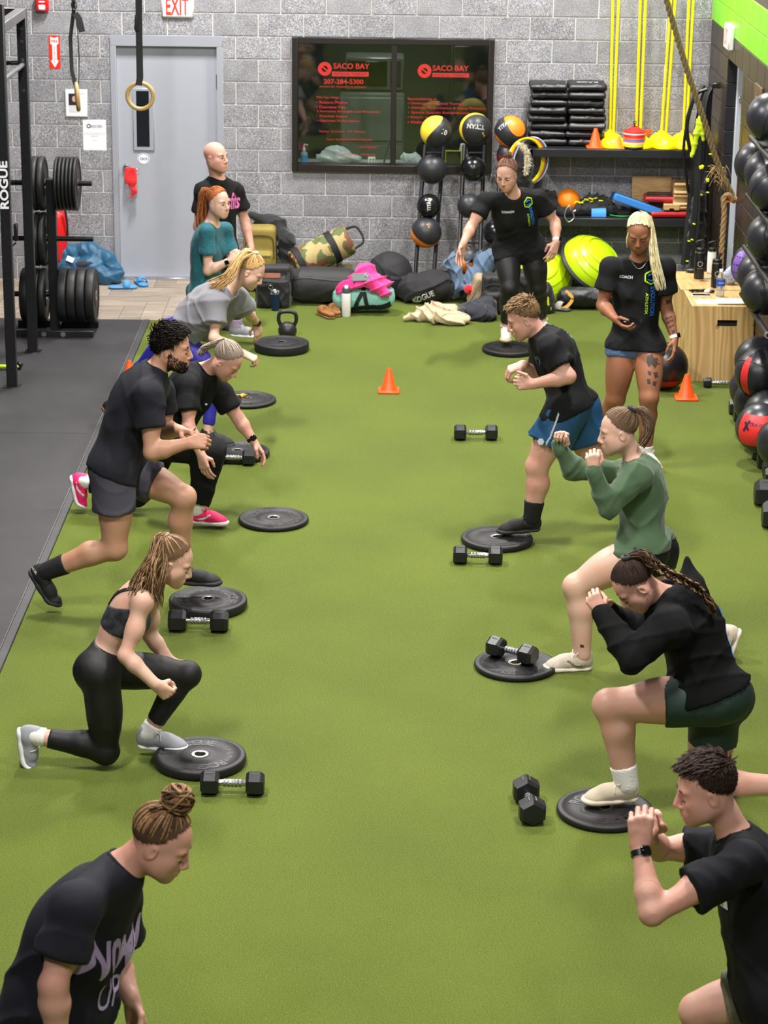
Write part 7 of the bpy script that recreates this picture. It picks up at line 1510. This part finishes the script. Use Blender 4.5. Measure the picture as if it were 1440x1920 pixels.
MTE=M('teal_heather',(28,104,116),.85,col2=(18,78,92),vscale=70,bump=.05,bscale=260,sheen=.1); o=tee(R_,J,B,MTE,.010,-.10,.58,(.006,(24,13),67),neckr=.07); bottoms(R_,J,B,MNV,shin=.9,g=.005,top=.04,fo=(.002,(26,14),68),name='leggings')
HM=hairmats('hair_red',[(150,86,46),(186,116,66),(120,68,38)]); mb=MB(); tie=nrm((-.9,0,.38)); hair_back(mb,J['T'],tie,3,240,27,lift=.11); tp=J['T'](SC+SR*tie*1.1); tail(mb,[tp,tp+(-.05,.01,-.01),AT(378,400,Y+.1),AT(376,425,Y+.1),AT(370,436,Y+.1)],[.014,.03,.04,.04,.03],3,100,28,ends=.5); mb.build('hair',None,R_,world=True,mats=HM,angle=180)
shoe(R_,J['aR'],B['toeR'],B['soleR'],SH_GR,.262); sock(R_,J,'R',M('lilac_sock',(196,170,210),.85),.09,.038); shoe(R_,J['aL'],B['toeL'],B['soleL'],SH_GR,.262,bend=.5)
watch(R_,J['wR']-nrm(J['wR']-J['eR'])*.025,J['wR']-J['eR'],(.3,-.8,.3),WHT,MATS['black_gloss'],.028)
# ---- bald man behind her
Y=-1.95
J=JP(Y,hed=(405,294,.0),nek=(408,331,.06),pel=(412,470,.14),sR=(381,359,-.03),sL=(442,359,.24),eR=(372,425,-.05),wR=(390,470,-.10),eL=(459,414,.26),wL=(471,464,.16),hR=(396,486,.06),hL=(426,486,.24),kR=(402,545,-.12),aR=(398,600,.1),kL=(430,545,.10),aL=(425,596,.34))
B=dict(face=(.84,-.52,.04),skin=SK[1],hs=1.0,fem=0,arm=1.05,leg=1.,t=1.08,w=1.05,h=1.,eyes=2,hand=1.,soleR=(0,0,1),toeR=(.8,-.6,0),soleL=(0,0,1),toeL=(.8,-.6,0),handR=((.3,-.3,-.9),(.8,.3,0),(30,30,20)),handL=((.3,-.2,-.9),(-.8,.3,0),(30,30,20)),brow=M('brow_sandy',(150,112,84),.8))
R_,b_=person('bald man in a black tee with pink lettering standing behind the teal tee',J,B); o=tee(R_,J,B,MTB,.016,-.10,.6,(.007,(22,12),69)); collar(R_,J,MTB,o,.07); bottoms(R_,J,B,MTB,.75,.012,.02,.03,(.005,(26,14),70))
fw,lat,up=J['F'].T; c0=J['pel']+(J['nek']-J['pel'])*.70+fw*.12-np.array(R_.location); Rt=np.stack([nrm(lat-up*.25),np.cross(fw,nrm(lat-up*.25)),fw],1); spray(o,c0+lat*.03,Rt,'Misfits',.32,M('pink_print',(226,120,180),.7),h=.14,sub=.03,bold=.02)
mb=MB(); short_hair(mb,J['T'],1,500,29,.002,.002,(.5,0,.5),.0012); bpy.data.objects.remove(mb.build('stubble',None,R_,world=True,mats=[M('stubble',(168,122,98),.7)],angle=180))
shoe(R_,J['aR'],B['toeR'],B['soleR'],SH_BK,.29); shoe(R_,J['aL'],B['toeL'],B['soleL'],SH_BK,.29)

# ---- coach leaning forward
def logo(o,root,c,F,sc=1.,s1='EVOLUTION',s2='ATHLETIX'):
    """hexagon emblem with two vertical lines of lettering on the wearer's left chest"""
    fw,lat,up=F.T; x=-up; y=nrm(lat); Rv_=np.stack([x,y,fw],1); L0=rootloc(root); G1=M('logo_lime',(170,220,40),.6); G2=M('logo_blue',(40,120,214),.6)
    bv=BVHTree.FromPolygons([v.co[:] for v in o.data.vertices],[tuple(p.vertices) for p in o.data.polygons])
    def stick(p):
        l,n,_,_=bv.ray_cast(Vector(p-L0+fw*.25),Vector(-fw)); 
        if l is None: l,n,_,_=bv.find_nearest(Vector(p-L0))
        return np.array(l)+np.array(n)*.003
    for r_,m_,a in((.036,G1,range(6)),(.019,G2,(0,2,3,5))):
        for k in a:
            a0,a1=k*PI/3,(k+1)*PI/3; P=[stick(c+(y*math.sin(a0+(a1-a0)*t)+up*math.cos(a0+(a1-a0)*t))*0+((y*math.sin(a0)+up*math.cos(a0))*(1-t)+(y*math.sin(a1)+up*math.cos(a1))*t)*r_*sc) for t in(0,.5,1)]; MB().tube(P,.0042*sc,5).build('emblem',m_,o)
    spray(o,c-up*.125*sc+lat*.012*sc-L0,Rv_,s1,.155*sc,G2,h=.024*sc,bold=.02,sub=.03,ray=fw); spray(o,c-up*.135*sc-lat*.018*sc-L0,Rv_,s2,.115*sc,G1,h=.014*sc,bold=.02,sub=.03,ray=fw)
def coachword(o,root,c,F,w=.085):
    fw,lat,up=F.T; spray(o,c-rootloc(root),np.stack([lat,up,fw],1),'COACH',w,MATS['white_print'],h=.02,bold=.03,sub=.03,ray=fw)
Y=-2.45
J=JP(Y,hed=(950,327,-.22),nek=(962,362,-.12),pel=(974,458,.14),sR=(911,376,-.12),sL=(1010,371,-.02),eR=(884,424,-.22),wR=(868,458,-.36),eL=(1041,417,.02),wL=(1043,454,-.10),hR=(951,471,.10),hL=(999,470,.14),kR=(956,541,-.10),aR=(949,612,.04),kL=(1008,538,.10),aL=(1015,600,.34))
B=dict(face=(-.34,-.86,-.38),skin=SK[1],hs=.97,arm=1.04,leg=1.2,t=1.1,w=1.12,h=1.1,bust=1.1,hand=.98,eyes=2,soleR=(0,0,1),toeR=(-.05,-1,-.05),soleL=(0,0,1),toeL=(.15,-1,0),handR=((-.25,-.3,-.92),(.6,-.6,.3),(12,15,10),dict(spread=.12)),handL=((-.3,-.35,-.9),(-.2,.7,.3),(18,22,15),dict(spread=.1)),brow=M('brow_dkblonde',(112,84,62),.8))
R_,b_=person('coach in black leaning forward with one foot on a plate and arms out',J,B); fw,lat,up=J['F'].T
o=tee(R_,J,B,MTB,.012,-.10,.58,(.007,(22,12),71)); collar(R_,J,MTB,o,.066); sp=J['nek']-J['pel']; coachword(o,R_,J['pel']+sp*.80+fw*.1-lat*.075,J['F'],.095); logo(o,R_,J['pel']+sp*.86+fw*.1+lat*.10,J['F'],1.05)
bottoms(R_,J,B,MLEG,shin=.86,g=.005,top=.05,fo=(.002,(26,14),72),name='leggings')
HM=hairmats('hair_brown',[(104,74,58),(140,104,84),(84,60,56)]); mb=MB(); tie=nrm((-.45,0,.9)); hair_back(mb,J['T'],tie,3,240,31,lift=.12); bun(mb,J['T'](SC+SR*tie*1.22),.04,3,50,32); tail(mb,[J['T']((.03,-.075,.02)),J['T']((.035,-.085,-.05)),J['T']((.02,-.085,-.10))],[.004,.008,.008],3,12,33); mb.build('hair',None,R_,world=True,mats=HM,angle=180)
shoe(R_,J['aR'],B['toeR'],B['soleR'],SH_WH,.262); shoe(R_,J['aL'],B['toeL'],B['soleL'],SH_WH,.262); watch(R_,J['wL']-nrm(J['wL']-J['eL'])*.02,J['wL']-J['eL'],(.8,-.6,0),WHT,MATS['black_gloss'],.03)
# ---- blonde coach looking at a phone
Y=-5.75
J=JP(Y,hed=(1198,436,-.08),nek=(1198,483,.02),pel=(1190,640,.04),sR=(1145,501,.02),sL=(1247,501,.0),eR=(1130,572,.0),wR=(1153,597,-.18),eL=(1249,577,.06),wL=(1265,635,-.02),hR=(1165,655,.03),hL=(1217,655,.0),kR=(1154,748,-.02),aR=(1117,824,.16),kL=(1217,745,-.16),aL=(1210,848,-.12))
B=dict(face=(-.12,-.86,-.45),skin=SK[3],hs=.97,arm=1.06,leg=1.17,t=.98,w=.92,h=.98,bust=.85,hand=1.,soleR=(0,0,1),toeR=(-.25,-.96,0),soleL=(0,0,1),toeL=(.38,-.92,0),handR=((.55,-.55,-.45),(.55,.2,.75),(25,40,30)),handL=((.02,-.35,-.94),(-.85,.3,0),(20,28,20)),brow=M('brow_tan',(110,80,58),.8))
R_,b_=person('blonde coach in a black tee and blue shorts looking at a phone',J,B); fw,lat,up=J['F'].T; sp=J['nek']-J['pel']
o=tee(R_,J,B,MTB,.014,-.035,.60,(.006,(20,11),73),loose=.022); collar(R_,J,MTB,o,.066); coachword(o,R_,J['pel']+sp*.80+fw*.1-lat*.085,J['F'],.09); logo(o,R_,J['pel']+sp*.80+fw*.1+lat*.085,J['F'],1.3)
bottoms(R_,J,B,M('slate_blue_short',(72,96,134),.7,bump=.05,bscale=200),.13,.008,.004,.04,(.004,(26,14),74))
HM=hairmats('hair_platinum',[(206,196,150),(226,218,180),(168,150,108)]); mb=MB(); tie=nrm((-.35,0,.94)); hair_back(mb,J['T'],tie,3,260,34,lift=.11); tp=J['T'](SC+SR*tie*1.12); tail(mb,[tp,AT(1216,410,Y+.02),AT(1223,450,Y-.06),AT(1228,490,Y-.12),AT(1237,530,Y-.16),AT(1240,548,Y-.17)],[.012,.025,.028,.034,.04,.03],3,150,35,ends=.35); tail(mb,[J['T']((.04,-.07,.03)),J['T']((.05,-.08,-.04)),J['T']((.045,-.075,-.11))],[.004,.006,.006],3,12,36); hr=mb.build('hair',None,R_,world=True,mats=HM,angle=180)
bun(MB(),tp,.02,3,2,1)
shoe(R_,J['aR'],B['toeR'],B['soleR'],SH_WH,.262); shoe(R_,J['aL'],B['toeL'],B['soleL'],SH_WH,.262); sock(R_,J,'R',WHT,.07); sock(R_,J,'L',WHT,.05); watch(R_,J['wL']-nrm(J['wL']-J['eL'])*.015,J['wL']-J['eL'],(.8,-.6,0),WHT,MATS['black_gloss'],.031)
nk=[J['nek']+lat*.062*math.sin(a)+fw*(.03+.075*max(0,math.cos(a)))+up*(.045-.10*max(0,math.cos(a))**1.5) for a in np.linspace(-1.5,1.5,21)]; bv=BVHTree.FromPolygons([v.co[:] for v in o.data.vertices],[tuple(p.vertices) for p in o.data.polygons]); L0=rootloc(R_); MB().tube([q+nrm(fw+up*.3)*.012 if bv is None else (lambda l,n:np.array(l)+np.array(n)*.003+L0)(*bv.find_nearest(Vector(q-L0))[:2]) for q in nk],.002,5).build('necklace',M('silver_chain',(210,208,200),.3,metal=.8),R_,world=True)
ph=thing('smartphone','black phone held in the hand of the blonde coach','phone',J['wR']+nrm((.55,-.55,-.45))*.085+np.array([.055,-.015,.045])); MB().box((0,0,0),(.15,.075,.009),.004,R=rotm(.35,.1,-.25)).build('body',MATS['phone_black'],ph)
def tattoo(b_,root,pts,mat,dirn,name='tattoo'):
    bv=BVHTree.FromPolygons([v.co[:] for v in b_.data.vertices],[tuple(p.vertices) for p in b_.data.polygons]); L0=rootloc(root); W=[]
    for q in pts:
        l,n,_,_=bv.ray_cast(Vector(np.asarray(q)-L0+np.asarray(dirn)*.2),Vector(-np.asarray(dirn)))
        if l is None: l,n,_,_=bv.find_nearest(Vector(np.asarray(q)-L0))
        W.append(np.array(l)+np.array(n)*.0012)
    return W
MTAT=M('tattoo_ink',(62,48,44),.6)
def blob_tattoo(b_,root,Ypl,polys,dirn,par):
    for poly in polys:
        P=np.array([AT(u,v,Ypl) for u,v in poly]); c=P.mean(0); ring=[]
        V=[c]; F=[]; n=len(P); K=3
        for k in range(1,K+1): V+=[c+(p-c)*k/K for p in P]
        for i in range(n): F.append((0,1+i,1+(i+1)%n))
        for k in range(K-1):
            for i in range(n): a=1+k*n; F.append((a+i,a+n+i,a+n+(i+1)%n,a+(i+1)%n))
        mkmesh('tattoo',np.array(tattoo(b_,root,V,None,dirn)),F,MTAT,par,smooth=True,angle=180)
DV=nrm((-.0,-.95,.31))
blob_tattoo(b_,R_,Y-.1,[[(1213,668),(1222,664),(1232,672),(1236,684),(1226,692),(1220,684),(1214,690),(1211,680)],[(1212,696),(1219,698),(1218,706),(1212,704)],[(1222,700),(1230,698),(1232,708),(1225,712)],[(1210,712),(1216,712),(1217,722),(1211,722)],[(1221,716),(1229,716),(1226,726),(1220,724)]],DV,b_)
blob_tattoo(b_,R_,Y+.02,[[(1247,562),(1256,560),(1259,569),(1250,572)],[(1247,596),(1258,592),(1259,595),(1248,600)],[(1249,604),(1260,599),(1261,602),(1251,608)],[(1253,612),(1262,608),(1262,612),(1255,617)],[(1257,620),(1263,618),(1264,624),(1259,628)]],DV,b_)
# ---- person in blue shorts stepping onto a plate
Y=-7.50
J=JP(Y,hed=(981,596,.17),nek=(1012,622,.19),pel=(1070,752,.14),sL=(1032,652,-.01),sR=(1016,650,.38),eL=(1066,706,-.08),wL=(1000,720,-.06),eR=(1012,708,.42),wR=(980,684,.30),hL=(1062,768,.04),hR=(1082,766,.24),kL=(1007,874,.02),aL=(997,972,.0),kR=(1120,880,.26),aR=(1190,948,.3))
B=dict(vh=.0042,vm=.0037,face=(-.91,-.05,-.42),skin=SK[1],hs=1.0,fem=0,arm=1.14,leg=1.28,t=1.04,w=1.02,h=1.02,hand=1.,curve=-.03,soleL=(0,0,1),toeL=(-1,-.05,-.06),soleR=(-.86,0,.5),toeR=(-.5,0,-.86),handL=((-1,0,.05),(.1,.9,-.2),(65,75,45),dict(thumb=(-.5,.0))),handR=((-.85,-.2,-.3),(.2,.3,-.9),(50,50,30)),brow=M('brow_mid',(120,88,62),.8))
R_,b_=person('short-haired person in a black tee and blue shorts stepping onto a plate',J,B); fw,lat,up=J['F'].T; sp=J['nek']-J['pel']
o=tee(R_,J,B,MTB,.014,-.06,.62,(.008,(22,12),75),th=.028); collar(R_,J,MTB,o,.066); spray(o,J['pel']+sp*.70+fw*.1+lat*.09-np.array(R_.location),np.stack([lat,up,fw],1),'(*)',.075,M('teal_dim',(40,96,110),.7),h=.06,sub=.02,ray=nrm(fw+lat*.6)); spray(o,J['pel']+sp*.75-fw*.12-lat*.0-np.array(R_.location),np.stack([-up,-lat,-fw],1),'EVOLUTION',.3,MATS['teal_print'],h=.05,sub=.03)
MBS=M('petrol_short',(16,72,112),.65,bump=.05,bscale=200,var=.06); sh_=bottoms(R_,J,B,MBS,{'L':.58,'R':.52},.016,.03,.03,(.007,(22,12),76))
MB().lathe([(.0,0),(.022,0),(.022,.002),(0,.002)],6,AT(1014,828,Y-.10),frame((-.25,-.95,.1))).build('badge',M('badge_pale',(190,200,214),.6),sh_,world=True)
strip(R_,sh_,'pale_piping',[AT(u,v,Y-.1)-np.array(R_.location) for u,v in((1047,772),(1042,792),(1033,815),(1026,832),(1022,850))],.011,M('pale_piping',(176,186,196),.7),off=.002,parent=sh_)
HM=hairmats('hair_light_brown',[(116,92,64),(144,116,82),(90,70,50)]); mb=MB(); short_hair(mb,J['T'],3,1500,37,.04,.007,(.95,.0,.1),.0034,.28,.28,.001); mb.build('hair',None,R_,world=True,mats=HM,angle=180)
SH_RUN=(SH_BK[0],M('sole_blackyellow',(40,38,30),.6),SH_BK[2]); shoe(R_,J['aL'],B['toeL'],B['soleL'],SH_RUN,.285); shoe(R_,J['aR'],B['toeR'],B['soleR'],SH_RUN,.285,bend=.4); sock(R_,J,'L',BLKS,.11); sock(R_,J,'R',BLKS,.11)
# ---- woman in a green sweatshirt
Y=-9.68
J=JP(Y,hed=(1158,808,.12),nek=(1191,857,.15),pel=(1206,1014,.12),sL=(1198,892,-.03),sR=(1183,884,.30),eL=(1141,950,-.10),wL=(1113,884,-.12),eR=(1077,884,.36),wR=(1050,840,.30),hL=(1204,1034,.03),hR=(1224,1032,.22),kL=(1080,1100,.04),aL=(1092,1228,.0),kR=(1243,1172,.24),aR=(1358,1188,.20))
B=dict(vh=.0042,vm=.0037,face=(-.97,-.08,-.2),skin=SK[0],hs=.95,arm=.96,leg=1.26,t=.94,w=.9,h=.98,bust=.85,hand=.95,curve=-.02,soleL=(0,0,1),toeL=(-1,-.1,.02),soleR=(-1,0,.35),toeR=(-.35,0,-1),handL=((-.12,-.1,1),(.1,.9,0),(70,75,40),dict(thumb=(.7,.5))),handR=((.1,-.1,1),(-.3,-.9,0),(70,80,45),dict(thumb=(.7,.5))),brow=M('brow_ash',(130,104,80),.8))
R_,b_=person('woman in a green sweatshirt and black shorts lunging with raised fists',J,B); fw,lat,up=J['F'].T; sp=J['nek']-J['pel']
MSG=M('sage_fleece',(66,92,62),.85,var=.06,bump=.05,bscale=260,sheen=.2); o=tee(R_,J,B,MSG,.014,-.03,fo=(.010,(22,12),77),name='sweatshirt',long_=True); collar(R_,J,MSG,o,.062); logo(o,R_,J['pel']+sp*.78+fw*.1+lat*.10,J['F'],.6); bottoms(R_,J,B,MLEG,.24,.006,.004,.04,(.003,(26,14),78)); spray(o,J['pel']+sp*.62-fw*.1+lat*.06-np.array(R_.location),np.stack([-up,-lat,-fw],1),'EVOLUTION',.18,M('logo_teal_dim',(60,130,130),.7),h=.03,sub=.03)
HM=hairmats('hair_mouse',[(96,76,58),(128,102,80),(74,58,46)]); mb=MB(); tie=nrm((-.72,0,.69)); hair_back(mb,J['T'],tie,3,260,38,r=.0036,lift=.07); tp=J['T'](SC+SR*tie*1.12); tail(mb,[tp,AT(1207,772,Y+.12),AT(1216,795,Y+.1),AT(1208,822,Y+.08),AT(1200,842,Y+.06)],[.012,.028,.034,.03,.02],3,120,39,ends=.4); hr=mb.build('hair',None,R_,world=True,mats=HM,angle=180); MB().tube([tp+frame(tp-J['hed'])@np.array([.02*math.cos(a),.02*math.sin(a),.004]) for a in np.linspace(0,2*PI,14,endpoint=False)],.011,8,closed=True).build('scrunchie',MBF,hr,world=True)
shoe(R_,J['aL'],B['toeL'],B['soleL'],SH_ST,.272,swoosh=M('shoe_stone_dark',(168,154,138),.8),wd=1.08); shoe(R_,J['aR'],B['toeR'],B['soleR'],SH_ST,.272,bend=.4,swoosh=MATS['shoe_stone_dark'],wd=1.08); blob_tattoo(b_,R_,Y-.03,[[(1087,1208),(1094,1209),(1095,1214),(1088,1214)]],DV,b_)
# ---- woman in a black hoodie
Y=-11.48
J=JP(Y,hed=(1190,1096,.12),nek=(1250,1112,.15),pel=(1322,1286,.14),sL=(1258,1176,-.06),sR=(1236,1166,.36),eL=(1186,1232,-.12),wL=(1129,1150,.04),eR=(1176,1178,.42),wR=(1140,1146,.22),hL=(1336,1312,.03),hR=(1342,1316,.24),kL=(1142,1322,.05),aL=(1175,1470,.0),kR=(1328,1484,.26),aR=(1482,1474,.28))
B=dict(vh=.0042,vm=.0037,face=(-.62,-.12,-.77),skin=SK[1],hs=.97,arm=1.06,leg=1.36,t=1.04,w=1.1,h=1.28,bust=1.05,hand=.95,curve=-.05,soleL=(0,0,1),toeL=(-1,-.08,-.03),soleR=(-1,0,.2),toeR=(-.2,0,-1),handL=((-.5,.25,.75),(.2,.9,-.1),(62,70,45),dict(thumb=(.9,.6))),handR=((-.6,-.3,.6),(.1,-.9,.2),(62,70,45),dict(thumb=(.9,.6))),brow=M('brow_dark',(62,44,36),.8))
R_,b_=person('woman in a black hoodie and dark green shorts bowing over clasped hands',J,B); fw,lat,up=J['F'].T; sp=J['nek']-J['pel']
def hood(sd):
    c=J['nek']-fw*.10-up*.02; sd.ell(c,(.085,.12,.075),J['F'],k=.04); sd.cone(c+up*.03-fw*.02,c+up*.13-fw*.05-lat*.02,.062,.014,k=.03); sd.cone(J['nek']+lat*.07+fw*.0,J['nek']-up*.07+fw*.10,.045,.035,k=.04); sd.cone(J['nek']-lat*.07+fw*.0,J['nek']-up*.07+fw*.10,.045,.035,k=.04)
MHD=M('black_fleece',(7,7,9),.9,var=.12,bump=.08,bscale=200,spec=.25); o=tee(R_,J,B,MHD,.024,.0,fo=(.008,(20,11),79),name='hoodie',long_=True,extra=hood); spray(o,J['pel']+sp*.45-fw*.14-np.array(R_.location),np.stack([-lat,up,-fw],1),'E',.16,MATS['logo_blue'],h=.26,sub=.03,bold=.03); spray(o,J['pel']+sp*.36-fw*.14-lat*.0-np.array(R_.location),np.stack([-lat,up,-fw],1),'V',.14,MATS['logo_lime'],h=.12,sub=.03,bold=.03)
bottoms(R_,J,B,M('forest_knit',(26,50,46),.65,var=.06,bump=.06,bscale=140),{'L':.45,'R':.42},.006,.002,.09,(.0025,(26,14),80))
HM=hairmats('hair_brunette',[(44,32,27),(66,49,40),(140,112,74)]); mb=MB(); tie=nrm((-.55,0,.83)); hair_back(mb,J['T'],tie,2,300,40,lift=.07); tp=J['T'](SC+SR*tie*1.12)
tail(mb,[tp,AT(1205,1040,Y+.1),AT(1222,1055,Y+.08),AT(1240,1070,Y+.06)],[.014,.03,.03,.024],3,70,41,ends=.15)
bp=bez([AT(1232,1062,Y+.06),AT(1262,1078,Y+.0),AT(1296,1095,Y-.03),AT(1318,1112,Y-.02)],30)
for k in range(3):
    P=[]
    for i,g in enumerate(bp): a=i*.62+k*2.094; P.append(g+np.array([math.sin(a)*.006,math.cos(2*a)*.012,math.sin(a)*.016]))
    for q in range(9):
        off=np.array([random.gauss(0,.004) for _ in range(3)]); mb.cm=random.choice((0,1,2)); mb.tube([p+off for p in P],.0046,4,caps=False)
tail(mb,[AT(1316,1111,Y-.02),AT(1330,1130,Y-.02),AT(1341,1158,Y-.01)],[.01,.022,.012],3,60,42,ends=.4)
hr=mb.build('hair',None,R_,world=True,mats=HM,angle=180); MB().tube([tp+frame(tp-J['hed'])@np.array([.02*math.cos(a),.02*math.sin(a),.006]) for a in np.linspace(0,2*PI,14,endpoint=False)],.008,8,closed=True).build('hair_tie',MBF,hr,world=True)
for z in(-.046,-.055): MB().sphere(J['T']((-.012,.084,z)),.0032,8,6).build('ear_stud',MCHR,R_,world=True)
SH_HK=SH_CR; shoe(R_,J['aL'],B['toeL'],B['soleL'],SH_HK,.272,wd=1.08,brand=('HOKA',.075,1,.03,M('brand_tan',(190,140,100),.7))); shoe(R_,J['aR'],B['toeR'],B['soleR'],SH_HK,.272,bend=.5,wd=1.08); sock(R_,J,'L',WHT,.085)
# heart outline above the sock
ht=[AT(1176+9*math.sin(t)**3,1452-(7*math.cos(t)-2.6*math.cos(2*t)-1.1*math.cos(3*t)-.5*math.cos(4*t)),Y-.05) for t in np.linspace(0,2*PI,26,endpoint=False)]; MB().tube(tattoo(b_,R_,ht,None,DV),.0012,4,closed=True).build('heart_tattoo',MTAT,b_)
# ---- man with clasped hands
Y=-14.25
J=JP(Y,hed=(1322,1478,.20),nek=(1378,1558,.22),pel=(1448,1846,.18),sL=(1396,1618,-.03),sR=(1346,1588,.40),eL=(1222,1712,-.16),wL=(1200,1588,-.02),eR=(1236,1592,.40),wR=(1216,1566,.16),hL=(1462,1876,.06),hR=(1440,1866,.28),kR=(1306,1896,.30),aR=(1316,2090,.28),kL=(1440,2080,.05),aL=(1580,2070,.05))
J['aR']=np.array([J['kR'][0]+.02,J['kR'][1],.09]); J['kL']=np.array([J['hL'][0]+.06,J['hL'][1]-.02,.07]); J['aL']=J['kL']+np.array([.42,.0,.03])
B=dict(vh=.0042,vm=.0037,face=(-.96,-.06,-.24),skin=SK[1],hs=1.0,fem=0,arm=1.08,leg=1.08,t=1.1,w=1.12,h=1.05,hand=1.08,curve=-.03,soleR=(0,0,1),toeR=(-1,0,0),soleL=(-1,0,.2),toeL=(-.2,0,-1),handL=((.0,.2,1),(.15,.95,-.1),(58,72,45),dict(thumb=(.9,.5))),handR=((-.1,-.25,.9),(.1,-.95,-.1),(58,72,45),dict(thumb=(.9,.5))),brow=M('brow_brown2',(70,50,40),.8))
R_,b_=person('man in a navy tee and olive shorts with hands clasped before his face',J,B); fw,lat,up=J['F'].T; sp=J['nek']-J['pel']
MNT=M('midnight_cotton',(10,11,18),.85,var=.12,bump=.06,bscale=260,spec=.3); o=tee(R_,J,B,MNT,.016,-.10,.55,(.008,(20,11),81),th=.026); collar(R_,J,MNT,o,.068); spray(o,J['pel']+sp*.72+fw*.12+lat*.03-np.array(R_.location),np.stack([lat,up,fw],1),'2',.10,MPAPER,h=.15,sub=.03,bold=.04); spray(o,J['pel']+sp*.62+fw*.12+lat*.02-np.array(R_.location),np.stack([lat,up,fw],1),'-',.06,M('print_green',(60,180,90),.7),h=.02,sub=.02)
bottoms(R_,J,B,M('olive_short',(98,94,70),.8,bump=.05,bscale=200),.55,.016,.03,.03,(.006,(22,12),82))
HM=hairmats('hair_dark_brown',[(46,35,30),(62,48,42)]); mb=MB(); short_hair(mb,J['T'],2,1900,43,.042,.008,(.95,.05,.1),.0034,.30,.30,.001); mb.build('hair',None,R_,world=True,mats=HM,angle=180)
watch(R_,J['wL']-nrm(J['wL']-J['eL'])*.022,J['wL']-J['eL'],(.35,-.9,.2),MBLACK,MATS['black_gloss'],.033); shoe(R_,J['aR'],B['toeR'],B['soleR'],SH_BK,.3); shoe(R_,J['aL'],B['toeL'],B['soleL'],SH_BK,.3,bend=.5)
# ---- woman with a bun
Y=-14.65
J=JP(Y,hed=(304,1578,.18),nek=(232,1618,.20),pel=(62,1985,.14),sR=(142,1702,-.05),sL=(216,1680,.38),eR=(100,1846,-.14),wR=(108,1960,-.14),eL=(214,1800,.44),wL=(246,1872,.32),hR=(62,2015,.04),hL=(80,2005,.26),kR=(20,2220,.0),aR=(-60,2260,.0),kL=(160,2120,.28),aL=(220,2240,.28))
J['aL']=np.array([J['kL'][0]-.06,J['kL'][1],.09]); J['aR']=J['kR']+np.array([-.34,0,-J['kR'][2]+.14])
B=dict(vh=.0042,vm=.0037,face=(.86,-.14,-.48),skin=SK[1],hs=1.0,arm=1.2,leg=1.2,t=1.26,w=1.42,h=1.36,bust=1.25,belly=1.15,hand=1.,curve=-.05,neck=.06,vox=.0105,soleR=(1,0,.2),toeR=(.2,0,-1),soleL=(0,0,1),toeL=(1,0,0),handR=((.1,-.1,-1),(.6,.7,0),(25,30,20)),handL=((.2,-.15,-.95),(-.4,-.8,0),(25,35,25)),brow=M('brow_bun',(110,84,64),.8))
R_,b_=person('woman with a high bun in a navy lettered tee bending forward',J,B); fw,lat,up=J['F'].T; sp=J['nek']-J['pel']
MNP=M('ink_cotton',(24,24,34),.85,var=.18,vscale=5,bump=.06,bscale=260,spec=.3); o=tee(R_,J,B,MNP,.022,-.12,.66,(.010,(18,10),83),loose=.02); collar(R_,J,MNP,o,.070); Rt=np.stack([lat,up,fw],1); spray(o,J['pel']+sp*.64+fw*.2+lat*.0-np.array(R_.location),Rt,'WOMAN',.46,M('lilac_print',(170,152,190),.7),h=.125,sub=.02,bold=.04); spray(o,J['pel']+sp*.46+fw*.2-lat*.02-np.array(R_.location),Rt,'UP',.15,MATS['lilac_print'],h=.10,sub=.02,bold=.0)
bottoms(R_,J,B,MLEG,shin=.9,g=.006,top=.04,fo=(.002,(26,14),84),name='leggings')
HM=hairmats('hair_highlights',[(80,60,45),(152,118,80),(114,86,60)]); mb=MB(); tie=nrm((-.10,0,1.0)); hair_back(mb,J['T'],tie,3,340,44,r=.0036,lift=.09); bc=J['T'](SC+SR*tie*1.42); bun(mb,bc,.058,3,110,45,.006); tail(mb,[bc+np.array([-.04,-.02,-.02]),bc+np.array([-.075,-.03,-.02]),bc+np.array([-.085,-.03,-.03])],[.01,.012,.01],3,20,46); mb.build('hair',None,R_,world=True,mats=HM,angle=180)
shoe(R_,J['aR'],B['toeR'],B['soleR'],SH_GR,.27,bend=.5); shoe(R_,J['aL'],B['toeL'],B['soleL'],SH_GR,.27)
